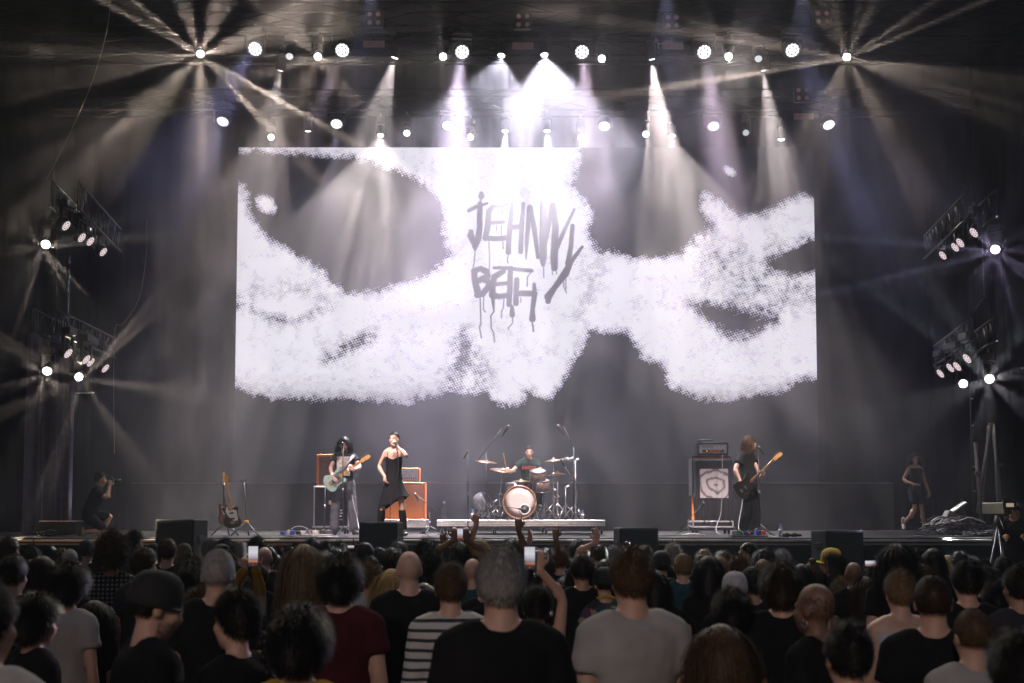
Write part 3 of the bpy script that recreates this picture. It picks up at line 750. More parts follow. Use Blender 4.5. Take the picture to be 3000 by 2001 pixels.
def std_pose():
    p = dict(hip=V3((0, 0, .95)), waist=V3((0, .0, 1.08)), chest=V3((0, .0, 1.29)), neck=V3((0, -.01, 1.475)), head=V3((0, .012, 1.632)),
             yaw=0.0, pitch=0.0, roll=0.0, tyaw=0.0, w=1.0)
    for s, n in ((-1, 'L'), (1, 'R')):
        p['sh' + n] = V3((s * .158, -.01, 1.415)); p['el' + n] = V3((s * .205, -.03, 1.14)); p['wr' + n] = V3((s * .215, .05, .90))
        p['hd' + n] = V3((0, .15, -1)); p['pn' + n] = V3((-s, 0, 0)); p['curl' + n] = .45; p['fing' + n] = None
        p['hp' + n] = V3((s * .09, 0, .92)); p['kn' + n] = V3((s * .10, .015, .50)); p['an' + n] = V3((s * .105, -.02, .085)); p['to' + n] = V3((s * .13, .13, .035))
    return p
def headR(p):
    return (Matrix.Rotation(p['yaw'], 3, 'Z') @ Matrix.Rotation(p['pitch'], 3, 'X') @ Matrix.Rotation(p['roll'], 3, 'Y'))
def head_prims(mb, p, face=True):
    R = headR(p); c = p['head']
    E = lambda x, r: mb.ell(c + R @ V3(x), r, 16, 11, R)
    E((0, -.014, .022), (.074, .093, .097)); E((0, .028, -.042), (.059, .064, .082)); E((0, .052, -.098), (.032, .032, .026))
    E((0, .012, -.07), (.058, .062, .045))
    if face:
        E((0, .080, .012), (.052, .014, .013)); E((.038, .062, -.03), (.024, .026, .024)); E((-.038, .062, -.03), (.024, .026, .024))
        mb.tube([c + R @ V3((0, .088, .004)), c + R @ V3((0, .103, -.03)), c + R @ V3((0, .100, -.04))], [.009, .014, .016], 8, True)
        E((0, .090, -.068), (.022, .010, .009))
    for s in (-1, 1): E((s * .079, -.008, -.012), (.010, .020, .033))
def hand_prims(mb, w, d, pn, curl, s, sc_=1.0, fing=None):
    """w wrist, d hand direction, pn palm normal, s side (-1 left hand, +1 right hand)"""
    d = d.normalized(); pn = (pn - d * pn.dot(d)).normalized(); a = d.cross(pn) * 1.0   # across the palm
    if s < 0: a = -a
    # thumb lies on -a side for both with sign handled above
    for k, (off, ln) in enumerate(((-.030, .068), (-.010, .078), (.010, .072), (.029, .056))):
        base = w + d * (.088 - abs(off) * .25) * sc_ + a * off * sc_
        mb.tube([w + d * .01 + a * off * .55, w + d * .05 + a * off * .9, base], [(.014, .013), (.014, .012), (.0115, .0115)], 8, True)
        c = curl if fing is None else fing[k]
        p0 = base; dirn = d.copy(); pts = [p0]
        for j, fr in enumerate((.45, .32, .23)):
            ang = c * (1.05, 1.25, .8)[j]
            axis = d.cross(pn)
            dirn = Quaternion(axis, ang) @ dirn
            p0 = p0 + dirn * ln * fr * 1.12 * sc_; pts.append(p0)
        mb.tube(pts, [.0098, .0092, .0085, .0075], 8, True)
    mb.tube([w - d * .02, w + d * .045, w + d * .075], [(.026, .019), (.036, .015), (.036, .013)], 12, True)
    th = curl if fing is None else fing[4]
    t0 = w + d * .025 - a * .026; t1 = t0 + (d * .55 - a * .75 + pn * .3 * (.4 + th)).normalized() * .045
    t2 = t1 + (d * .85 - a * (.45 - .6 * th) + pn * .5 * th).normalized() * .034; t3 = t2 + (d * .9 - a * (.2 - .7 * th) + pn * .5 * th).normalized() * .026
    mb.tube([t0, t1, t2, t3], [.015, .012, .0105, .0085], 8, True)
def limb(mb, pts, rs, n=12):
    # soften the joint with an extra point either side
    out = [pts[0]]; ro = [rs[0]]
    for i in range(1, len(pts) - 1):
        out += [pts[i].lerp(pts[i - 1], .12), pts[i].lerp(pts[i + 1], .12)]; ro += [rs[i] * 1.0, rs[i] * 1.0]
    out.append(pts[-1]); ro.append(rs[-1])
    mb.tube(out, ro, n, True)
def vec_ring(mb, cs, rr, yaw=0.0, n=20):
    ux = V3((math.cos(yaw), math.sin(yaw), 0)); uy = V3((-math.sin(yaw), math.cos(yaw), 0)); rs = []
    m = len(cs)
    for i in range(m):
        a = cs[max(0, i - 1)]; b = cs[min(m - 1, i + 1)]; t = (b - a).normalized()
        x = (ux - t * ux.dot(t)).normalized(); y = t.cross(x)
        rs.append([cs[i] + x * rr[i][0] * math.cos(2 * math.pi * k / n) + y * rr[i][1] * math.sin(2 * math.pi * k / n) for k in range(n)])
    mb.rings(rs)
def torso_prims(mb, p, g=0.0, lo=.0, hi=1.0, hem=None):
    w = p['w']; cs = []; rr = []
    prof = [(.0, .150, .108), (.18, .158, .112), (.42, .146, .105), (.62, .158, .116), (.78, .172, .120), (.90, .168, .108), (.97, .125, .085), (1.02, .075, .07)]
    def at(t):
        if t < .35: return p['hip'].lerp(p['waist'], t / .35)
        if t < .68: return p['waist'].lerp(p['chest'], (t - .35) / .33)
        return p['chest'].lerp(p['neck'], (t - .68) / .32)
    sel = [q for q in prof if lo <= q[0] <= hi]
    for t, a, b in sel: cs.append(at(t)); rr.append((a * w + g, b * (.5 + w / 2) + g))
    if hem:
        cs.insert(0, p['hip'] + V3((0, 0, hem[0]))); rr.insert(0, (hem[1] * w, hem[2] * w))
    vec_ring(mb, cs, rr, p['tyaw'])
def body(p, voxel=.016, arms=True, legs=True, fingers=True, feet=True):
    mb = MB(); w = p['w']
    torso_prims(mb, p)
    mb.ell(p['hip'] - V3((0, 0, .02)), (.155 * w, .112 * w, .11))
    mb.tube([p['neck'] - V3((0, 0, .07)), p['neck'] + V3((0, 0, .01)), p['head'] - headR(p) @ V3((0, .005, .05))], [.072 * w, .057 * w, .054 * w], 14, True)
    head_prims(mb, p)
    for s, n in ((-1, 'L'), (1, 'R')):
        mb.tube([p['neck'] + V3((0, 0, -.02)), p['sh' + n].lerp(p['neck'], .45) + V3((0, 0, .015)), p['sh' + n]], [.055, .055 * w, .056 * w], 12, True)
        limb(mb, [p['sh' + n], p['el' + n], p['wr' + n]], [.055 * w, .041 * w, .027])
        fa = p['el' + n].lerp(p['wr' + n], .25); mb.ell(fa, (.040 * w, .040 * w, .055))
        if fingers: hand_prims(mb, p['wr' + n], p['hd' + n], p['pn' + n], p['curl' + n], s, 1.0, p['fing' + n])
        else: mb.tube([p['wr' + n], p['wr' + n] + p['hd' + n].normalized() * .09], [(.03, .018), (.035, .016)], 10, True)
        if legs:
            limb(mb, [p['hp' + n], p['kn' + n], p['an' + n]], [.085 * w, .056 * w, .037])
            mb.ell(p['kn' + n].lerp(p['an' + n], .28) + V3((0, -.012, 0)), (.052, .054, .11))
            if feet: mb.tube([p['an' + n] + V3((0, -.03, -.045)), p['an' + n].lerp(p['to' + n], .5), p['to' + n]], [(.034, .038), (.042, .035), (.040, .024)], 12, True)
    return remesh(mb, voxel, 5, name='body')
def shirt(p, g=.014, sleeve=.55, voxel=.02, wrinkle=.016, hem=None, tank=False, collar=True):
    mb = MB(); w = p['w']
    torso_prims(mb, p, g, .0, .97 if not tank else .90, hem)
    if collar and not tank: mb.tube([p['neck'] - V3((0, 0, .06)), p['neck'] + V3((0, .0, .005))], [.085 * w, .069], 16)
    for s, n in ((-1, 'L'), (1, 'R')):
        if tank:
            mb.tube([p['chest'] + V3((s * .09, .05, .05)), p['neck'] + V3((s * .075, .0, -.02)), p['chest'] + V3((s * .09, -.08, .06))], [(.03, .02)] * 3, 8, True); continue
        mb.tube([p['neck'] + V3((0, 0, -.045)), p['sh' + n].lerp(p['neck'], .45) + V3((0, 0, .012)), p['sh' + n]], [.06, .058 * w + g * .7, .056 * w + g], 12, True)
        if sleeve <= 1: pts = [p['sh' + n], p['sh' + n].lerp(p['el' + n], sleeve)]; rs = [.056 * w + g, .060 * w + g * 1.1]; mb.tube(pts, rs, 14)
        else:
            e = p['el' + n].lerp(p['wr' + n], sleeve - 1); limb(mb, [p['sh' + n], p['el' + n], e], [.057 * w + g, .047 * w + g, .038 + g * .6])
        mb.ell(p['sh' + n], (.056 * w + g,) * 3)
    return remesh(mb, voxel, 4, wrinkle, .11, name='shirt')
def trousers(p, g=.014, voxel=.02, length=.93, flare=0.0, wrinkle=.02):
    mb = MB(); w = p['w']
    torso_prims(mb, p, g * .8, .0, .3); mb.ell(p['hip'] - V3((0, 0, .03)), (.158 * w + g, .116 * w + g, .12))
    for n in 'LR':
        e = p['kn' + n].lerp(p['an' + n], length)
        limb(mb, [p['hp' + n], p['kn' + n], e], [.09 * w + g, .062 * w + g + flare * .4, .045 + g + flare], 14)
    return remesh(mb, voxel, 4, wrinkle, .08, name='trousers')
def shoe(p, n, tall=.10):
    mb = MB(); a, t = p['an' + n], p['to' + n]
    d = (t - a); d.z = 0; d = d.normalized() if d.length > .01 else V3((0, 1, 0))
    mb.tube([a + V3((0, 0, tall)), a + V3((0, 0, .0)), a - V3((0, 0, .03))], [.055, .05, .05], 12, True)
    mb.tube([a - d * .045 - V3((0, 0, .045)), a.lerp(t, .5) + V3((0, 0, .0)), t + d * .02 + V3((0, 0, .01))], [(.042, .042), (.049, .044), (.045, .034)], 12, True)
    return remesh(mb, .014, 3, name='shoe')
# ---- hair
def hair_mesh(style, seed=1, n=900, wid=1.0):
    """in head-local space (face towards +Y)"""
    rnd = random.Random(seed); mb = MB()
    C = V3((0, -.014, .022)); A = V3((.078, .098, .102))
    conf = dict(buzz=(.004, .012, .0), short=(.012, .045, .0), side=(.016, .06, .0), bushy=(.026, .075, .02), curly=(.026, .07, .04), afro=(.055, .10, .055), long=(.016, .0, .0), bob=(.018, .0, .0), bald=(.002, .008, 0), bun=(.010, .03, .0), shag=(.024, .0, .02), slick=(.007, .05, .0))[style]
    lift, L, curl = conf
    def line(u):   # hairline: lowest allowed height for a given y (front high, nape low)
        y = u.y
        base = -.62 if y < -.25 else (-.62 + (y + .25) * 1.15)
        if style == 'bald': return max(base, -.5) if abs(u.z) < .35 else 9
        return min(base, .42)
    # shell
    rs = []; N, M = 28, 16
    vs = []; fs = []
    for i in range(M + 1):
        for j in range(N):
            a = 2 * math.pi * j / N; t = math.pi * .5 * 1.45 * i / M
            u = V3((math.sin(t) * math.cos(a), math.sin(t) * math.sin(a), math.cos(t)))
            lim = line(u) if style != 'bald' else -.55
            f = 1.0
            if u.z < lim: f = .93
            nz = 1 + (.14 if style in ('curly', 'afro', 'bushy', 'shag') else .035) * lift / .02 * .25 * (math.sin(u.x * 11 + seed) * math.sin(u.y * 13 + seed * 2) * math.sin(u.z * 12 + seed) + rnd.uniform(-.4, .4))
            up = 1 + (.25 if style in ('bushy', 'afro', 'curly') else .1) * max(0, u.z)
            p = C + V3((u.x * (A.x + lift * f * nz), u.y * (A.y + lift * f * nz), u.z * (A.z + lift * up * f * nz)))
            if f < 1: p = C + V3((u.x * A.x, u.y * A.y, u.z * A.z)) * .95
            vs.append(p)
    for i in range(M):
        for j in range(N):
            k = (j + 1) % N
            c = [i * N + j, (i + 1) * N + j, (i + 1) * N + k, i * N + k]
            u = (vs[c[1]] - C); u = V3((u.x / A.x, u.y / A.y, u.z / A.z)).normalized()
            if style == 'bald' or u.z > line(u) - .12: fs.append(tuple(c))
    if style != 'bald': mb._add(vs, fs, True)
    if style in ('long', 'bob', 'shag'):     # the fall of hair as a closed body under the strands
        zl = {'long': -.36, 'bob': -.17, 'shag': -.20}[style]
        cs = [C + V3((0, -.03, .03)), C + V3((0, -.046, -.06)), C + V3((0, -.058, -.13)), C + V3((0, -.06, (zl - .02) * .8)), C + V3((0, -.065, zl))]
        ww = {'long': (.088, .098, .105, .11, .07), 'bob': (.09, .105, .112, .10, .07), 'shag': (.09, .108, .115, .11, .08)}[style]
        vec_ring(mb, cs, [(ww[0] * wid, .078), (ww[1] * wid, .07), (ww[2] * wid, .06), (ww[3] * wid, .045), (ww[4] * wid, .02)], 0, 18)
    if style == 'bun':
        mb.ell(C + V3((0, -.03, .125)), (.042, .042, .036)); mb.ell(C + V3((0, -.03, .10)), (.03, .03, .02))
    # strands
    done = 0; tries = 0
    while done < n and tries < n * 6:
        tries += 1
        u = V3((rnd.gauss(0, 1), rnd.gauss(0, 1), rnd.gauss(0, 1))).normalized()
        if style == 'bald':
            if u.z > .35 or u.z < -.55 or u.y > .35: continue
        elif u.z < line(u) - .04: continue
        done += 1
        root = C + V3((u.x * (A.x + lift * .6), u.y * (A.y + lift * .6), u.z * (A.z + lift * .7)))
        nrm = V3((u.x / A.x, u.y / A.y, u.z / A.z)).normalized()
        fall = V3((u.x * .6, u.y * .5 - .15, -1.0)).normalized()
        tang = (fall - nrm * fall.dot(nrm)); tang = tang.normalized() if tang.length > .01 else V3((rnd.uniform(-1, 1), rnd.uniform(-1, 1), 0)).normalized()
        if style in ('slick', 'bun'): tang = (V3((u.x * .3, -1, .1)) - nrm * V3((u.x * .3, -1, .1)).dot(nrm)).normalized()
        if style in ('long', 'bob', 'shag') and u.y > .12:
            sd_ = 1 if u.x > 0 else -1; tang = (V3((sd_ * .8, -.9, -.5)) - nrm * V3((sd_ * .8, -.9, -.5)).dot(nrm)).normalized()
        pts = [root]; q = root.copy()
        if style in ('long', 'bob', 'shag'):
            zl = {'long': -.34, 'bob': -.16, 'shag': -.19}[style] + rnd.uniform(-.05, .04); ln = 7
            for k in range(ln):
                f = (k + 1) / ln
                hz = max(0, q.z - C.z - zl)
                stp = (q.z - (C.z + zl)) / (ln - k)
                fr_ = u.y > .12
                d = tang * max(0, 1 - f * (1.45 if fr_ else 1.6)) + V3((u.x * .1, u.y * .06 - .02 - (.10 if fr_ else 0), -1)) * min(1, f * 1.6) + V3((rnd.gauss(0, .10 + curl * 3), rnd.gauss(0, .10 + curl * 3), 0))
                q = q + d.normalized() * max(.02, stp * 1.05) + nrm * .004
                pts.append(q.copy())
            wd = .0019
        elif style in ('curly', 'afro'):
            d = nrm.copy()
            for k in range(5):
                d = (d * .55 + nrm * .35 + V3((rnd.gauss(0, .7), rnd.gauss(0, .7), rnd.gauss(0, .7)))).normalized()
                q = q + d * L * rnd.uniform(.16, .30); pts.append(q.copy())
            wd = .0022
        elif style == 'bushy':
            for k in range(4):
                d = (nrm * (.7 - k * .15) + tang * (.4 + k * .25) + V3((rnd.gauss(0, .25), rnd.gauss(0, .25), rnd.gauss(0, .25)))).normalized()
                q = q + d * L * .24; pts.append(q.copy())
            wd = .0018
        else:
            top = max(0, u.z)
            for k in range(3):
                d = (nrm * ((.22 + .22 * top) if style not in ('slick', 'bun') else .08) + tang * .8 + V3((rnd.gauss(0, .30), rnd.gauss(0, .30), rnd.gauss(0, .22))) * (1 if style != 'slick' else .3)).normalized()
                q = q + d * L * (.5 + .6 * top) / 3 * rnd.uniform(.8, 1.2); pts.append(q.copy())
            wd = .0016 if style != 'buzz' else .0012
        side = nrm.cross(tang); side = side.normalized() * wd
        base = len(mb.v); m = len(pts)
        for k, pt in enumerate(pts):
            w_ = 1 - .75 * k / (m - 1); a = side * w_
            mb.v.append(tuple(pt + a)); mb.v.append(tuple(pt - a))
        for k in range(m - 1):
            mb.f.append((base + 2 * k, base + 2 * k + 1, base + 2 * k + 3, base + 2 * k + 2)); mb.sm.append(True)
    return mb.mesh('hair')
def cap_mesh(brim=1, back=False):
    mb = MB(); C = V3((0, -.012, .03))
    prof = [(.001, .112), (.03, .110), (.058, .098), (.078, .074), (.088, .04), (.092, .0), (.093, -.03), (.090, -.032)]
    rs = []
    for r, z in prof:
        rs.append([C + V3((r * .96 * math.cos(2 * math.pi * j / 24), r * 1.16 * math.sin(2 * math.pi * j / 24), z)) for j in range(24)])
    mb.rings(rs)
    mb.ell(C + V3((0, 0, .113)), (.008, .008, .005))
    return mb
def brim_mesh(s=1, up=0.0):
    mb = MB(); n = 12; vs = []; fs = []
    for lay in (0, .006):
        for i in range(n + 1):
            a = math.pi * (.12 + .76 * i / n); r0, r1 = .098, .175
            x = math.cos(a)
            for k in range(3):
                r = r0 + (r1 - r0) * k / 2 * (.55 + .45 * math.sin(a))
                vs.append((x * r * .92, s * math.sin(a) * r * 1.08 - .012, .004 + lay - .10 * x * x * .25 + up * (r - r0)))
    m = (n + 1) * 3
    for l in range(2):
        for i in range(n):
            for k in range(2):
                a = l * m + i * 3 + k; fs.append((a, a + 3, a + 4, a + 1))
    for i in range(n): fs.append((i * 3 + 2, i * 3 + 5, m + i * 3 + 5, m + i * 3 + 2))
    mb._add(vs, fs, True)
    return mb
SKINS = [mk('skin_fair', (.52, .31, .235), .5, var=.08, scale=9, bump=.15, bscale=220), mk('skin_tan', (.40, .225, .155), .5, var=.08, scale=9, bump=.15, bscale=220), mk('skin_brown', (.17, .09, .06), .48, var=.08, scale=9, bump=.15, bscale=220)]
HAIRC = dict(black=mk('hair_black', (.012, .010, .010), .42, var=.3, scale=40, spec=.14), dark=mk('hair_dark_brown', (.028, .018, .012), .42, var=.3, scale=40, spec=.14), brown=mk('hair_brown', (.07, .04, .022), .45, var=.3, scale=40, spec=.14),
             light=mk('hair_light_brown', (.15, .095, .05), .45, var=.3, scale=40, spec=.14), blond=mk('hair_blond', (.34, .23, .10), .45, var=.25, scale=40, spec=.14), grey=mk('hair_grey', (.26, .25, .25), .5, var=.25, scale=40, spec=.14), white=mk('hair_white', (.5, .49, .48), .5, var=.2, scale=40, spec=.14), red=mk('hair_auburn', (.085, .026, .010), .45, var=.3, scale=40, spec=.14))
def fabric(name, col, var=.15): return mk('cloth_' + name, col, .9, var=var, scale=6, bump=.25, bscale=300, spec=.06)
def ik(sh, tg, l1, l2, pole):
    d = tg - sh; L = min(d.length, (l1 + l2) * .995); dn = d.normalized()
    a = (l1 * l1 - l2 * l2 + L * L) / (2 * L); h = math.sqrt(max(0, l1 * l1 - a * a))
    pl = (pole - dn * pole.dot(dn)).normalized()
    return sh + dn * a + pl * h, sh + dn * L
# ------------------------------------------------------------------ instruments and backline
ORANGE = mk('orange_vinyl', (.86, .22, .03), .5, var=.1, bump=.2, bscale=150); GRILL = mk('brown_grille', (.20, .105, .07), .85, bump=.5, bscale=300); OGRILL = mk('orange_basket', (.90, .30, .09), .8, var=.12, scale=60, bump=.5, bscale=250)
CREAM = mk('cream_panel', (.75, .70, .66), .5); TWEED = mk('case_alu', (.60, .58, .56), .35, .5); WOOD = mk('maple', (.62, .33, .10), .4); ROSEW = mk('rosewood', (.10, .05, .03), .5)
BLKGL = mk('black_gloss', (.010, .010, .011), .12, coat=.8); SEAF = mk('seafoam_paint', (.30, .44, .40), .2, coat=.7); BRONZE = mk('cymbal_bronze', (.42, .25, .17), .32, .85, var=.2, scale=8)
DRUMHEAD = mk('drum_head', (.72, .60, .57), .6, var=.05); TAPEY = mk('yellow_ring', (.75, .36, .04), .5); BLUEP = mk('blue_pedal', (.06, .12, .42), .4); GREENP = mk('green_pedal', (.07, .28, .08), .4)
CABLE = mk('cable_rubber', (.03, .03, .033), .5); CABLEG = mk('cable_grey', (.34, .32, .32), .5); RED = mk('red_tape', (.6, .06, .05), .6)
CLEAR = mk('clear_plastic', (.9, .92, .95), .12, trans=.92, var=.02)
def text_mesh(s, size, extr=.001):
    c = bpy.data.curves.new('t', 'FONT'); c.body = s; c.size = size; c.extrude = extr; c.align_x = 'CENTER'; c.align_y = 'CENTER'
    o = bpy.data.objects.new('t', c); COL.objects.link(o); bpy.context.view_layer.update()
    me = bpy.data.meshes.new_from_object(o.evaluated_get(bpy.context.evaluated_depsgraph_get()))
    bpy.data.objects.remove(o); me.name = 'lettering'; return me
def G(px, Y): return V3((XZ(px, Y), Y, STZ))          # a spot on the deck
def rz(px, py, Y): return P(px, py, Y).z
TRIC = {}
def tripod(parent, z0=.0, spread=.28, h=.16, mat=BLACKM, yaw=.3, n=3, r=.009):
    for k in range(n):
        a = yaw + k * math.tau / n
        obj('leg', MB().tube([(0, 0, h), (math.cos(a) * spread, math.sin(a) * spread, .012)], r, 6), mat, parent, (0, 0, z0))
def mic(parent, loc, d, mat=BLKPL, L=.16, ball=.024):
    q = V3(d).normalized(); R_ = q.to_track_quat('Z', 'Y').to_matrix()
    m_ = obj('microphone', MB().lathe([(.009, -L), (.012, -L * .9), (.016, -.03), (.018, -.012)], (0, 0, 0), R_, 12), mat, parent, loc)
    obj('mic_grille', MB().ell((0, 0, 0), (ball, ball, ball * 1.05)), GREYM, m_)
    return m_
def straight_stand(px, Y, top, label, boom=None, tilt=(0, -.4, .6), base='tripod', zoff=0.0, name='mic_stand', group='microphone stands'):
    """top / boom: pixel positions"""
    g = G(px, Y); g.z += zoff
    t = thing(name, label, 'mic stand', g, 0, group)
    H = rz(top[0], top[1], Y) - g.z; dx = P(top[0], top[1], Y).x - g.x
    obj('pole', MB().tube([(0, 0, .12), (dx * .5, 0, H * .5), (dx, 0, H)], [.012, .011, .009], 8), BLACKM, t)
    obj('clutch', MB().tube([(dx * .5, 0, H * .5 - .04), (dx * .5, 0, H * .5 + .04)], .016, 8), GREYM, t)
    if base == 'tripod': tripod(t)
    else: obj('round_base', MB().lathe([(.001, .0), (.13, .0), (.13, .012), (.03, .03), (.001, .03)], n=24), BLACKM, t)
    if boom:
        a = P(boom[0], boom[1], Y) - g; b = P(boom[2], boom[3], Y) - g
        obj('boom_arm', MB().tube([a, b], .007, 7), BLACKM, t)
        mic(t, b + (b - a).normalized() * .05, b - a + V3(tilt))
    else: mic(t, V3((dx, -.05, H + .04)), V3(tilt))
    return t
def guitar(name, label, M, bodymat, neckmat, bass=False, guard=CREAM, cat='guitar'):
    t = thing(name, label, cat, (0, 0, 0)); t.matrix_world = M
    k = 1.12 if bass else 1.0
    out = [(-.22, -.02), (-.215, .07), (-.17, .145), (-.10, .165), (-.03, .135), (.03, .115), (.09, .135), (.145, .155), (.185, .145), (.17, .105), (.12, .065), (.115, .02), (.12, -.02), (.15, -.06), (.17, -.105), (.14, -.135), (.08, -.125), (.0, -.115), (-.06, -.14), (-.12, -.165), (-.18, -.14), (-.215, -.08)]
    sm_ = []
    for i in range(len(out)):
        a_, b_, c_, d_ = (V3((*out[(i + q) % len(out)], 0)) for q in (-1, 0, 1, 2))
        for u in (0, .33, .67): v_ = .5 * (2 * b_ + (c_ - a_) * u + (2 * a_ - 5 * b_ + 4 * c_ - d_) * u * u + (3 * b_ - a_ - 3 * c_ + d_) * u ** 3); sm_.append((v_.x, v_.y))
    bm_ = bmesh.new(); vs = [bm_.verts.new((x * k, -.022, z * k)) for x, z in sm_]; f = bm_.faces.new(vs)
    r = bmesh.ops.extrude_face_region(bm_, geom=[f]); bmesh.ops.translate(bm_, verts=[v for v in r['geom'] if isinstance(v, bmesh.types.BMVert)], vec=(0, .044, 0))
    bmesh.ops.recalc_face_normals(bm_, faces=bm_.faces)
    bmesh.ops.bevel(bm_, geom=[e for e in bm_.edges if abs(e.verts[0].co.y - e.verts[1].co.y) < .001], offset=.007, segments=2, affect='EDGES', profile=.6)
    me = bpy.data.meshes.new('body'); bm_.to_mesh(me); bm_.free()
    obj('body', me, bodymat, t)
    NL = .62 if bass else .47
    obj('pickguard', MB().prism([(-.10 * k, -.02), (-.09 * k, -.10 * k), (.0, -.095 * k), (.09 * k, -.10 * k), (.115 * k, -.05), (.11 * k, .03), (.14 * k, .09 * k), (.09 * k, .10 * k), (.0, .06)], .003, Matrix.Translation((0, -.0235, 0))), guard, t)
    obj('neck', MB().tube([(.09 * k, -.012, 0), (.11 * k + NL, -.012, 0)], [(.014, .028), (.012, .021)], 8), neckmat, t)
    fb = obj('fretboard', MB().box((.10 * k + NL / 2, -.028, 0), (NL, .006, .046), b=.002), ROSEW if bass else neckmat, t)
    for q in range(1, 13): obj('fret', MB().box((0, 0, 0), (.0025, .003, .045)), CHROME, fb, (.11 * k + NL - NL * (1 - .5 ** (q / 9.0)), -.032, 0))
    h0 = .11 * k + NL
    hs = [(h0 - .01, -.022), (h0 + .03, -.035), (h0 + .06, -.03), (h0 + .16, -.045), (h0 + .205, -.03), (h0 + .20, .015), (h0 + .15, .03), (h0 + .05, .035), (h0, .024)]
    obj('headstock', MB().prism(hs, .016, Matrix.Translation((0, -.012, 0))), WOOD, t)
    n = 4 if bass else 6
    pg = recalc(MB().tube([(0, 0, 0), (0, 0, .028)], .004, 6).ell((0, 0, .036), (.012, .006, .010), 8, 6).mesh('tuner'))
    for q in range(n): obj('tuner', pg, CHROME, t, (h0 + .04 + q * (.145 / (n - 1)), -.012, .03))
    obj('bridge', MB().box((-.12 * k, -.028, 0), (.045, .014, .075), b=.004), CHROME, t)
    for q in ((-.03,) if bass else (-.05, .055)): obj('pickup', MB().box((q, -.028, -.005), (.032, .01, .082), b=.004), BLKPL if not bass else CHROME, t)
    for q in range(n): obj('string', MB().tube([(-.12 * k, -.036, (q - (n - 1) / 2) * .012), (h0 + .02, -.033, (q - (n - 1) / 2) * .008)], .0009, 4), CHROME, t)
    for q in range(3): obj('knob', MB().tube([(0, 0, 0), (0, -.014, 0)], .009, 8), CHROME, t, (-.05 - q * .035, -.024, -.105 * k + q * .012))
    return t
def gm(px, py, Y, deg, lean=0.0):
    """guitar frame: body centre pixel, neck angle in the picture (deg), facing the audience"""
    return Matrix.Translation(P(px, py, Y)) @ Matrix.Rotation(lean, 4, 'Z') @ Matrix.Rotation(-math.radians(deg), 4, 'Y')
def caster(parent, loc, r=.05, mat=GREYM):
    c = obj('caster', MB().box((0, 0, r * 1.7), (.06, .06, .02), b=.004).box((-.02, 0, r * 1.1), (.005, .05, r * 1.4)).box((.02, 0, r * 1.1), (.005, .05, r * 1.4)), mat, parent, loc)
    obj('wheel', MB().lathe([(.001, -.014), (r * .9, -.014), (r, -.008), (r, .008), (r * .9, .014), (.001, .014)], (0, 0, r), Matrix.Rotation(math.pi / 2, 3, 'Y'), 16), BLKPL, c)
def case(name, label, px0, px1, py0, Y, depth, wheels=True, mat=BLKCL, ybase=None):
    """a flight case with metal edges standing on castors"""
    x0, x1 = XZ(px0, Y), XZ(px1, Y); zt = rz(px0, py0, Y); zb = STZ + (.13 if wheels else 0)
    t = thing(name, label, 'flight case', ((x0 + x1) / 2, Y + depth / 2, STZ)); w = x1 - x0; h = zt - zb
    obj('panel', MB().box((0, 0, zb - STZ + h / 2), (w - .02, depth - .02, h - .02), b=.005), mat, t)
    for sx in (-1, 1):
        for sy in (-1, 1): obj('upright_edge', MB().box((sx * (w / 2 - .012), sy * (depth / 2 - .012), zb - STZ + h / 2), (.026, .026, h), b=.004), TWEED, t)
    e2 = MB()
    for z in (zb - STZ + .013, zt - STZ - .013):
        for sy in (-1, 1): e2.box((0, sy * (depth / 2 - .012), z), (w + .004, .028, .03), b=.004)
        for sx in (-1, 1): e2.box((sx * (w / 2 - .012), 0, z), (.028, depth + .004, .03), b=.004)
    obj('rim', e2, TWEED, t)
    for sx in (-1, 1):
        for sy in (-1, 1):
            obj('corner_ball', MB().ell((sx * w / 2, sy * depth / 2, zb - STZ + .01), (.022, .022, .022), 10, 7), CHROME, t)
            if wheels: caster(t, (sx * (w / 2 - .08), sy * (depth / 2 - .08), 0), .045)
    obj('latch', MB().box((0, -depth / 2 - .006, zb - STZ + h * .6), (.10, .012, .08), b=.006), CHROME, t)
    return t, zt
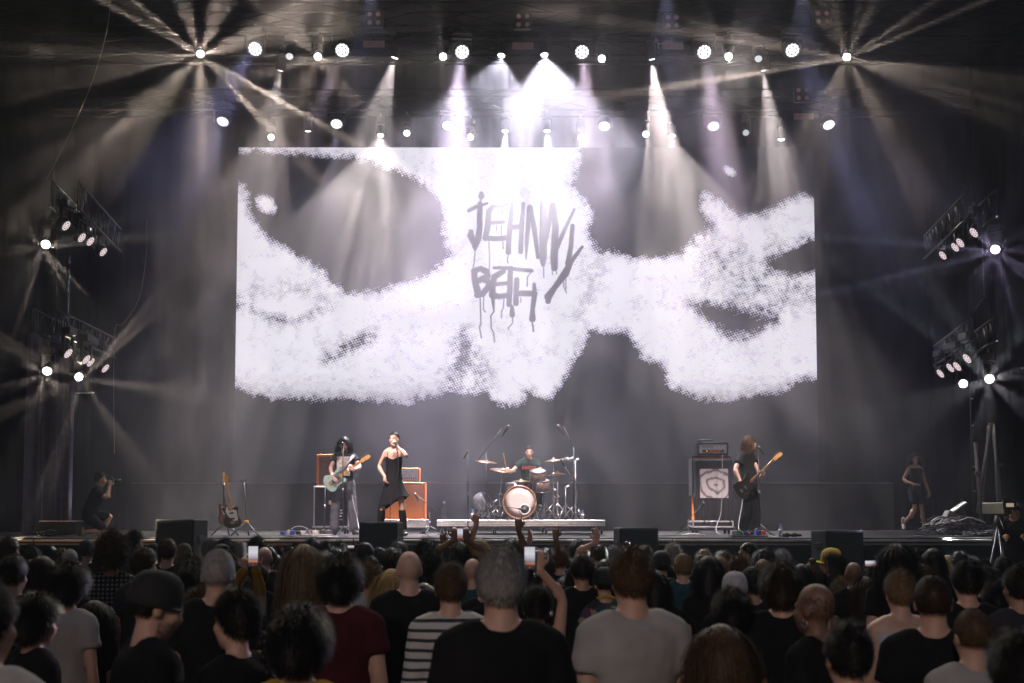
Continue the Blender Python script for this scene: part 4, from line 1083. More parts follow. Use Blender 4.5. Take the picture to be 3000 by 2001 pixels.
# left stack: combo on a cloth covered case
t, zt = case('flight_case', 'black flight case with white scrawl under the brown grille amplifier', 918, 1022, 1424, 24.2, .55)
SCR = [[(.02, .50), (.02, .40)], [(.02, .50), (.06, .49), (.06, .45), (.02, .44)], [(.09, .50), (.09, .39)], [(.09, .50), (.13, .48), (.12, .44), (.09, .44)], [(-.04, .36), (.06, .30), (.15, .35)], [(-.05, .30), (-.05, .16)], [(-.05, .30), (0, .28), (-.01, .24), (-.05, .23), (.01, .16)], [(.04, .28), (.04, .17), (.08, .17)], [(.10, .28), (.16, .29)], [(.10, .23), (.15, .23)], [(.10, .28), (.10, .16), (.17, .16)], [(-.06, .12), (.0, .10), (-.05, .07), (.02, .05)]]
for sg in SCR: obj('painted_scrawl', MB().tube([(x + .06, -.276 - .003, z + .12) for x, z in sg], .008, 5), WHITEP, t)
def amp(name, label, px0, px1, py0, zb, Y, depth, frame, grille, border=.045):
    x0, x1 = XZ(px0, Y), XZ(px1, Y); zt = rz(px0, py0, Y); w = x1 - x0; h = zt - zb
    t = thing(name, label, 'amplifier', ((x0 + x1) / 2, Y + depth / 2, zb), 0)
    fr = MB(); b = border
    fr.box((0, .02, h / 2), (w, depth - .04, h), b=.012)
    for sx in (-1, 1): fr.box((sx * (w / 2 - b / 2), -depth / 2 + .012, h / 2), (b, .06, h), b=.008)
    for z in (b / 2, h - b / 2): fr.box((0, -depth / 2 + .012, z), (w - 2 * b - .002, .06, b), b=.008)
    obj('cabinet', fr, frame, t)
    if grille: obj('grille', MB().box((0, -depth / 2 + .018, h / 2), (w - 2 * b, .02, h - 2 * b)), grille, t)
    return t, w, h, zt
t, w, h, z1 = amp('combo_amplifier', 'orange combo amplifier with brown grille behind the guitarist', 926, 1014, 1331, zt + .002, 24.3, .3, ORANGE, GRILL)
obj('handle', MB().tube([(-.09, 0, h), (-.07, 0, h + .03), (.07, 0, h + .03), (.09, 0, h)], .008, 6), BLKPL, t)
obj('control_panel', MB().box((.12, 0, h + .004), (w * .5, .12, .008), b=.003), GREYM, t)
# centre left stack: orange head and cabinet on a wheeled base
t, zt = case('flight_case', 'low silver wheeled base under the orange cabinet', 1110, 1250, 1522, 23.9, .62, True, TWEED)
t, w, h, z1 = amp('speaker_cabinet', 'big orange speaker cabinet behind the singer', 1128, 1246, 1413, zt + .002, 24.0, .38, ORANGE, OGRILL, .05)
lp = obj('logo_plate', MB().box((-.06, -.185, h * .40), (.13, .006, .055), b=.003), CREAM, t)
obj('lettering', text_mesh('orange', .036), ROSEW, lp, (-.06, -.1895, h * .40), (math.pi / 2, 0, 0))
cr = obj('crest', MB().prism([(-.04, .05), (0, .07), (.04, .05), (.04, -.01), (0, -.06), (-.04, -.01)], .006, Matrix.Translation((-.06, -.185, h * .62))), CREAM, t)
obj('crest_mark', MB().ell((-.06, -.189, h * .62), (.018, .004, .022), 12, 7), ROSEW, cr)
t, w, h, z2 = amp('amplifier_head', 'orange amplifier head with white front panel on the orange cabinet', 1136, 1229, 1371, z1 + .004, 24.05, .26, ORANGE, CREAM, .03)
for k in range(7): obj('knob', MB().tube([(0, 0, 0), (0, -.022, 0)], .011, 10), BLKPL, t, (-.02 + k * .042, -.118, h * .28))
for k in range(6): obj('panel_mark', MB().box((0, 0, 0), (.024, .002, .018)), ORANGE, t, (-.0 + k * .042, -.1195, h * .45))
obj('panel_line', MB().box((.07, -.1195, h * .55), (w * .5, .002, .004)), ORANGE, t)
# bass stack under a black cloth
t, zt = case('flight_case', 'silver edged wheeled base under the cloth covered bass cabinet', 2029, 2149, 1526, 23.8, .62, True, BLKPL)
t, w, h, z1 = amp('bass_cabinet', 'orange bass cabinet mostly hidden by a black printed cloth', 2036, 2143, 1339, zt + .002, 23.95, .42, ORANGE, BLKPL)
Yc = 23.9; xc = (XZ(2036, Yc) + XZ(2143, Yc)) / 2
vs = []; fs = []; nx, nz = 34, 26; W2 = w / 2 + .02
for i in range(nx + 1):
    for k in range(nz + 1):
        u = i / nx * 2 - 1; v = k / nz
        x = u * W2 * ((1.06 + .02 * math.sin(v * 7)) if v > .45 else .97 + .09 * v / .45); z = .0 + v * (z1 - zt + .02)
        y = (.10 * max(0, abs(u) - .9) / .1 if v > .45 else 0) - .03 - (.035 + .03 * math.sin(u * 9) * .6 + .02 * math.sin(u * 23 + 1)) * (1 - v) - .01
        vs.append((x, y, z))
for i in range(nx):
    for k in range(nz):
        a = i * (nz + 1) + k
        if not (u > 2): fs.append((a, a + nz + 1, a + nz + 2, a + 1))
cl = thing('printed_cloth', 'black cloth with a pale rose picture hung over the bass cabinet', 'cloth', (xc, Yc, zt - .06))
m_ = MB(); m_._add(vs, fs, True); co_ = obj('cloth', m_, mk('black_tshirt_cloth', (.022, .022, .024), .9, bump=.25, bscale=150), cl); sd = co_.modifiers.new('t', 'SOLIDIFY'); sd.thickness = .006
obj('side_fold', MB().box((-W2 * 1.05, .24, (z1 - zt) * .74), (.012, .46, (z1 - zt) * .6), None, .004), mk('black_tshirt_cloth', (.022, .022, .024), .9), cl)
obj('top_fold', MB().box((0, .2, z1 - zt + .075), (W2 * 2, .46, .012), b=.004), mk('black_tshirt_cloth', (.022, .022, .024), .9), cl)
rose = bpy.data.materials.new('rose_print'); rose.use_nodes = True; nt = rose.node_tree; b = nt.nodes['Principled BSDF']; b.inputs['Roughness'].default_value = .9
tc = nt.nodes.new('ShaderNodeTexCoord'); mp = nt.nodes.new('ShaderNodeMapping'); mp.inputs['Location'].default_value = (-.56, 0, -.42); mp.inputs['Scale'].default_value = (1, 0, 1); nt.links.new(tc.outputs['Generated'], mp.inputs[0])
wv = nt.nodes.new('ShaderNodeTexWave'); wv.wave_type = 'RINGS'; wv.rings_direction = 'SPHERICAL'; wv.inputs['Scale'].default_value = 1.15; wv.inputs['Distortion'].default_value = 7; wv.inputs['Detail'].default_value = 3; wv.inputs['Detail Scale'].default_value = 1.6
nt.links.new(mp.outputs[0], wv.inputs[0]); ra = nt.nodes.new('ShaderNodeValToRGB'); nt.links.new(wv.outputs[1], ra.inputs[0])
ra.color_ramp.elements[0].color = (.18, .15, .15, 1); ra.color_ramp.elements[1].color = (.62, .56, .56, 1); ra.color_ramp.elements[1].position = .45
nt.links.new(ra.outputs[0], b.inputs['Base Color'])
pr = []; pf = []
px0, px1 = XZ(2050, Yc) - xc, XZ(2133, Yc) - xc; pz0, pz1 = rz(2050, 1459, Yc) - cl.location.z, rz(2050, 1374, Yc) - cl.location.z
for i in range(13):
    for k in range(13):
        x = px0 + (px1 - px0) * i / 12; z = pz0 + (pz1 - pz0) * k / 12; u = x / W2; v = z / (z1 - zt + .02)
        pr.append((x, -.03 - (.035 + .018 * math.sin(u * 9) + .02 * math.sin(u * 23 + 1)) * (1 - v) - .024, z))
for i in range(12):
    for k in range(12): a = i * 13 + k; pf.append((a, a + 13, a + 14, a + 1))
m_ = MB(); m_._add(pr, pf, True); obj('picture_print', m_, rose, cl)
t, w, h, z2 = amp('amplifier_head', 'black bass amplifier head with white front and orange strip on the cloth covered cabinet', 2046, 2136, 1295, z1 + .03, 24.0, .28, BLKPL, None, .02)
pn = obj('front_panel', MB().box((0, -.136, h * .5), (w - .06, .02, h - .09), b=.004), CREAM, t)
obj('lettering', text_mesh('ORANGE', .058), BLKPL, pn, (-.10, -.1475, h * .66), (math.pi / 2, 0, 0))
obj('control_strip', MB().box((.0, -.148, h * .34), (w * .70, .006, h * .20), b=.002), BLKPL, pn)
obj('orange_strip', MB().box((.04, -.1525, h * .34), (w * .42, .004, h * .17), b=.001), ORANGE, pn)
for k, x in enumerate((-.07, 0, .04, .08, .15)): obj('knob', MB().tube([(x, -.153, h * .34), (x, -.175, h * .34)], .016 if k in (0, 4) else .009, 10), BLKPL, pn)
obj('pilot_lamp', MB().ell((-.12, -.153, h * .34), (.014, .006, .014), 10, 6), em('pilot_glow', (1, .35, .06), 1.6), pn)
obj('tuner_box', MB().box((-.13, 0, h + .03), (.28, .2, .05), b=.008), BLKPL, t)
# mics and stands on the deck
straight_stand(1005, 22.2, (1005, 1305), 'microphone stand in front of the long haired guitarist', tilt=(.1, -.5, .75))
straight_stand(1371, 22.8, (1371, 1330), 'tall straight microphone stand left of the drum riser', base='round', tilt=(.45, -.3, .7))
straight_stand(2226, 21.4, (2222, 1318), 'microphone stand at the bassist with yellow ringed legs', tilt=(-.45, .1, .7))
straight_stand(950, 23.8, (953, 1405), 'thin stand with a square microphone before the combo amplifier', base='round')
straight_stand(1259, 23.3, (1259, 1500), 'short boom stand miking the orange cabinet', boom=(1281, 1498, 1222, 1452))
straight_stand(2018, 23.2, (2018, 1520), 'short boom stand miking the cloth covered bass cabinet', boom=(1992, 1550, 2056, 1479))
# guitar on its stand and the empty stand
def gstand(px, Y, top, label, ring=True):
    g = G(px, Y); t = thing('guitar_stand', label, 'guitar stand', g, 0, 'guitar stands')
    H = rz(top[0], top[1], Y) - g.z; dx = P(top[0], top[1], Y).x - g.x
    obj('pole', MB().tube([(.0, .02, .24), (dx, .06, H)], .010, 7), GREYM, t)
    obj('neck_yoke', MB().tube([(dx - .05, -.03, H + .03), (dx - .03, .02, H), (dx + .03, .02, H), (dx + .06, -.03, H + .03)], .009, 6), BLKPL, t)
    obj('collar', MB().box((0, 0, .25), (.075, .05, .05), b=.01), TAPEY, t)
    for a in (-2.6, -.55, 1.57): obj('leg', MB().tube([(0, 0, .25), (math.cos(a) * .28, math.sin(a) * .22, .012)], .013, 7), GREYM, t)
    return t
gstand(664, 21.7, (655, 1420), 'guitar stand holding the black guitar on the left')
gstand(722, 21.5, (712, 1410), 'empty guitar stand right of the black guitar')
gstand(2218, 22.9, (2212, 1450), 'guitar stand half hidden behind the bassist')
guitar('electric_guitar', 'black electric guitar with maple neck resting upright on its stand', gm(679, 1512, 21.55, 99, .25) @ Matrix.Scale(.94, 4), BLKGL, WOOD)
guitar('electric_guitar', 'brown guitar seen nearly edge on behind the black guitar', gm(655, 1503, 21.75, 93, 1.25) @ Matrix.Scale(.92, 4), mk('brown_stain', (.12, .05, .03), .3, coat=.5), ROSEW)
# drum riser
YR0, YR1 = 23.2, 25.9; zr = rz(1500, 1523, YR0)
xr0, xr1 = XZ(1282, YR0), XZ(1771, YR0)
t = thing('drum_riser', 'low wheeled silver edged riser carrying the drum kit', 'riser', ((xr0 + xr1) / 2, (YR0 + YR1) / 2, STZ))
hw, hd, hz = (xr1 - xr0) / 2, (YR1 - YR0) / 2, zr - STZ
obj('deck', MB().box((0, 0, hz - .055), (2 * hw - .02, 2 * hd - .02, .10), b=.005), mk('riser_top', (.03, .03, .032), .6), t)
for z_, hh in ((hz - .022, .040), (hz - .070, .044), (hz - .108, .022)): obj('edge_profile', MB().box((0, -hd, z_), (2 * hw + .01, .03 + (.01 if hh < .03 else 0), hh), b=.004), TWEED, t)
for sx in (-1, 1): obj('side_profile', MB().box((sx * hw, .02, hz - .06), (.03, 2 * hd - .05, .11), b=.004), TWEED, t)
for x in (-.95, -.33, .30, .97):
    for sy in (-1, 1): caster(t, (x * hw, sy * (hd - .12), 0), .055, TWEED)
# drum kit
def onR(px, py, Y): return P(px, py, Y) - V3((kit.location.x, kit.location.y, zr))
KY = 24.0
kit = thing('drum_kit', 'drum kit with pale bass drum head on the riser', 'drum kit', (XZ(1522, KY), KY, zr))
RY = Matrix.Rotation(math.pi / 2, 3, 'X')
c = onR(1522, 1472, KY - .2); r_ = c.z - .015
bd = obj('bass_drum', MB().lathe([(r_ * .97, -.02), (r_ * .97, .42)], (0, 0, 0), Matrix.Rotation(-math.pi / 2, 3, 'X'), 40), BLKGL, kit, (c.x, -.2, c.z))
obj('front_head', MB().lathe([(.001, .0), (r_ * .5, .002), (r_ * .95, .0)], (0, 0, 0), RY, 40), DRUMHEAD, bd, (0, -.022, 0))
def hoop(R0, r0, mat, parent, loc, n=40, name='hoop', rot=None):
    o = obj(name, MB().tube([V3((R0 * math.cos(k * math.tau / n), 0, R0 * math.sin(k * math.tau / n))) for k in range(n + 1)], r0, 8), mat, parent, loc)
    if rot: o.rotation_euler = rot
    return o
hoop(r_ * .985, .017, mk('hoop_wood', (.32, .15, .07), .35, coat=.4), bd, (0, -.03, 0)); hoop(r_ * .985, .017, CHROME, bd, (0, .42, 0))
hx, hz_ = XZ(1537, KY) - XZ(1522, KY), -(1492 - 1472) * KY / FPX
obj('port_ring', MB().lathe([(.11, 0), (.115, .004), (.085, .006), (.08, 0)], (0, 0, 0), RY, 28), WHITEP, bd, (hx, -.028, hz_))
obj('port_hole', MB().lathe([(.001, .0), (.082, .0), (.082, .004), (.001, .004)], (0, 0, 0), RY, 24), BLKPL, bd, (hx, -.03, hz_))
for k in range(10):
    a = k * math.tau / 10 + .3; obj('tension_lug', MB().box((r_ * 1.0 * math.cos(a), .0, r_ * 1.0 * math.sin(a)), (.02, .09, .02), Matrix.Rotation(-a, 3, 'Y'), .004), CHROME, bd)
for s in (-1, 1): obj('spur', MB().tube([(s * r_ * .9, .05, -.1), (s * r_ * 1.15, -.12, -c.z + .01)], .011, 7), CHROME, bd)
def drum(px, py, Y, R0, H, tilt, name='rack_tom', mat=None):
    p = onR(px, py, Y); d = obj(name, MB().lathe([(R0, -H / 2), (R0, H / 2)], n=28), mat or mk('pearl_shell', (.16, .10, .09), .25, coat=.6), kit, p); d.rotation_euler = (tilt, 0, 0)
    for z in (-H / 2, H / 2): obj('rim', MB().tube([V3((R0 * 1.02 * math.cos(k * math.tau / 28), R0 * 1.02 * math.sin(k * math.tau / 28), z)) for k in range(29)], .009, 6), CHROME, d)
    obj('batter_head', MB().lathe([(.001, H / 2 + .004), (R0 * .98, H / 2 + .002)], n=28), DRUMHEAD, d)
    for k in range(8):
        a = k * math.tau / 8 + .2; obj('tension_lug', MB().box((0, 0, 0), (.018, .014, H * .85), None, .004), CHROME, d, (R0 * 1.03 * math.cos(a), R0 * 1.03 * math.sin(a), 0), (0, 0, a))
    return d
drum(1576, 1394, KY + .1, .155, .20, .35)
drum(1585, 1422, KY + .15, .165, .20, .25, 'floor_tom')
drum(1508, 1425, KY + .55, .175, .13, .1, 'snare_drum', CHROME)
def cym(px, py, Y, wpx, tilt, roll=0.0, foot=None, label=None):
    p = onR(px, py, Y); R0 = wpx / FPX * Y / 2
    cy = obj('cymbal', MB().lathe([(.001, .030), (R0 * .16, .024), (R0 * .2, .012), (R0 * .6, .0), (R0, -.018), (R0, -.021), (R0 * .6, -.004), (R0 * .2, .008), (.001, .024)], n=36), BRONZE, kit, p); cy.rotation_euler = (tilt, roll, 0)
    obj('wing_nut', MB().lathe([(.012, .02), (.016, .04), (.006, .06)], n=10), CHROME, cy)
    st = obj('cymbal_stand', MB().tube([(p.x, p.y, p.z), (p.x + (foot or 0), p.y, p.z * .5), (p.x + (foot or 0), p.y, .06)], [.008, .013, .015], 8), CHROME, kit)
    obj('stand_clamp', MB().tube([(p.x + (foot or 0), p.y, p.z * .5 - .03), (p.x + (foot or 0), p.y, p.z * .5 + .04)], .022, 8).ell((p.x + (foot or 0) + .03, p.y, p.z * .5), (.02, .012, .012), 8, 6), CHROME, st)
    for k in range(3):
        a = k * math.tau / 3 + px; q = (p.x + (foot or 0), p.y)
        obj('stand_leg', MB().tube([(q[0], q[1], .32), (q[0] + math.cos(a) * .17, q[1] + math.sin(a) * .17, .14), (q[0] + math.cos(a) * .26, q[1] + math.sin(a) * .26, .012)], .010, 6), CHROME, st)
        obj('leg_brace', MB().tube([(q[0], q[1], .10), (q[0] + math.cos(a) * .17, q[1] + math.sin(a) * .17, .14)], .007, 6), CHROME, st)
cym(1425, 1351, 24.3, 62, .12, .12); cym(1474, 1375, 23.9, 78, .18, .1, -.06); cym(1526, 1408, 24.5, 56, .05); cym(1622, 1347, 24.5, 52, .08, -.1); cym(1634, 1387, 24.6, 48, .03); cym(1622, 1391, 24.6, 38, .03, 0)
for px, top, Y in ((1686, 1348, 24.2), (1657, 1426, 24.4), (1594, 1440, 24.2), (1447, 1470, 24.2)):
    p = onR(px, top, Y); o = obj('hardware_stand', MB().tube([(p.x, p.y, .06), (p.x, p.y, p.z)], .014, 8).tube([(p.x - .02, p.y, p.z - .02), (p.x + .08, p.y, p.z + .03)], .02, 8), CHROME, kit)
    for k in range(3):
        a = k * math.tau / 3 + px * 1.7; obj('stand_leg', MB().tube([(p.x, p.y, .30), (p.x + math.cos(a) * .17, p.y + math.sin(a) * .17, .13), (p.x + math.cos(a) * .25, p.y + math.sin(a) * .25, .012)], .010, 6), CHROME, o)
p = onR(1668, 1345, 24.2)
for k in range(5): obj('rack_clamp', MB().tube([(0, 0, -.03), (0, 0, .04)], .022, 8).ell((.035, -.01, .0), (.028, .014, .014), 8, 6), CHROME, kit, (p.x - .02 + k * .035 - .06, p.y, p.z + .02 * math.sin(k * 2)), (.6 * k, .4, 0))
p = onR(1520, 1440, 25.2); obj('throne', MB().lathe([(.001, -.04), (.17, -.04), (.18, 0), (.16, .04), (.001, .045)], n=24).tube([(0, 0, -.04), (0, 0, -.38)], .02), BLKCL, kit, (XZ(1550, 25.0) - kit.location.x, 1.0, .65))
pe = obj('kick_pedal', MB().box((0, .55, .03), (.09, .26, .03), Matrix.Rotation(.2, 3, 'X'), .005), CHROME, kit)
# kick mic, overhead mics, riser extras
def rstand(px, Y, top, boom, label, big=True):
    g = V3((XZ(px, Y), Y, zr)); t = thing('mic_stand', label, 'mic stand', g, 0, 'microphone stands')
    j = P(top[0], top[1], Y) - g
    obj('pole', MB().tube([(0, 0, .1), j], [.013, .010], 8), BLACKM, t); tripod(t, 0, .30, .14)
    a = P(boom[0], boom[1], Y) - g; b = P(boom[2], boom[3], Y) - g
    obj('boom_arm', MB().tube([a, b], .0075, 7), BLACKM, t)
    d = V3(boom[6:9]) if len(boom) > 6 else (b - a)
    e = P(boom[4], boom[5], Y) - g
    m_ = obj('microphone', MB().lathe([(.010, -.17), (.016, -.13), (.022, -.12), (.024, -.05), (.036, -.04), (.04, .06), (.03, .09), (.001, .1)] if big else [(.012, -.12), (.02, -.05), (.034, -.02), (.036, .04), (.001, .06)], (0, 0, 0), d.normalized().to_track_quat('Z', 'Y').to_matrix(), 14), mk('mic_body', (.06, .055, .06), .4, .5), t, e)
    return t
rstand(1424, 23.8, (1424, 1325), (1397, 1354, 1469, 1256, 1484, 1258, .5, -.1, .75), 'overhead boom microphone on the left of the drum kit')
rstand(1681, 23.8, (1681, 1310), (1694, 1331, 1650, 1250, 1640, 1256, -.5, -.1, .75), 'overhead boom microphone on the right of the drum kit')
rstand(1437, 23.45, (1437, 1478), (1437, 1478, 1522, 1491, 1536, 1493, 1, 0, -.12), 'low boom microphone in front of the bass drum hole', False)
rstand(1692, 23.6, (1690, 1440), (1648, 1360, 1700, 1432, 1648, 1352, -.3, 0, .8), 'slanted microphone arm at the right side cymbals', False)
t = thing('clear_drum_shell', 'clear plastic drum shell lying tilted at the left of the kit', 'drum shell', (XZ(1412, 24.2), 24.2, zr))
cs = obj('shell', MB().lathe([(.13, -.11), (.17, -.08), (.18, 0), (.17, .08), (.13, .11), (.125, .11), (.16, .07), (.17, 0), (.16, -.07), (.125, -.11)], n=26), CLEAR, t, (0, 0, .36)); cs.rotation_euler = (.3, 1.0, 0)
hp_ = hoop(.175, .006, CHROME, t, (0, 0, .36), 26, 'rim', (.3, 1.0, 0)); obj('rest', MB().tube([(0, 0, 0), (0, 0, .2)], .014, 8), CHROME, t)
def bottle(px, py, Y, z0, label, hpx=34):
    x = XZ(px, Y); H = hpx / FPX * Y
    t = thing('water_bottle', label, 'bottle', (x, Y, z0), 0, 'water bottles'); r = H * .15
    obj('bottle_body', MB().lathe([(r * .9, 0), (r, .01), (r, H * .30), (r * .92, H * .34), (r, H * .38), (r, H * .66), (r * .5, H * .84), (r * .42, H * .9), (.001, H * .9)], n=18), CLEAR, t)
    obj('bottle_label', MB().lathe([(r * 1.02, H * .36), (r * 1.02, H * .60)], n=18), mk('bottle_label_paper', (.55, .60, .78), .5), t)
    obj('bottle_cap', MB().lathe([(r * .5, H * .88), (r * .5, H * .99), (.001, H)], n=14), mk('blue_cap', (.06, .12, .55), .4), t)
bottle(1385, 1520, 23.35, zr, 'water bottle with blue cap on the left end of the riser', 30); bottle(1707, 1520, 23.5, zr, 'water bottle with blue cap on the right end of the riser', 28)
bottle(2286, 1570, 20.6, STZ, 'water bottle with blue cap standing on the stage edge at the right', 38)
t = thing('towel', 'crumpled black towel on the stage edge beside the water bottle', 'towel', (XZ(2316, 20.7), 20.7, STZ)); tb = MB()
for k in range(7): tb.ell((-.12 + k * .045, random.Random(k).uniform(-.05, .05), .028), (.05, .06, .03 + .014 * math.sin(k * 2)), 10, 7)
obj('cloth_folds', remesh(tb, .014, 3, .02, .05, 'cloth_folds'), BLKCL, t)
t = thing('flask', 'dark glass flask standing on the left end of the riser', 'flask', (XZ(1301, 23.5), 23.5, STZ + .0)); obj('glass', MB().lathe([(.04, 0), (.042, .12), (.036, .22), (.02, .28), (.026, .31), (.001, .31)], n=16), mk('smoky_glass', (.12, .12, .13), .1, trans=.6), t, (0, 0, .0)); obj('stopper', MB().lathe([(.024, .3), (.028, .34), (.001, .35)], n=12), CHROME, t)
t.location.z = zr
# pedal boards
def pedals(px0, px1, Y, label, cols, seed):
    x0, x1 = XZ(px0, Y), XZ(px1, Y); t = thing('pedal_board', label, 'pedal board', ((x0 + x1) / 2, Y, STZ)); r = random.Random(seed)
    obj('board', MB().box((0, 0, .02), (x1 - x0, .32, .03), b=.005), mk('board_grey', (.25, .24, .25), .5, .4), t)
    n = len(cols)
    for k, cmat in enumerate(cols):
        x = (k + .5) / n * (x1 - x0) - (x1 - x0) / 2; hgt = r.uniform(.05, .075)
        pd = obj('pedal', MB().box((x, -.06 + .12 * (k % 2), .036 + hgt / 2), ((x1 - x0) / n * .86, .13, hgt), b=.006), cmat, t)
        obj('footswitch', MB().tube([(x, -.1 + .12 * (k % 2), .036 + hgt), (x, -.1 + .12 * (k % 2), .05 + hgt)], .012, 8), CHROME, pd)
        for q in (-1, 1): obj('knob', MB().tube([(x + q * .02, -.03 + .12 * (k % 2), .036 + hgt), (x + q * .02, -.03 + .12 * (k % 2), .054 + hgt)], .009, 8), BLKPL, pd)
    obj('indicator', MB().ell((0, -.13, .07), (.008, .006, .008), 8, 5), em('red_led', (1, .08, .04), 2.5), t)
pedals(825, 880, 20.75, 'small board of blue and silver effects pedals left of the guitarist', [BLUEP, TWEED, BLUEP, BLKPL], 1)
pedals(2138, 2244, 20.6, 'board of white, green and blue effects pedals at the feet of the bassist', [WHITEP, GREENP, BLUEP, BLKPL, BLUEP, RED], 2)
pedals(880, 975, 21.6, 'long grey pedal board between the guitarist and the stage edge', [TWEED, GREYM, TWEED, BLKPL, GREYM], 3)
# cables on the deck
rc = random.Random(5)
def floor_cable(label, pts, Y, mat=CABLE, r=.007, wob=.06):
    out = []
    for px, up, dY in pts: out.append(V3((XZ(px, Y + dY) + rc.uniform(-wob, wob), Y + dY, STZ + .008 + up)))
    cable('cable', label, out, r, mat, 'cable', 'cables on the deck')
floor_cable('looped cable rising from the pedals left of the guitarist', [(835, .03, 0), (860, .16, .1), (890, .14, .2), (905, .02, .2), (930, .0, .1), (960, .0, 0), (1000, .0, .2)], 20.8, CABLEG)
floor_cable('cable winding along the stage edge below the guitarist', [(790, 0, 0), (850, 0, .2), (920, 0, -.1), (980, 0, .1), (1050, 0, -.2), (1100, 0, .1)], 20.4, CABLEG)
floor_cable('cable trailing from the stage edge left of the singer', [(900, 0, .2), (950, 0, -.1), (990, 0, .1), (1030, 0, -.05)], 20.3)
floor_cable('guitar lead hanging in a curve beside the guitarist', [(1036, .72, 0), (1042, .5, 0), (1040, .25, 0), (1050, .06, -.3), (1075, .0, -.6)], 22.6, CABLEG)
floor_cable('cable along the deck in front of the drum riser', [(1560, 0, 0), (1610, 0, .2), (1650, 0, .0), (1700, 0, .3), (1780, 0, .1)], 21.3)
floor_cable('bass lead curving down from the bass guitar to the pedals', [(2172, .72, 0), (2176, .4, -.1), (2170, .12, -.4), (2180, .05, -.9)], 21.6, CABLEG)
floor_cable('cable hanging down over the bass stack cloth', [(2118, 1.5, 0), (2117, .9, -.05), (2112, .4, -.1), (2098, .12, -.3), (2110, .0, -.8), (2160, 0, -1.4)], 23.6, CABLEG, .006, .0)
floor_cable('coil of cable on the deck below the bass boom stand', [(2000, 0, 0), (2030, .02, .15), (2055, 0, 0), (2025, .03, -.12), (2000, 0, .02), (2035, .03, .1), (2050, .0, -.05)], 22.4, CABLEG)
floor_cable('cable snaking on the deck left of the bass stack', [(1900, 0, .3), (1950, 0, .0), (1990, 0, .25), (2060, 0, .1)], 21.6)
# front monitors on subwoofers before the stage
for k, (x0, x1, yt, lb, ya) in enumerate(((470, 597, 1521, 'black speaker box at the stage front on the left, below the guitar stands', -.22), (1058, 1177, 1529, 'black speaker box at the stage front directly before the singer', -.1), (1802, 1922, 1545, 'black speaker box at the stage front between drums and bass stack', .12), (2388, 2515, 1553, 'black speaker box at the stage front on the far right', .25))):
    Y = 19.25; w = (x1 - x0) / FPX * Y * .95; zt_ = rz(x0, yt, Y); xx = XZ((x0 + x1) / 2, Y)
    s_ = thing('subwoofer', 'big black subwoofer on the ground under the %s front speaker' % ('leftmost', 'second', 'third', 'rightmost')[k], 'subwoofer', (xx, Y + .1, 0), 0, 'subwoofers before the stage')
    obj('cabinet', MB().box((0, 0, .6), (1.2, .7, 1.2), b=.02), BLKPL, s_); obj('grille', MB().box((0, -.36, .6), (1.1, .02, 1.1), b=.01), mk('steel_grille', (.02, .02, .022), .6, .5, bump=.6, bscale=400), s_)
    f_ = thing('front_speaker', lb, 'speaker', (xx, Y, 1.2), ya, 'speakers along the stage front')
    h = zt_ - 1.2
    obj('cabinet', MB().box((0, 0, h / 2), (w, .5, h), b=.02), mk('speaker_paint', (.012, .012, .014), .7, bump=.5, bscale=250, spec=.2), f_)
    obj('grille', MB().box((0, -.256, h / 2), (w * .9, .014, h * .9), b=.006), mk('steel_grille', (.02, .02, .022), .6, .5), f_)
    for s in (-1, 1): obj('handle', MB().box((s * (w / 2 + .004), 0, h * .62), (.012, .16, .09), b=.004), BLACKM, f_)
    obj('rubber_foot', MB().box((0, 0, .004), (w * .8, .3, .012)), BLKPL, f_)
    obj('badge', MB().box((w * .3, -.266, h * .12), (.06, .006, .02), b=.002), GREYM, f_)
# ------------------------------------------------------------------ the performers and crew
def toward(px0, Y, s, yaw):
    """pixel -> local point of a figure standing on the deck at px0, Y with scale s and yaw"""
    inv = (Matrix.Translation(G(px0, Y)) @ Matrix.Rotation(yaw, 4, 'Z') @ Matrix.Scale(s, 4)).inverted()
    return lambda px, py, dY=0.0: inv @ P(px, py, Y + dY)
EYE = mk('eye_dark', (.02, .015, .012), .25); LIP = mk('lip', (.28, .09, .08), .5)
def face(t, p, brow='dark', lip=LIP, open_=0.0):
    R_ = headR(p); c = p['head']; e = R_.to_euler()
    for s in (-1, 1):
        o = obj('eye', MB().ell((s * .031, .082, -.002), (.013, .006, .006), 10, 7), EYE, t, c); o.rotation_euler = e
        o = obj('eyebrow', MB().tube([(s * .016, .093, .018), (s * .034, .091, .023), (s * .052, .078, .018)], .004, 6), HAIRC[brow], t, c); o.rotation_euler = e
    o = obj('mouth', MB().ell((0, .098, -.068), (.021, .006, .006 + open_), 12, 7), lip, t, c); o.rotation_euler = e
def figure(label, px, Y, s, yaw, p, skin, hair, hcol, hs=1400, hw=1.0, vox=.010, lip=LIP, open_=0.0, feet=True, z=None):
    g = G(px, Y)
    if z is not None: g.z = z
    t = thing('person', label, 'person', g, yaw); t.scale = (s, s, s)
    obj('body', body(p, vox, feet=feet), SKINS[skin], t)
    if hair:
        h = obj('hair', hair_mesh(hair, 11, hs, hw), HAIRC[hcol], t, p['head']); h.rotation_euler = headR(p).to_euler()
    face(t, p, 'dark', lip, open_)
    return t
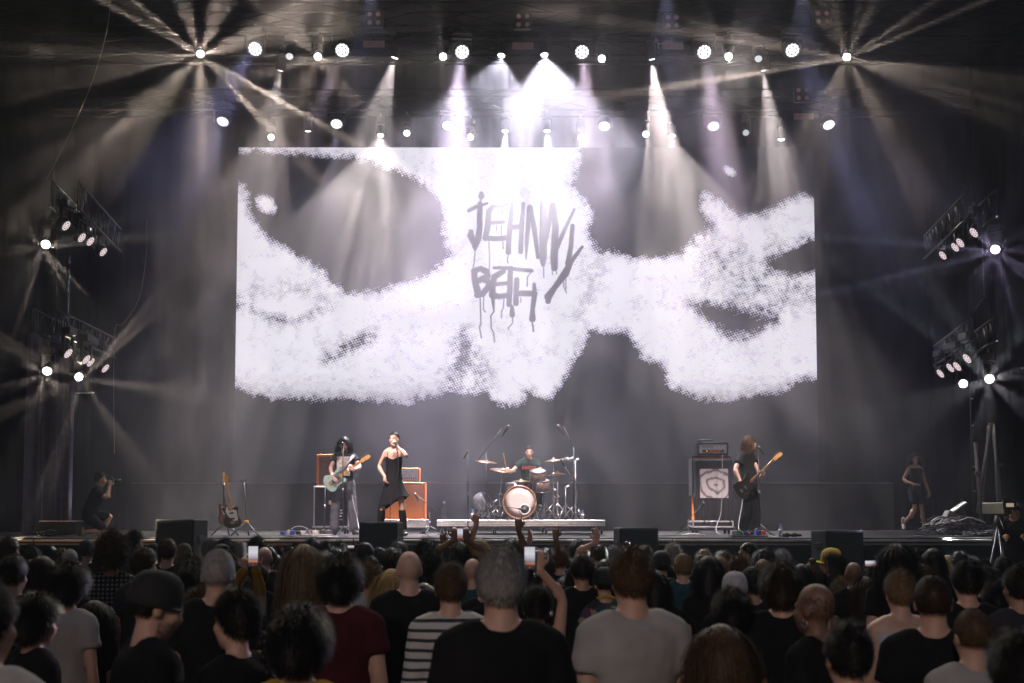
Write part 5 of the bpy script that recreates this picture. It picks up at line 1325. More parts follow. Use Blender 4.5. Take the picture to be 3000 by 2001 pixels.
# ---- guitarist
yaw = math.pi; Yg = 22.9; s = 1.03; L = toward(1008, Yg, s, yaw); p = std_pose()
p['w'] = .96; p['pitch'] = -.24; p['head'] = p['head'] + V3((0, .05, -.01)); p['chest'] += V3((0, .01, 0)); p['neck'] += V3((0, .03, 0))
tg = L(975, 1398, -.34); p['elR'], p['wrR'] = ik(p['shR'], tg, .285, .255, V3((.9, -.5, -.1))); p['hdR'] = V3((-.55, .2, -.55)); p['pnR'] = V3((0, -1, 0)); p['curlR'] = .5
tg = L(1033, 1377, -.36); p['elL'], p['wrL'] = ik(p['shL'], tg, .285, .255, V3((-.9, -.1, -.7))); p['hdL'] = V3((.5, .1, .75)); p['pnL'] = V3((.2, -.9, .2)); p['curlL'] = .9
p['anL'] += V3((-.08, .0, 0)); p['knL'] += V3((-.05, .02, 0)); p['toL'] += V3((-.12, .0, 0)); p['anR'] += V3((.05, .12, 0)); p['toR'] += V3((.08, .14, 0)); p['knR'] += V3((.04, .10, .0))
t = figure('guitarist with long dark curls, printed black t-shirt and grey trousers', 1008, Yg, s, yaw, p, 0, 'shag', 'black', 2600, 1.05)
obj('t_shirt', shirt(p, .014, .5, .013, .014), fabric('washed_black', (.028, .028, .03)), t)
pr_ = mk('shirt_print', (.46, .40, .35), .9, var=.75, scale=16)
vs = []; fs = []
obj('shirt_print', MB().box((0, .148, 1.23), (.24, .006, .34), None, .002), pr_, t)
obj('trousers', trousers(p, .02, .013, .86, .022), fabric('grey_trouser', (.075, .075, .085)), t)
for n in 'LR': obj('boot', shoe(p, n, .13), mk('boot_leather', (.014, .013, .013), .35), t)
gp = P(984, 1408, Yg - .30)
guitar('electric_guitar', 'sea green electric guitar played by the long haired guitarist', gm(983, 1406, Yg - .33, 36) @ Matrix.Scale(.98, 4), SEAF, WOOD, False, mk('pearl_guard', (.10, .13, .13), .2, coat=.5))
sp = obj('strap', MB().tube([(-.17, .10, 1.42), (-.10, .17, 1.32), (.02, .18, 1.18), (.16, .19, 1.06)], [(.03, .005)] * 4, 8).tube([(-.17, .10, 1.42), (-.14, -.04, 1.47), (-.02, -.15, 1.3), (.14, -.10, 1.1)], [(.03, .005)] * 4, 8), mk('strap_grey', (.16, .15, .16), .8), t)
# ---- singer
Ys = 21.1; s = 1.015; yaw = math.radians(172); L = toward(1153, Ys, s, yaw); p = std_pose(); p['w'] = .84
for n in 'LR': p['sh' + n].x *= .90
p['yaw'] = -.18; p['pitch'] = .10
tg = L(1163, 1308, -.22); p['elL'], p['wrL'] = ik(p['shL'], tg, .275, .25, V3((-.8, .25, -.75))); p['hdL'] = V3((.35, .25, .85)); p['pnL'] = V3((.8, -.4, .0)); p['curlL'] = .95
tg = L(1127, 1396, -.10); p['elR'], p['wrR'] = ik(p['shR'], tg, .275, .25, V3((.9, -.5, -.1))); p['hdR'] = V3((-.15, .25, -.9)); p['pnR'] = V3((-.8, -.2, -.2)); p['curlR'] = .5
p['knL'] += V3((-.05, .03, 0)); p['anL'] += V3((-.07, -.02, 0)); p['toL'] += V3((-.10, -.02, 0)); p['knR'] += V3((.08, .06, 0)); p['anR'] += V3((.13, .02, 0)); p['toR'] += V3((.18, .02, 0))
DK = mk('lip_dark', (.08, .02, .02), .4)
t = figure('singer in short black slip dress with slicked back hair singing into a microphone', 1153, Ys, s, yaw, p, 0, None, 'black', vox=.0095, lip=DK, open_=.008)
h = obj('hair', hair_mesh('slick', 4, 3000), HAIRC['black'], t, p['head'] + V3((0, -.006, -.004))); h.rotation_euler = headR(p).to_euler(); h.scale = (.97, .97, .94)
mb = MB(); n_ = 28; rs = []
prof = [(1.335, .142, .105, 0), (1.28, .148, .112, 0), (1.20, .140, .104, 0), (1.08, .128, .100, 0), (.98, .148, .118, 0), (.88, .163, .128, .0), (.76, .205, .150, .02), (.64, .250, .170, .07), (.56, .280, .180, .14)]
for z, a, b, asym in prof:
    ring = []
    for k in range(n_):
        an = k * math.tau / n_; x = math.cos(an); y = math.sin(an)
        dz = -asym * (x * 1.0 + .2 * math.sin(an * 5)); fold = 1 + (.07 * math.sin(an * 9 + z * 7) if z < .9 else 0) * (1 - z)
        zz = z + dz
        if z > 1.3: zz -= .045 * max(0, y) * (1 - abs(x)) ; zz += .02 * abs(x)
        ring.append(V3((x * a * fold, y * b * fold + .002, zz)))
    rs.append(ring)
mb.rings(rs[::-1], close=False)
o = obj('dress', mb, fabric('black_satin', (.013, .013, .015)), t); o.modifiers.new('t', 'SOLIDIFY').thickness = .006; ss = o.modifiers.new('s', 'SUBSURF'); ss.levels = 1; ss.render_levels = 1
for sx in (-1, 1): obj('dress_strap', MB().tube([(sx * .085, .112, 1.31), (sx * .088, .085, 1.40), (sx * .085, .0, 1.475), (sx * .08, -.10, 1.36)], .005, 6), fabric('black_satin', (.013, .013, .015)), t)
for n in 'LR':
    obj('knee_sock', remesh(MB().tube([p['kn' + n].lerp(p['an' + n], .12), p['kn' + n].lerp(p['an' + n], .35), p['kn' + n].lerp(p['an' + n], .98)], [.058, .066, .046], 16), .012, 2, 0, name='knee_sock'), fabric('black_knit', (.012, .012, .013)), t)
    obj('shoe', shoe(p, n, .06), mk('boot_leather', (.014, .013, .013), .35), t)
obj('necklace', MB().tube([(.052 * math.cos(a), .05 * math.sin(a) + .02, 1.475 - .03 * max(0, math.sin(a))) for a in [k * math.tau / 20 for k in range(21)]], .002, 5), CHROME, t)
hm_ = thing('hand_microphone', 'wired microphone held at the mouth of the singer', 'microphone', (0, 0, 0)); hm_.parent = None
mp_ = P(1158, 1297, Ys - .26); hm_.location = mp_
mm = mic(hm_, (0, 0, 0), V3((-.25, .35, .9)), BLKPL, .20, .026)
cable('microphone_lead', 'lead hanging from the microphone of the singer to the deck', [mp_ + V3((.05, -.05, -.19)), mp_ + V3((.06, -.1, -.5)), P(1158, 1420, Ys - .3), P(1143, 1490, Ys - .2), V3((XZ(1150, Ys), Ys - .2, STZ + .01))], .006, CABLE, 'cable')
# ---- drummer
Yd = 25.0; s = .98; yaw = math.pi; p = std_pose()
zs = zr - .22   # seated: the pelvis sits at throne height
p['yaw'] = 0.05; p['pitch'] = -.12; p['chest'] += V3((0, .05, 0)); p['neck'] += V3((0, .09, -.02)); p['head'] += V3((0, .13, -.02))
for n, sg in (('L', -1), ('R', 1)):
    p['sh' + n] += V3((0, .09, -.01)); p['kn' + n] = V3((sg * .22, .42, .96)); p['an' + n] = V3((sg * .20, .40, .52)); p['to' + n] = V3((sg * .22, .56, .47))
p['elR'] = V3((.36, .16, 1.20)); p['wrR'] = V3((.47, .32, 1.24)); p['hdR'] = V3((-.2, .7, .35)); p['pnR'] = V3((-.3, .1, -.9)); p['curlR'] = .95
p['elL'] = V3((-.27, .20, 1.16)); p['wrL'] = V3((-.10, .40, 1.10)); p['hdL'] = V3((.5, .7, 0)); p['pnL'] = V3((0, .1, -1)); p['curlL'] = .95
t = figure('drummer with cropped dark hair in dark green t-shirt seated behind the kit', 1550, Yd, s, yaw, p, 0, 'buzz', 'black', 2400, z=zs + .0)
obj('t_shirt', shirt(p, .014, .5, .013, .014), fabric('bottle_green', (.022, .034, .032)), t)
obj('lettering', text_mesh('DADDY', .085, .002), mk('red_print', (.55, .05, .04), .7), t, (-.0, .21, 1.285), (math.pi / 2, 0, math.pi))
obj('trousers', trousers(p, .016, .016), fabric('black', (.012, .012, .014)), t)
for n in 'LR': obj('shoe', shoe(p, n, .06), BLKPL, t)
for n, d in (('R', V3((.10, .25, .55))), ('L', V3((.10, .5, .1)))):
    w_ = (t.matrix_world if False else Matrix.Translation(t.location) @ Matrix.Rotation(yaw, 4, 'Z') @ Matrix.Scale(s, 4)) @ (p['wr' + n] + V3((0, .06, .02)))
    st = thing('drumstick', 'drumstick in the %s hand of the drummer' % ('raised' if n == 'R' else 'lowered'), 'drumstick', w_)
    dd = Matrix.Rotation(yaw, 3, 'Z') @ d.normalized()
    obj('shaft', MB().tube([-dd * .08, dd * .28, dd * .32], [.008, .0075, .005], 8), WOOD, st); obj('tip', MB().ell(dd * .33, (.008, .008, .010), 8, 6), WOOD, st)
# ---- bassist
Yb = 21.9; s = 1.0; yaw = math.radians(-128); L = toward(2192, Yb, s, yaw); p = std_pose(); p['w'] = .94
p['yaw'] = .42; p['pitch'] = .12; p['head'] += V3((.0, .04, 0)); p['neck'] += V3((0, .02, 0)); p['chest'] += V3((0, -.02, 0)); p['hip'] += V3((0, .03, 0))
tg = L(2170, 1412, -.30); p['elR'], p['wrR'] = ik(p['shR'], tg, .30, .265, V3((.7, -.9, .0))); p['hdR'] = V3((-.45, .55, -.6)); p['pnR'] = V3((-.6, -.5, 0)); p['curlR'] = .5
tg = L(2232, 1405, -.26); p['elL'], p['wrL'] = ik(p['shL'], tg, .285, .25, V3((-.9, .1, -.7))); p['hdL'] = V3((-.2, .5, .6)); p['pnL'] = V3((.7, -.4, 0)); p['curlL'] = .85
p['knR'] += V3((.03, .06, 0)); p['anR'] += V3((.05, -.04, 0)); p['knL'] += V3((-.02, .07, 0)); p['anL'] += V3((-.03, .06, 0)); p['toL'] += V3((-.04, .06, 0))
t = figure('bassist with chin length auburn hair and black short sleeved shirt', 2192, Yb, s, yaw, p, 0, 'shag', 'brown', 3200, 1.0)
obj('shirt', shirt(p, .02, .62, .013, .018, hem=(-.06, .185, .14)), fabric('black_shirt', (.020, .020, .022)), t)
obj('trousers', trousers(p, .022, .013, .95, .035, .02), fabric('black', (.012, .012, .014)), t)
for n in 'LR': obj('shoe', shoe(p, n, .06), BLKPL, t)
guitar('bass_guitar', 'black bass guitar with pale wood headstock played by the bassist', gm(2186, 1424, Yb - .34, 42.5, .12) @ Matrix.Scale(.92, 4), BLKGL, WOOD, True, BLKGL, 'bass guitar')
# ---- kneeling photographer in the left wing
Yk = 21.6; yaw = math.radians(-75); s = .98; p = std_pose(); DZ = V3((0, 0, -.60))
for k in ('hip', 'waist', 'chest', 'neck', 'head', 'shL', 'shR', 'elL', 'elR', 'wrL', 'wrR', 'hpL', 'hpR'): p[k] = p[k] + DZ
for k in ('chest', 'neck', 'head', 'shL', 'shR'): p[k] += V3((0, .10 if k == 'chest' else .16, -.02))
p['knR'] = V3((.12, .30, .10)); p['anR'] = V3((.12, -.12, .07)); p['toR'] = V3((.12, -.26, .06)); p['knL'] = V3((-.13, .36, .40)); p['anL'] = V3((-.13, .20, .06)); p['toL'] = V3((-.13, .36, .035))
for n, sg in (('L', -1), ('R', 1)): p['elR' if sg > 0 else 'elL'] = V3((sg * .23, .30, .67)); p['wr' + n] = V3((sg * .075, .33, .89)); p['hd' + n] = V3((0, .1, 1)); p['pn' + n] = V3((-sg, 0, 0)); p['curl' + n] = .6
t = figure('photographer in black shorts kneeling in the left wing with a camera', 262, Yk, s, yaw, p, 1, 'short', 'black', 1400, vox=.011)
obj('t_shirt', shirt(p, .016, .6, .016, .016), fabric('black', (.012, .012, .014)), t)
mb = MB(); torso_prims(mb, p, .012, .0, .3); mb.ell(p['hip'] - V3((0, 0, .03)), (.17, .128, .12))
for n in 'LR': mb.tube([p['hp' + n], p['hp' + n].lerp(p['kn' + n], .72)], [.105, .09], 14, True)
obj('shorts', remesh(mb, .016, 3, .014, name='shorts'), fabric('black', (.012, .012, .014)), t)
for n in 'LR': obj('shoe', shoe(p, n, .05), mk('sneaker_tan', (.30, .22, .14), .6), t)
cm = thing('photo_camera', 'black photo camera held up by the kneeling photographer', 'camera', (Matrix.Translation(t.location) @ Matrix.Rotation(yaw, 4, 'Z') @ Matrix.Scale(s, 4)) @ V3((0, .36, .98)), yaw)
obj('camera_body', MB().box((0, 0, 0), (.14, .07, .10), b=.012).box((0, 0, .06), (.06, .06, .04), b=.01), BLKPL, cm); obj('lens', MB().lathe([(.035, .03), (.042, .10), (.045, .16), (.04, .16), (.001, .13)], (0, 0, 0), Matrix.Rotation(-math.pi / 2, 3, 'X'), 18), BLKPL, cm)
# ---- woman walking in the right wing
Yw = 26.4; yaw = math.radians(188); s = .965; p = std_pose(); p['w'] = .84
for n in 'LR': p['sh' + n].x *= .9
p['yaw'] = -.15
p['elR'] = V3((.26, -.08, 1.16)); p['wrR'] = V3((.10, .14, 1.06)); p['hdR'] = V3((-.9, .3, -.2)); p['elL'] = V3((-.25, -.06, 1.14)); p['wrL'] = V3((-.28, .06, .90))
p['knR'] = V3((.07, .10, .50)); p['anR'] = V3((.22, -.18, .20)); p['toR'] = V3((.26, -.08, .07)); p['knL'] = V3((-.08, .10, .50)); p['anL'] = V3((-.16, .06, .085)); p['toL'] = V3((-.20, .20, .035))
t = figure('woman in black sleeveless top and shorts walking in the right wing', 2685, Yw, s, yaw, p, 0, 'long', 'dark', 1300, .9, vox=.011)
obj('top', shirt(p, .012, .5, .016, .012, tank=True), fabric('black', (.012, .012, .014)), t)
mb = MB(); torso_prims(mb, p, .012, .0, .3); mb.ell(p['hip'] - V3((0, 0, .03)), (.145, .11, .12))
for n in 'LR': mb.tube([p['hp' + n], p['hp' + n].lerp(p['kn' + n], .55)], [.095, .09], 14, True)
obj('shorts', remesh(mb, .016, 3, .014, name='shorts'), fabric('dark_denim', (.03, .035, .045)), t)
for n in 'LR': obj('boot', shoe(p, n, .09), mk('boot_tan', (.28, .24, .22), .6), t)
obj('belt_bag', MB().box((.05, .14, .98), (.2, .07, .12), None, .02), BLKPL, t)
# ---- camera operator in the pit on the right
Yo = 18.6; t = thing('person', 'camera operator in black bending over a film camera at the right edge', 'person', (XZ(2968, Yo), Yo, .55), math.radians(160)); p = std_pose(); p['w'] = 1.02; p['pitch'] = -.25
p['chest'] += V3((0, .10, -.02)); p['neck'] += V3((0, .22, -.06)); p['head'] += V3((0, .29, -.10))
for n, sg in (('L', -1), ('R', 1)): p['sh' + n] += V3((0, .18, -.05)); p['el' + n] = V3((sg * .26, .32, 1.10)); p['wr' + n] = V3((sg * .14, .52, 1.18)); p['hd' + n] = V3((0, 1, .1)); p['pn' + n] = V3((-sg, 0, 0)); p['curl' + n] = .6
obj('body', body(p, .012), SKINS[1], t); obj('jacket', shirt(p, .018, 1.85, .018, .02), fabric('black', (.012, .012, .014)), t); obj('trousers', trousers(p, .016, .018), fabric('black', (.012, .012, .014)), t)
h = obj('hair', hair_mesh('short', 5, 1400), HAIRC['black'], t, p['head']); h.rotation_euler = headR(p).to_euler(); face(t, p)
bx_ = thing('camera_platform', 'black box the camera operator stands on', 'platform', (XZ(2968, Yo), Yo, 0)); obj('box', MB().box((0, 0, .275), (1.0, .9, .55), b=.01), BLKPL, bx_); obj('top_edge', MB().box((0, 0, .548), (1.02, .92, .02), b=.004), GREYM, bx_)
Yv = 18.2; zc = rz(2930, 1490, Yv); cx = XZ(2925, Yv)
t = thing('film_camera', 'film camera with lit monitor on a tripod at the right edge', 'camera', (cx, Yv, 0))
for k in range(3):
    a = k * math.tau / 3 + .5; obj('tripod_leg', MB().tube([(0, 0, zc - .25), (math.cos(a) * .42, math.sin(a) * .42, .01)], [.018, .012], 7), GREYM, t)
obj('fluid_head', MB().lathe([(.06, zc - .25), (.07, zc - .18), (.05, zc - .1), (.001, zc - .1)], n=16), BLKPL, t)
obj('camera_body', MB().box((.0, .05, zc), (.16, .42, .18), Matrix.Rotation(.5, 3, 'Z'), .015), BLKPL, t); obj('lens_hood', MB().box((.16, .30, zc), (.16, .14, .14), Matrix.Rotation(.5, 3, 'Z'), .01), BLKPL, t)
mo = obj('monitor', MB().box((.08, -.22, zc + .06), (.20, .03, .14), None, .006), BLKPL, t); obj('monitor_picture', MB().box((.08, -.238, zc + .05), (.11, .004, .055)), em('monitor_glow', (.9, .68, .5), .55), mo)
obj('pan_handle', MB().tube([(0, -.05, zc - .14), (-.1, -.45, zc - .3)], .012, 7), BLKPL, t)
# ---- wing clutter
vs = []
cloth('grey_curtain', 'purple grey curtain hanging in folds in the left wing', wavy(-.42, .42, 0, rz(150, 980, 22.6) - STZ, .05, .26, 60, 6, 3, .4), mk('purple_grey_cloth', (.11, .095, .14), .9, bump=.3, bscale=120), (XZ(140, 22.6), 22.6, STZ), .15, 'curtain')
cable('curtain_cable', 'thick black cable running down over the grey curtain', [P(172, 1185, 22.3), P(150, 1210, 22.3), P(122, 1235, 22.3), P(120, 1330, 22.3), P(122, 1450, 22.3), P(118, 1535, 22.3)], .02, CABLE)
t = thing('wing_post', 'black scaffold post with clamps beside the grey curtain', 'post', G(182, 22.8))
obj('pipe', MB().tube([(0, 0, 0), (0, 0, 5.2)], .03, 10), BLACKM, t)
for z in (.8, 1.9, 3.1): obj('clamp', MB().box((0, -.02, z), (.09, .09, .07), None, .01), GREYM, t)
obj('cross_bar', MB().tube([(-.1, -.05, 2.62), (.55, -.05, 2.62)], .012, 7), ALU, t)
t = thing('equipment_case', 'low equipment trunk with clutter in the left wing', 'trunk', G(180, 21.3)); obj('trunk_body', MB().box((0, 0, .14), (.62, .35, .22), None, .01), BLKPL, t); obj('lid_rim', MB().box((0, 0, .26), (.64, .37, .02), None, .004), TWEED, t)
def heap(label, px, Y, seed, n=16, w=.5, h=.3, mats=(CABLE, CABLE, CABLEG, CABLE)):
    r = random.Random(seed); t = thing('cable_heap', label, 'cables', G(px, Y))
    for k in range(n):
        pts = []; a0 = r.uniform(0, 6.28); R0 = r.uniform(.1, w / 2); zz = r.uniform(.01, h); cx_, cy_ = r.uniform(-w / 3, w / 3), r.uniform(-.12, .12)
        for q in range(14): a = a0 + q * .5; pts.append(V3((cx_ + R0 * math.cos(a) * r.uniform(.85, 1.15), cy_ + R0 * .6 * math.sin(a) * r.uniform(.85, 1.15), max(.008, zz * (1 - .35 * abs(math.cos(a))) + r.uniform(-.02, .02)))))
        q2 = []
        for i in range(len(pts) - 1):
            a_, b_, c_, d_ = pts[max(0, i - 1)], pts[i], pts[i + 1], pts[min(len(pts) - 1, i + 2)]
            for u in (0, .34, .67): q2.append(.5 * (2 * b_ + (c_ - a_) * u + (2 * a_ - 5 * b_ + 4 * c_ - d_) * u * u + (3 * b_ - a_ - 3 * c_ + d_) * u ** 3))
        obj('cable_loop', MB().tube(q2, .0085, 6), mats[k % len(mats)], t)
    return t
heap('heap of coiled cables in the left wing beside the photographer', 150, 21.2, 1, 12, .5, .16)
t = heap('big heap of tangled cables on the deck in the right wing', 2790, 21.3, 2, 30, .85, .38)
t = thing('stage_box', 'tilted metal stage box half buried in the cable heap', 'box', G(2795, 21.5)); obj('box', MB().box((0, 0, .30), (.34, .26, .16), Matrix.Rotation(.5, 3, 'Y'), .01), GREYM, t); obj('lid', MB().box((.06, -.02, .50), (.30, .24, .03), Matrix.Rotation(-.6, 3, 'Y'), .006), ALU, t)
obj('foot_frame', MB().box((0, 0, .1), (.5, .3, .02), None, .004).tube([(-.2, -.1, .0), (-.1, -.1, .3)], .014).tube([(.2, -.1, .0), (.1, -.1, .3)], .014), ALU, t)
t = thing('wing_tower', 'tall tripod tower of pale pipes in the right wing', 'tower', G(2900, 21.8)); z9 = rz(2930, 1245, 21.8) - STZ
for (a, b, r_) in (((-.22, 0, 1.65), (-.15, 0, .25), .035), ((.05, 0, z9), (-.18, .1, .4), .03), ((.10, 0, z9), (.22, 0, .35), .035), ((.06, .1, z9), (-.05, .3, .02), .025), ((.08, -.1, z9), (.05, -.25, .02), .02)):
    obj('pipe', MB().tube([a, b], r_, 10), mk('dull_pipe', (.14, .13, .13), .5, .6), t)
for z, x in ((1.1, -.2), (1.25, .17), (.6, .2)): obj('clamp', MB().box((x, -.03, z), (.12, .08, .06), None, .01), GREYM, t)
obj('tower_foot', MB().box((0, 0, .1), (.6, .5, .2), None, .01), BLKPL, t); obj('top_joint', MB().box((.07, 0, z9), (.10, .08, .08), None, .015), GREYM, t)
t = thing('wing_post', 'black post with small glinting clamps left of the pipe tower', 'post', G(2853, 22.6)); obj('pipe', MB().tube([(0, 0, 0), (0, 0, 3.4)], .022, 8), BLACKM, t)
for z in (.8, 1.25, 2.0, 2.5): obj('clamp', MB().box((.01, -.02, z), (.05, .05, .03), None, .005), CHROME, t)
t = thing('desk_lamp', 'small pale desk lamp at the right picture edge', 'lamp', G(2985, 20.9)); obj('arm', MB().tube([(0, 0, 0), (.02, 0, .5), (-.05, 0, .62)], .01, 7), BLACKM, t); obj('shade', MB().lathe([(.02, 0), (.06, -.07), (.055, -.07), (.015, -.01)], (-.07, 0, .62), Matrix.Rotation(.6, 3, 'Y'), 14), mk('pale_green_shade', (.5, .6, .45), .5), t)
heap('low tangle of cables at the foot of the pipe tower', 2870, 20.9, 4, 14, .8, .12)
# ------------------------------------------------------------------ the audience
SW = dict(buzz=.165, bald=.16, short=.18, side=.185, bushy=.215, curly=.22, afro=.285, long=.20, bob=.215, shag=.225, bun=.175, cap=.19)
def pat(name, kind):
    m = mk('cloth_' + name, (.1, .1, .1), .9, bump=.25, bscale=300); nt = m.node_tree; b = nt.nodes['Principled BSDF']
    tc = nt.nodes.new('ShaderNodeTexCoord')
    def ramp(src, stops, interp='LINEAR'):
        r = nt.nodes.new('ShaderNodeValToRGB'); r.color_ramp.interpolation = interp
        e = r.color_ramp.elements
        e[0].position, e[0].color = stops[0][0], (*stops[0][1], 1); e[1].position, e[1].color = stops[-1][0], (*stops[-1][1], 1)
        for q, c in stops[1:-1]: k = e.new(q); k.color = (*c, 1)
        nt.links.new(src, r.inputs[0]); return r.outputs[0]
    if kind == 'stripe':
        w = nt.nodes.new('ShaderNodeTexWave'); w.bands_direction = 'Z'; w.inputs['Scale'].default_value = 6.2; w.inputs['Distortion'].default_value = .6; w.inputs['Detail'].default_value = 1
        nt.links.new(tc.outputs['Object'], w.inputs[0]); c = ramp(w.outputs[1], [(.0, (.03, .032, .04)), (.24, (.03, .032, .04)), (.30, (.50, .47, .45)), (1, (.52, .49, .47))])
    elif kind == 'plaid':
        outs = []
        for d in 'XZ':
            w = nt.nodes.new('ShaderNodeTexWave'); w.bands_direction = d; w.inputs['Scale'].default_value = 9; nt.links.new(tc.outputs['Object'], w.inputs[0]); outs.append(w.outputs[1])
        mu = nt.nodes.new('ShaderNodeMath'); mu.operation = 'MULTIPLY'; nt.links.new(outs[0], mu.inputs[0]); nt.links.new(outs[1], mu.inputs[1])
        c = ramp(mu.outputs[0], [(.0, (.012, .012, .014)), (.25, (.03, .03, .03)), (.6, (.22, .20, .18)), (1, (.3, .28, .25))])
    else:
        v = nt.nodes.new('ShaderNodeTexVoronoi'); v.inputs['Scale'].default_value = 11; nt.links.new(tc.outputs['Object'], v.inputs[0])
        s = nt.nodes.new('ShaderNodeSeparateColor'); nt.links.new(v.outputs['Color'], s.inputs[0])
        c = ramp(s.outputs[0], [(0, (.015, .02, .03)), (.35, (.02, .06, .05)), (.5, (.28, .22, .15)), (.62, (.10, .03, .08)), (.75, (.02, .02, .03)), (1, (.25, .14, .03))], 'CONSTANT')
    nt.links.new(c, b.inputs['Base Color'])
    return m
CL = dict(k=fabric('black', (.007, .007, .0085)), c=fabric('charcoal', (.035, .035, .04)), g=fabric('grey', (.36, .34, .335)), l=fabric('light_grey', (.44, .43, .43)), w=fabric('white', (.52, .51, .51)), m=fabric('maroon', (.06, .012, .018)),
          t=fabric('teal', (.02, .06, .075)), n=fabric('navy', (.015, .02, .04)), y=fabric('mustard', (.30, .17, .02)), s=pat('striped', 'stripe'), p=pat('plaid', 'plaid'), h=pat('floral', 'hawaii'), r=fabric('red_white', (.42, .2, .18)))
POSE = {}
for k, wd, shw in (('M', 1.0, 1.0), ('F', .84, .88), ('B', 1.08, 1.06)):
    p = std_pose(); p['w'] = wd
    for n in 'LR':
        for q in ('sh', 'el', 'wr'): p[q + n].x *= shw
    POSE[k] = p
BODY = {}; SHIRT = {}; TROU = {}; HAIR = {}
def get(d, key, fn):
    if key not in d: d[key] = fn()
    return d[key]
def get_hair(style, hi, i):
    sd = i % (3 if not hi else 2)
    n = dict(afro=2600, curly=2200, bushy=2000, long=1300, shag=1300, bob=1100, buzz=2400, bald=500).get(style, 1700) * (2 if hi else 1)
    return get(HAIR, (style, hi, sd), lambda: hair_mesh(style, 3 + sd * 7, n))
CAPM = recalc(cap_mesh().mesh('cap'))
def glasses(parent, loc):
    mb = MB()
    for s in (-1, 1):
        pts = [V3((s * .032 + .022 * math.cos(a * .5236), .094 - .004 * abs(s), .003 + .018 * math.sin(a * .5236))) for a in range(13)]
        mb.tube(pts, .0022, 5); mb.tube([V3((s * .054, .092, .008)), V3((s * .08, .04, .008)), V3((s * .083, -.02, .0))], .0022, 5)
    mb.tube([V3((-.01, .097, .006)), V3((.01, .097, .006))], .002, 5)
    return obj('glasses', mb, CHROME, parent, loc)
def crowd(x, yt, w, style, hc, sk, sc_, skin, bv, yaw, label, cap=None, extra=None, arms=None, i=[0], Y=None, pitch=0.0, roll=0.0):
    i[0] += 1
    Y = Y or min(15.6, max(2.8, FPX * SW['cap' if cap else style] / w))
    z = P(x, yt, Y).z
    if z < 1.47: Y = min(Y, (CAMZ - 1.47) * FPX / (yt - HOR)); z = P(x, yt, Y).z
    top = 1.755 + dict(afro=.09, curly=.05, bushy=.05, bun=.09, long=.02, shag=.03, side=.03).get(style, .012) + (.02 if cap else 0)
    s = z / top
    rj = random.Random(i[0] * 31)
    if yaw == 0: yaw = rj.uniform(-16, 16)
    t = thing('person', label, 'person', (P(x, yt, Y).x, Y, 0), math.radians(yaw), 'audience seen from behind')
    t.scale = (s, s, s)
    hi = w > 80
    pose = POSE[bv]
    hp = pose['head'].copy(); hr = Euler((0, 0, 0))
    if arms or pitch or roll:
        pose = {k: (v.copy() if isinstance(v, V3) else v) for k, v in pose.items()}
        pose['pitch'] = pitch; pose['roll'] = roll; hr = headR(pose).to_euler()
        if pitch: pose['head'] += V3((0, .05 * -pitch * 1.2, -.03 * abs(pitch)))
        hp = pose['head'].copy()
        inv = (Matrix.Translation(t.location) @ Matrix.Rotation(math.radians(yaw), 4, 'Z') @ Matrix.Scale(s, 4)).inverted()
        for n, (hx, hy, dY, fing, curl, pn) in (arms or {}).items():
            tg = inv @ P(hx, hy, Y + dY)
            sg = -1 if n == 'L' else 1
            el, wr = ik(pose['sh' + n], tg, .29, .26, V3((sg * .8, .3, -.35)))
            pose['el' + n] = el; pose['wr' + n] = wr; pose['sh' + n] = pose['sh' + n] + V3((0, 0, .02))
            pose['hd' + n] = V3((0, 0, 1)) if pn is None else V3(pn[1]); pose['pn' + n] = V3((0, 1, 0)) if pn is None else V3(pn[0])
            pose['fing' + n] = fing; pose['curl' + n] = curl
        bm_ = body(pose, .0105)
        sh_ = shirt(pose, .016, {'j': 1.9}.get(sk, .5), .02, .016, tank=(sk == 'v'))
    else:
        bm_ = get(BODY, bv, lambda: body(pose, .0135, fingers=False))
        sh_ = get(SHIRT, (bv, sk), lambda: shirt(pose, .016, {'j': 1.9}.get(sk, .55), .018, .018, tank=(sk == 'v')))
    obj('body', bm_, SKINS[skin], t)
    obj('shirt', sh_, CL[sc_], t)
    obj('trousers', get(TROU, bv, lambda: trousers(POSE[bv])), CL['n' if i[0] % 3 else 'k'], t)
    off = V3((0, 0, 0))
    h = obj('hair', get_hair(style, hi, i[0]), HAIRC[hc], t, hp); h.rotation_euler = hr
    sc2 = random.Random(i[0]).uniform(.96, 1.05); h.scale = (sc2, 1, 1)
    if cap:
        c = obj('cap', CAPM, cap[0], t, hp); c.rotation_euler = hr; c.scale = (1.04, 1.04, 1.03)
        if len(cap) > 1 and cap[1]: obj('brim', brim_mesh(1, cap[2] if len(cap) > 2 else 0), cap[3] if len(cap) > 3 else cap[0], c)
    if extra == 'beard':
        bd_ = MB(); rb = random.Random(3)
        for k in range(900):
            a = rb.uniform(-1.9, 1.9); z = rb.uniform(-.118, -.045); rr = .062 + .012 * math.cos(a)
            q_ = V3((math.sin(a) * rr, .028 + math.cos(a) * (rr + .008), z)); e_ = q_ + V3((math.sin(a) * .01, math.cos(a) * .012, -.014))
            bd_._add([q_ + V3((.0012, 0, 0)), q_ - V3((.0012, 0, 0)), e_], [(0, 1, 2)], True)
        ob_ = obj('beard', bd_, HAIRC['dark'], t, hp); ob_.rotation_euler = hr
    if extra in ('glasses', 'beard'): g_ = glasses(t, hp); g_.rotation_euler = hr
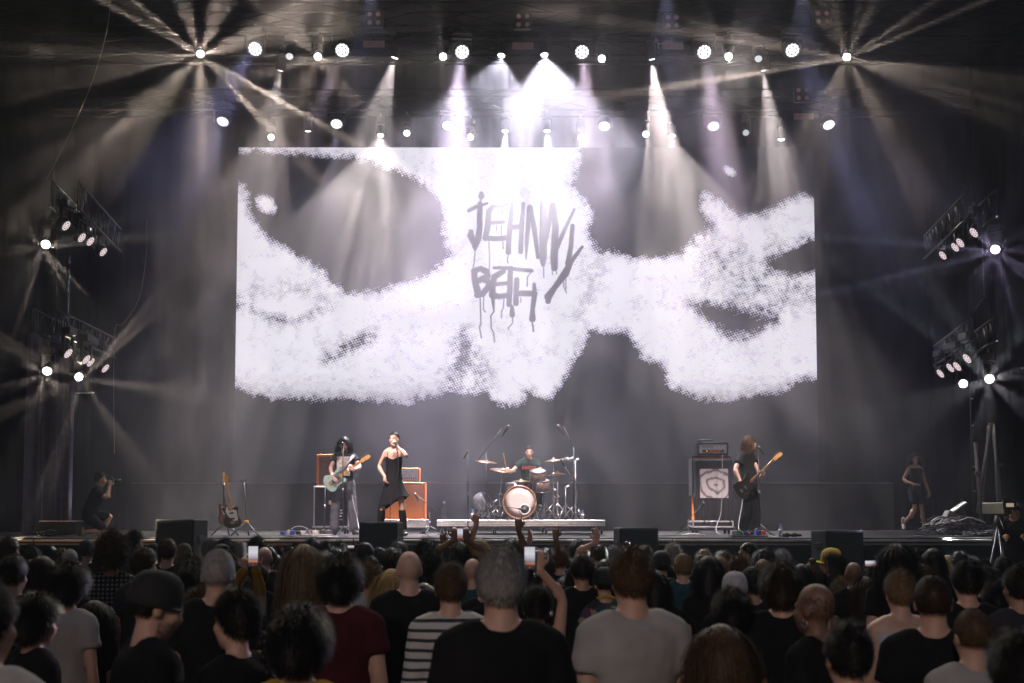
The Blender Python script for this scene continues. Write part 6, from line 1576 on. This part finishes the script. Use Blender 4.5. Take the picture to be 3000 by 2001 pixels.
    if extra == 'headphones':
        mb = MB().tube([V3((.1 * math.cos(a * math.pi / 10), -.005, .1 + .03 - .13 + .125 * math.sin(a * math.pi / 10))) for a in range(11)], .007, 6)
        for s_ in (-1, 1): mb.ell((s_ * .095, 0, -.01), (.022, .035, .042))
        obj('headphones', mb, BLKPL, t, hp)
    if extra == 'braid':
        mb = MB()
        for k in range(9): mb.ell((.035 + .006 * k + (-1) ** k * .008, -.115 - .004 * k, -.06 - .03 * k), (.02, .018, .024), 10, 6)
        obj('braid', mb, HAIRC[hc], t, hp)
    if extra == 'necklace':
        mb = MB()
        for k in range(26):
            a = k * math.tau / 26; mb.ell((.082 * math.cos(a), .075 * math.sin(a), -.13 - .03 * math.sin(a)), (.013, .013, .016), 6, 5)
        obj('flower_garland', mb, mk('garland', (.5, .3, .02), .8), t, hp)
    if extra == 'clip': obj('hair_clip', MB().ell((.085, -.05, -.03), (.018, .03, .02), 8, 6), mk('silver_clip', (.7, .7, .75), .2, .9), t, hp)
    if extra == 'shades': # sunglasses pushed up on the head
        mb = MB()
        for s_ in (-1, 1): mb.ell((s_ * .034, .045, .112), (.03, .012, .018), 10, 6)
        obj('sunglasses', mb, mk('mirror_lens', (.6, .5, .55), .15, .9), t, hp)
    if extra == 'earring':
        mb = MB()
        for s_ in (-1, 1): mb.tube([V3((s_ * .086, .0 + .016 * math.cos(a), -.065 + .016 * math.sin(a))) for a in [k * math.tau / 10 for k in range(11)]], .003, 5)
        obj('earrings', mb, CHROME, t, hp)
    return t, s, Y
HORN = (0.0, 1.7, 1.7, 0.0, 1.0); POINT = (0.0, 1.6, 1.7, 1.7, 1.0); OPEN = (.15, .1, .15, .25, .1); GRIP = (.6, .65, .65, .7, .5)
YC = mk('cap_yellow_white', (.55, .36, .03), .8); YB = mk('cap_brim_yellow', (.62, .55, .05), .8); GC = mk('cap_grey', (.36, .35, .38), .85); KC = mk('cap_black', (.012, .012, .013), .85); BC = mk('cap_brown', (.11, .075, .03), .85); OC = mk('cap_olive', (.16, .13, .06), .85)
R = crowd
# --- left third, far rows first
R(27, 1571, 54, 'short', 'dark', 't', 'k', 1, 'M', 0, 'dark haired man at the left picture edge, tallest of the far rows there')
R(88, 1592, 58, 'bushy', 'black', 't', 'k', 1, 'M', 0, 'black haired person below the left curtain, beside the tall man at the edge')
R(148, 1600, 42, 'bob', 'black', 't', 'k', 0, 'F', 0, 'person with glossy dark bob below the left curtain')
R(180, 1603, 38, 'side', 'light', 't', 'g', 0, 'M', 0, 'sandy haired head low under the left end of the stage')
R(205, 1606, 46, 'buzz', 'grey', 't', 'g', 0, 'M', 30, 'shaved head with a bright shine, turned right, under the kneeling photographer')
R(255, 1579, 48, 'buzz', 'black', 't', 'k', 1, 'M', 0, 'person in smooth black beanie under the kneeling photographer', cap=(KC,))
R(328, 1557, 98, 'afro', 'brown', 'j', 'p', 0, 'M', 0, 'tall person with a big curly afro and plaid shirt on the left')
R(392, 1554, 46, 'curly', 'dark', 't', 'k', 1, 'M', -60, 'curly man with glasses in right profile beside the big afro', extra='glasses')
R(387, 1600, 32, 'curly', 'grey', 't', 'c', 0, 'M', 0, 'small grey curly head just right of the big afro')
R(449, 1589, 34, 'buzz', 'black', 't', 'k', 1, 'M', 0, 'far black capped head left of the leftmost floor monitor', cap=(KC,))
R(490, 1577, 54, 'short', 'dark', 't', 'k', 0, 'M', 0, 'short dark haired man under the leftmost floor monitor, neck showing')
R(421, 1603, 70, 'short', 'dark', 't', 'c', 0, 'M', -25, 'short haired person with a white earpiece right of the big afro')
R(40, 1627, 80, 'short', 'black', 't', 'k', 1, 'M', 0, 'dark head filling the left edge in the middle rows')
R(122, 1630, 84, 'bob', 'dark', 't', 'k', 0, 'F', 0, 'person with straight dark bob in the middle rows at the left')
R(204, 1638, 104, 'bushy', 'black', 't', 'g', 0, 'F', 0, 'bushy black haired person in grey top left of the plaid shirt')
R(97, 1687, 74, 'long', 'blond', 't', 'g', 0, 'F', 0, 'blond long haired person in pale top at the lower left')
R(105, 1732, 128, 'bushy', 'black', 't', 'k', 1, 'M', -45, 'dark figure with face turned right at the lower left')
R(-8, 1640, 56, 'short', 'dark', 't', 'c', 0, 'M', 0, 'head cut by the left picture edge')
R(442, 1659, 138, 'buzz', 'black', 't', 'k', 0, 'B', -62, 'bearded man in black cap and glasses turned right in the left foreground', cap=(KC,), extra='beard', pitch=-.22)
R(275, 1757, 92, 'long', 'black', 't', 'k', 0, 'F', 0, 'long black haired person behind the man in black cap')
R(-45, 1700, 170, 'short', 'black', 't', 'g', 1, 'B', 0, 'broad grey shouldered person cut off by the lower left corner')
R(540, 1589, 46, 'buzz', 'brown', 't', 'k', 0, 'M', 0, 'person in brown cap under the leftmost floor monitor', cap=(BC,))
R(615, 1578, 44, 'curly', 'grey', 't', 'k', 0, 'M', 0, 'grey curly head below the guitar on its stand')
R(660, 1577, 42, 'curly', 'dark', 't', 'k', 1, 'M', 0, 'dark curly head below the guitar on its stand')
R(650, 1591, 56, 'buzz', 'black', 't', 'k', 1, 'M', 0, 'dark capped head in front of the two curly heads', cap=(KC,))
R(707, 1583, 38, 'side', 'grey', 't', 'c', 0, 'M', 0, 'grey haired head just left of the wet curls by the lit phone')
R(752, 1572, 54, 'curly', 'black', 't', 'k', 2, 'M', 0, 'wet black curls directly above the left lit phone')
R(558, 1608, 76, 'bushy', 'black', 't', 'k', 1, 'M', 0, 'low dark head between the brown cap and the grey buzz cut')
R(640, 1603, 92, 'buzz', 'grey', 't', 'k', 0, 'B', 0, 'grey buzz cut man left of the left lit phone')
R(775, 1597, 48, 'bald', 'dark', 't', 'k', 0, 'M', 0, 'shaved head immediately right of the left lit phone')
R(810, 1623, 44, 'buzz', 'dark', 'j', 'k', 1, 'M', 0, 'small buzz cut head in black jacket right of the raised phone hands')
R(815, 1600, 48, 'curly', 'red', 't', 'k', 0, 'M', 0, 'reddish curly head behind the black jacket')
R(851, 1602, 42, 'short', 'dark', 't', 'm', 0, 'F', 25, 'red lit ear and cheek beside the yellow streaked long hair')
R(866, 1592, 42, 'curly', 'dark', 't', 'k', 1, 'M', 0, 'dark curls just above the yellow streaked long hair')
R(916, 1572, 48, 'bushy', 'black', 't', 'k', 1, 'M', 0, 'frizzy black head against the stage front left of the singer')
R(890, 1592, 82, 'long', 'light', 't', 'k', 0, 'F', 0, 'long brown hair with a bright yellow streak left of centre')
R(957, 1587, 37, 'curly', 'black', 't', 'k', 2, 'M', 0, 'far curly head, left one of the two below the guitarist')
R(994, 1586, 41, 'curly', 'black', 't', 'k', 2, 'M', 0, 'far curly head, right one of the two below the guitarist')
R(975, 1604, 38, 'buzz', 'grey', 't', 'c', 0, 'M', 0, 'low grey head below the two curly heads')
R(945, 1618, 80, 'long', 'dark', 't', 'l', 0, 'F', 0, 'long dark hair over a light grey top left of the maroon shirt')
R(999, 1613, 116, 'bushy', 'black', 't', 'm', 0, 'B', 0, 'big bushy black head on a maroon t-shirt left of centre')
R(527, 1629, 60, 'curly', 'light', 't', 'c', 0, 'M', 0, 'light curly hair behind the dark head above the man in black cap')
R(552, 1641, 100, 'bushy', 'black', 't', 'k', 0, 'M', 0, 'dark thick haired person right behind the man in black cap')
R(592, 1725, 116, 'curly', 'brown', 't', 'r', 0, 'F', 0, 'brown curly haired person in red and white top in the left foreground')
R(697, 1712, 132, 'side', 'black', 't', 'k', 0, 'F', 55, 'black haired person in left profile with a braid in the foreground', extra='braid')
R(714, 1682, 62, 'side', 'dark', 'j', 'y', 0, 'M', 0, 'person in mustard jacket holding up the left lit phone', arms={'L': (718, 1668, -.25, GRIP, .5, None), 'R': (748, 1662, -.25, GRIP, .5, None)})
R(880, 1764, 152, 'bushy', 'black', 'j', 'y', 0, 'M', -10, 'blurred near person in mustard jacket with shades on the head', extra='shades', Y=4.5)
# --- centre
R(1062, 1604, 46, 'bushy', 'black', 't', 'k', 1, 'M', 0, 'dark head below the singer, left of the monitor in front of her')
R(1085, 1628, 58, 'short', 'black', 't', 'k', 1, 'M', 0, 'short dark head between the maroon shirt and the white haired man')
R(1112, 1604, 46, 'short', 'dark', 't', 'c', 0, 'M', 0, 'short haired head below the singer, left of the thick dark mop')
R(1149, 1600, 66, 'bushy', 'black', 't', 'k', 0, 'M', 0, 'thick dark mop left of the white haired balding man')
R(1168, 1583, 50, 'side', 'dark', 't', 'k', 0, 'M', 0, 'side parted head right in front of the monitor below the singer')
R(1199, 1606, 74, 'bald', 'white', 't', 'k', 0, 'B', 0, 'white haired balding man left of centre')
R(1250, 1577, 56, 'afro', 'black', 't', 'k', 2, 'F', 0, 'tall narrow afro with one arm up pointing below the orange stack', arms={'R': (1298, 1590, -.1, POINT, .5, None)}, Y=13.2)
R(1348, 1582, 60, 'bushy', 'black', 't', 'k', 2, 'M', 0, 'person holding a phone overhead with both hands below the drums', arms={'L': (1333, 1580, -.15, GRIP, .5, None), 'R': (1364, 1580, -.15, GRIP, .5, None)})
R(1405, 1576, 46, 'side', 'blond', 't', 'k', 0, 'M', 0, 'fair haired person with an arm stretched up below the drums', arms={'L': (1397, 1530, -.1, POINT, .5, None)}, Y=13.0)
R(1082, 1648, 72, 'curly', 'light', 'j', 'l', 0, 'M', 0, 'light curls and pale grey sweater right behind the maroon shirt')
R(1147, 1665, 80, 'long', 'blond', 't', 'l', 0, 'F', 0, 'long straight dark blond hair left of the striped shirt')
R(1240, 1707, 90, 'long', 'black', 't', 'k', 0, 'F', 0, 'long black hair right next to the striped shirt')
R(1275, 1642, 70, 'curly', 'dark', 'j', 'k', 0, 'M', 0, 'dark curly head between the white haired man and the striped shirt')
R(1321, 1650, 98, 'short', 'brown', 'j', 's', 0, 'M', 0, 'short brown haired man in black and white striped shirt')
R(1385, 1630, 56, 'bald', 'grey', 't', 't', 0, 'M', 0, 'bald head between the striped shirt and the big grey haired man')
R(1468, 1607, 142, 'short', 'grey', 't', 'k', 0, 'B', 0, 'big grey haired man in black t-shirt in the centre foreground', Y=4.75)
R(1500, 1572, 46, 'bushy', 'black', 't', 'k', 2, 'M', 0, 'dark head below the bass drum making a horn sign, left hand sign', arms={'R': (1518, 1548, -.3, HORN, .5, None)}, Y=12.4)
R(1568, 1602, 38, 'short', 'dark', 't', 'k', 1, 'M', 0, 'small dark head with an open hand raised below the drums', arms={'L': (1553, 1588, -.1, OPEN, .2, None)})
R(1603, 1601, 46, 'bushy', 'black', 't', 'k', 2, 'M', 0, 'dark head below the drums making a horn sign, right hand sign', arms={'R': (1624, 1552, -.3, HORN, .5, None)}, Y=12.6)
R(1640, 1600, 54, 'side', 'red', 't', 'k', 0, 'F', 0, 'auburn smooth haired head right of the lit phone at the centre')
R(1695, 1576, 56, 'bushy', 'dark', 't', 'k', 0, 'M', 0, 'tousled head with pale rim light and headphones, right of the auburn head', extra='headphones')
R(1598, 1626, 60, 'short', 'dark', 't', 'c', 1, 'M', 0, 'dark head behind the hand with the centre lit phone')
R(1705, 1623, 68, 'short', 'black', 'j', 'k', 1, 'M', 0, 'cropped black head and black shirt left of the big brown haired man')
R(1758, 1596, 48, 'short', 'dark', 't', 'k', 0, 'M', 0, 'flat topped head with one hand up left of the second monitor', arms={'L': (1748, 1588, -.1, OPEN, .2, None)})
R(1795, 1600, 40, 'curly', 'grey', 't', 'c', 0, 'M', 0, 'grey curls at the left corner of the right centre monitor')
R(1766, 1618, 54, 'bushy', 'dark', 't', 'k', 0, 'M', 0, 'dark tousled head left of the big brown haired man, upper one')
R(1772, 1636, 52, 'side', 'dark', 't', 'k', 0, 'F', 0, 'dark head left of the big brown haired man, lower one')
R(1835, 1578, 44, 'bun', 'brown', 't', 'k', 0, 'F', 0, 'topknot bun in front of the right centre monitor')
R(1889, 1593, 50, 'bushy', 'dark', 't', 'k', 0, 'M', 0, 'rumpled dark head at the right of the big brown haired man')
R(1851, 1603, 118, 'short', 'brown', 't', 'g', 0, 'B', 0, 'big brown haired man in grey t-shirt right of centre', Y=5.4)
R(1938, 1610, 60, 'buzz', 'black', 't', 'k', 1, 'M', 0, 'round black capped head right of the big brown haired man', cap=(KC,))
R(1972, 1592, 54, 'curly', 'grey', 't', 'k', 0, 'M', 0, 'grizzled curls against the stage front below the bass stack')
R(2000, 1622, 58, 'short', 'light', 'j', 't', 0, 'M', 0, 'short light haired man in teal jacket right of centre')
R(1948, 1648, 66, 'bob', 'dark', 't', 'g', 0, 'F', 0, 'dark bob with yellow lit crown and grey top')
R(1770, 1657, 72, 'buzz', 'black', 't', 'h', 0, 'B', 0, 'person in black cap, yellow garland and floral shirt', cap=(KC,), extra='necklace')
R(1660, 1686, 48, 'bushy', 'black', 't', 'k', 1, 'M', 0, 'small dark head under the black shirt right of the raised forearm')
R(1568, 1680, 60, 'short', 'black', 't', 'm', 1, 'M', 0, 'low dark head just under the centre lit phone')
R(1572, 1712, 92, 'side', 'black', 'v', 'w', 0, 'F', 0, 'dark haired person in white top holding the centre lit phone', extra='clip', arms={'R': (1578, 1668, -.1, GRIP, .5, None)})
R(1992, 1681, 54, 'long', 'black', 't', 'k', 0, 'F', 0, 'long black hair right of the yellow lit bob')
# --- right third
R(2062, 1606, 52, 'side', 'light', 't', 'k', 0, 'M', 0, 'wavy light head below the bass stack cloth')
R(2057, 1625, 54, 'short', 'black', 'j', 'k', 1, 'M', 0, 'black haired head in dark jacket under the wavy light head')
R(2118, 1609, 56, 'bushy', 'brown', 't', 'k', 0, 'M', 0, 'brown haired head with headphones below the bassist', extra='headphones')
R(2111, 1629, 54, 'buzz', 'light', 't', 'c', 0, 'M', 0, 'pale buzz cut left of the wavy brown hair')
R(2165, 1626, 66, 'curly', 'brown', 't', 'k', 0, 'F', 0, 'wavy brown hair above the grey backwards cap')
R(2192, 1587, 46, 'buzz', 'black', 't', 'g', 2, 'M', 80, 'man in glasses and grey shirt facing left in front of the stage', extra='glasses')
R(2240, 1602, 64, 'bushy', 'black', 't', 'k', 0, 'M', 0, 'messy black hair below the water bottle')
R(2290, 1611, 38, 'curly', 'grey', 't', 'c', 0, 'M', 0, 'small grey head right of the messy black hair')
R(2235, 1636, 50, 'buzz', 'light', 't', 'k', 0, 'M', 0, 'greenish lit cropped head behind the big dark man on the right')
R(2152, 1670, 84, 'buzz', 'brown', 't', 'k', 0, 'M', 180 - 180, 'person in grey cap worn backwards on the right', cap=(GC,))
R(2212, 1687, 48, 'curly', 'dark', 't', 'k', 1, 'M', 0, 'curly head squeezed between the grey cap and the big dark man')
R(2290, 1634, 114, 'bushy', 'dark', 't', 'k', 0, 'B', 0, 'big dark haired man in black with orange lit neck on the right')
R(2146, 1713, 114, 'bushy', 'black', 't', 'k', 0, 'M', 0, 'thick dark head directly below the grey backwards cap')
R(2378, 1626, 52, 'bun', 'brown', 't', 'k', 0, 'F', 0, 'twisted brown updo left of the yellow cap')
R(2381, 1643, 50, 'side', 'dark', 't', 'k', 0, 'M', 0, 'dark head just under the twisted updo')
R(2435, 1600, 56, 'long', 'black', 't', 'k', 0, 'F', 70, 'person in yellow and white cap with yellow brim facing left', cap=(YC, 1, .1, YB))
R(2388, 1666, 64, 'bob', 'black', 't', 'k', 0, 'F', 0, 'dark bob below the yellow cap')
R(2390, 1698, 102, 'bald', 'black', 't', 'k', 2, 'M', 45, 'bald person with earrings turned left on the right', extra='earring')
R(2466, 1692, 66, 'curly', 'light', 'v', 'g', 0, 'F', 0, 'yellow lit curls and grey sleeveless top on the right')
R(2500, 1641, 54, 'bald', 'dark', 't', 'k', 2, 'M', 0, 'shiny bald head left of the sideways phone')
R(2625, 1590, 80, 'long', 'black', 't', 'k', 0, 'M', 0, 'tall person with long black hair on the right')
R(2693, 1607, 60, 'curly', 'dark', 't', 'k', 0, 'M', 0, 'dense short curls right of the tall long haired person')
R(2742, 1620, 46, 'curly', 'grey', 't', 'k', 0, 'M', 0, 'grey curls in the far rows on the right')
R(2778, 1625, 50, 'long', 'blond', 't', 'k', 0, 'F', 0, 'blondish hair right of the grey curls')
R(2832, 1640, 88, 'short', 'black', 'j', 'k', 0, 'M', 0, 'black haired man with an ear lit orange in the right middle rows')
R(2847, 1632, 32, 'curly', 'grey', 't', 'k', 0, 'M', 0, 'small greyish curls peeking over the man with the orange ear')
R(2886, 1641, 40, 'curly', 'black', 't', 'k', 2, 'M', 0, 'small black curls right of the man with the orange ear')
R(2945, 1634, 54, 'short', 'brown', 't', 'k', 0, 'M', 30, 'person in olive cap with upturned brim at the right', cap=(OC, 1, .35))
R(2910, 1660, 62, 'buzz', 'black', 't', 'k', 1, 'M', 0, 'person in black cap below the olive cap', cap=(KC,))
R(2702, 1652, 66, 'short', 'brown', 't', 'k', 0, 'M', 0, 'short haired head between the grey tank top and the dense curls')
R(2636, 1670, 92, 'short', 'light', 'v', 'l', 0, 'M', 0, 'short haired man in pale grey tank top on the right')
R(2732, 1679, 106, 'buzz', 'dark', 't', 'k', 0, 'B', 0, 'cropped man in black t-shirt beside the grey tank top')
R(2536, 1688, 68, 'long', 'dark', 't', 'k', 0, 'F', 0, 'long dark hair with a yellow lit edge left of the grey tank top')
R(2915, 1687, 84, 'bushy', 'black', 't', 'k', 1, 'M', 0, 'dark thick haired head below the caps at the right')
R(2985, 1655, 90, 'short', 'black', 't', 'c', 1, 'B', 0, 'dark person cut by the right picture edge in the middle rows')
R(2848, 1778, 112, 'buzz', 'brown', 't', 'g', 0, 'B', 0, 'cropped man in grey t-shirt in the lower right foreground')
R(2485, 1823, 150, 'short', 'black', 't', 'k', 0, 'M', 10, 'blurred near head in black in the lower right foreground', Y=4.4)
R(2992, 1846, 160, 'short', 'black', 't', 'c', 1, 'B', 0, 'blurred near shoulder cut off by the lower right corner', Y=3.4)
R(2112, 1826, 118, 'long', 'brown', 't', 'k', 0, 'F', 0, 'blurred near person with long brown hair right of the grey t-shirt', Y=5.2)
# --- more people packed between the ones above, seen only as dark tops of heads
rf = random.Random(77)
for k in range(46):
    x = 30 + k * 64.5 + rf.uniform(-22, 22); yt = rf.uniform(1606, 1662); Yf = rf.uniform(8.6, 13.4)
    yt = HOR + (CAMZ - rf.uniform(1.60, 1.76)) * FPX / Yf
    if any(abs(x - q) < d_ for q, d_ in ((328, 62), (2000, 60), (2435, 55), (1770, 50), (1147, 40), (2152, 50))): continue
    R(x, yt, 50, rf.choice(('short', 'bushy', 'short', 'curly', 'side', 'bob')), 'black', 't', 'k', 1, rf.choice('MF'), 0, 'black haired spectator in black half hidden in the packed middle rows', Y=Yf)
# --- phones held up
def phone(x, y, Y, hpx, label, wide=False):
    h = hpx / FPX * Y; p = P(x, y, Y)
    t = thing('phone', label, 'phone', p, 0, 'lit phones in the crowd')
    w_ = h * .48
    dims = (w_, .009, h) if not wide else (h, .009, w_)
    obj('case', MB().box((0, 0, 0), dims, b=.004), BLKPL, t)
    name = 'phone_screen%d' % int(x)
    m = em(name, (1, 1, 1), .9); nt = m.node_tree; e = [n for n in nt.nodes if n.type == 'EMISSION'][0]
    tc = nt.nodes.new('ShaderNodeTexCoord'); sp = nt.nodes.new('ShaderNodeSeparateXYZ'); nt.links.new(tc.outputs['Generated'], sp.inputs[0])
    nz = nt.nodes.new('ShaderNodeTexNoise'); nz.inputs['Scale'].default_value = 5; nt.links.new(tc.outputs['Generated'], nz.inputs['Vector'])
    ad = nt.nodes.new('ShaderNodeMath'); ad.operation = 'MULTIPLY_ADD'; ad.inputs[1].default_value = .12; nt.links.new(nz.outputs[0], ad.inputs[0]); nt.links.new(sp.outputs[2], ad.inputs[2])
    r = nt.nodes.new('ShaderNodeValToRGB'); nt.links.new(ad.outputs[0], r.inputs[0]); el = r.color_ramp.elements
    for k, (q, c) in enumerate(((0.0, (.02, .02, .03)), (.24, (.10, .06, .06)), (.30, (.75, .25, .12)), (.40, (.30, .26, .28)), (.52, (.55, .52, .65)), (.75, (.95, .92, 1)), (1.0, (.80, .78, .9)))):
        if k == 0: el[0].position, el[0].color = q, (*c, 1)
        elif k == 1: el[1].position, el[1].color = q, (*c, 1)
        else: n_ = el.new(q); n_.color = (*c, 1)
    nt.links.new(r.outputs[0], e.inputs[0])
    obj('screen', MB().box((0, -.0055, 0), (dims[0] * .93, .002, dims[2] * .95)), m, t)
    if not wide: obj('record_button', MB().lathe([(.001, -.002), (.004, -.0015), (.0042, 0)], (0, 0, 0), Matrix.Rotation(-math.pi / 2, 3, 'X'), 10), em('record_red', (.9, .08, .06), .9), t, (0, -.0068, -h * .40))
phone(742, 1630, FPX * SW['side'] / 62 - .32, 62, 'lit phone held up on the left filming the stage')
phone(1348, 1566, FPX * SW['bushy'] / 60 - .22, 36, 'small lit phone held overhead below the bass drum')
phone(1552, 1635, FPX * SW['side'] / 92 - .16, 68, 'bright lit phone held up in the centre of the crowd')
phone(2553, 1652, 11.5, 40, 'phone held sideways in the crowd on the right', True)
phone(1028, 1603, 13.0, 20, 'small phone held sideways low left of the monitor before the singer', True)
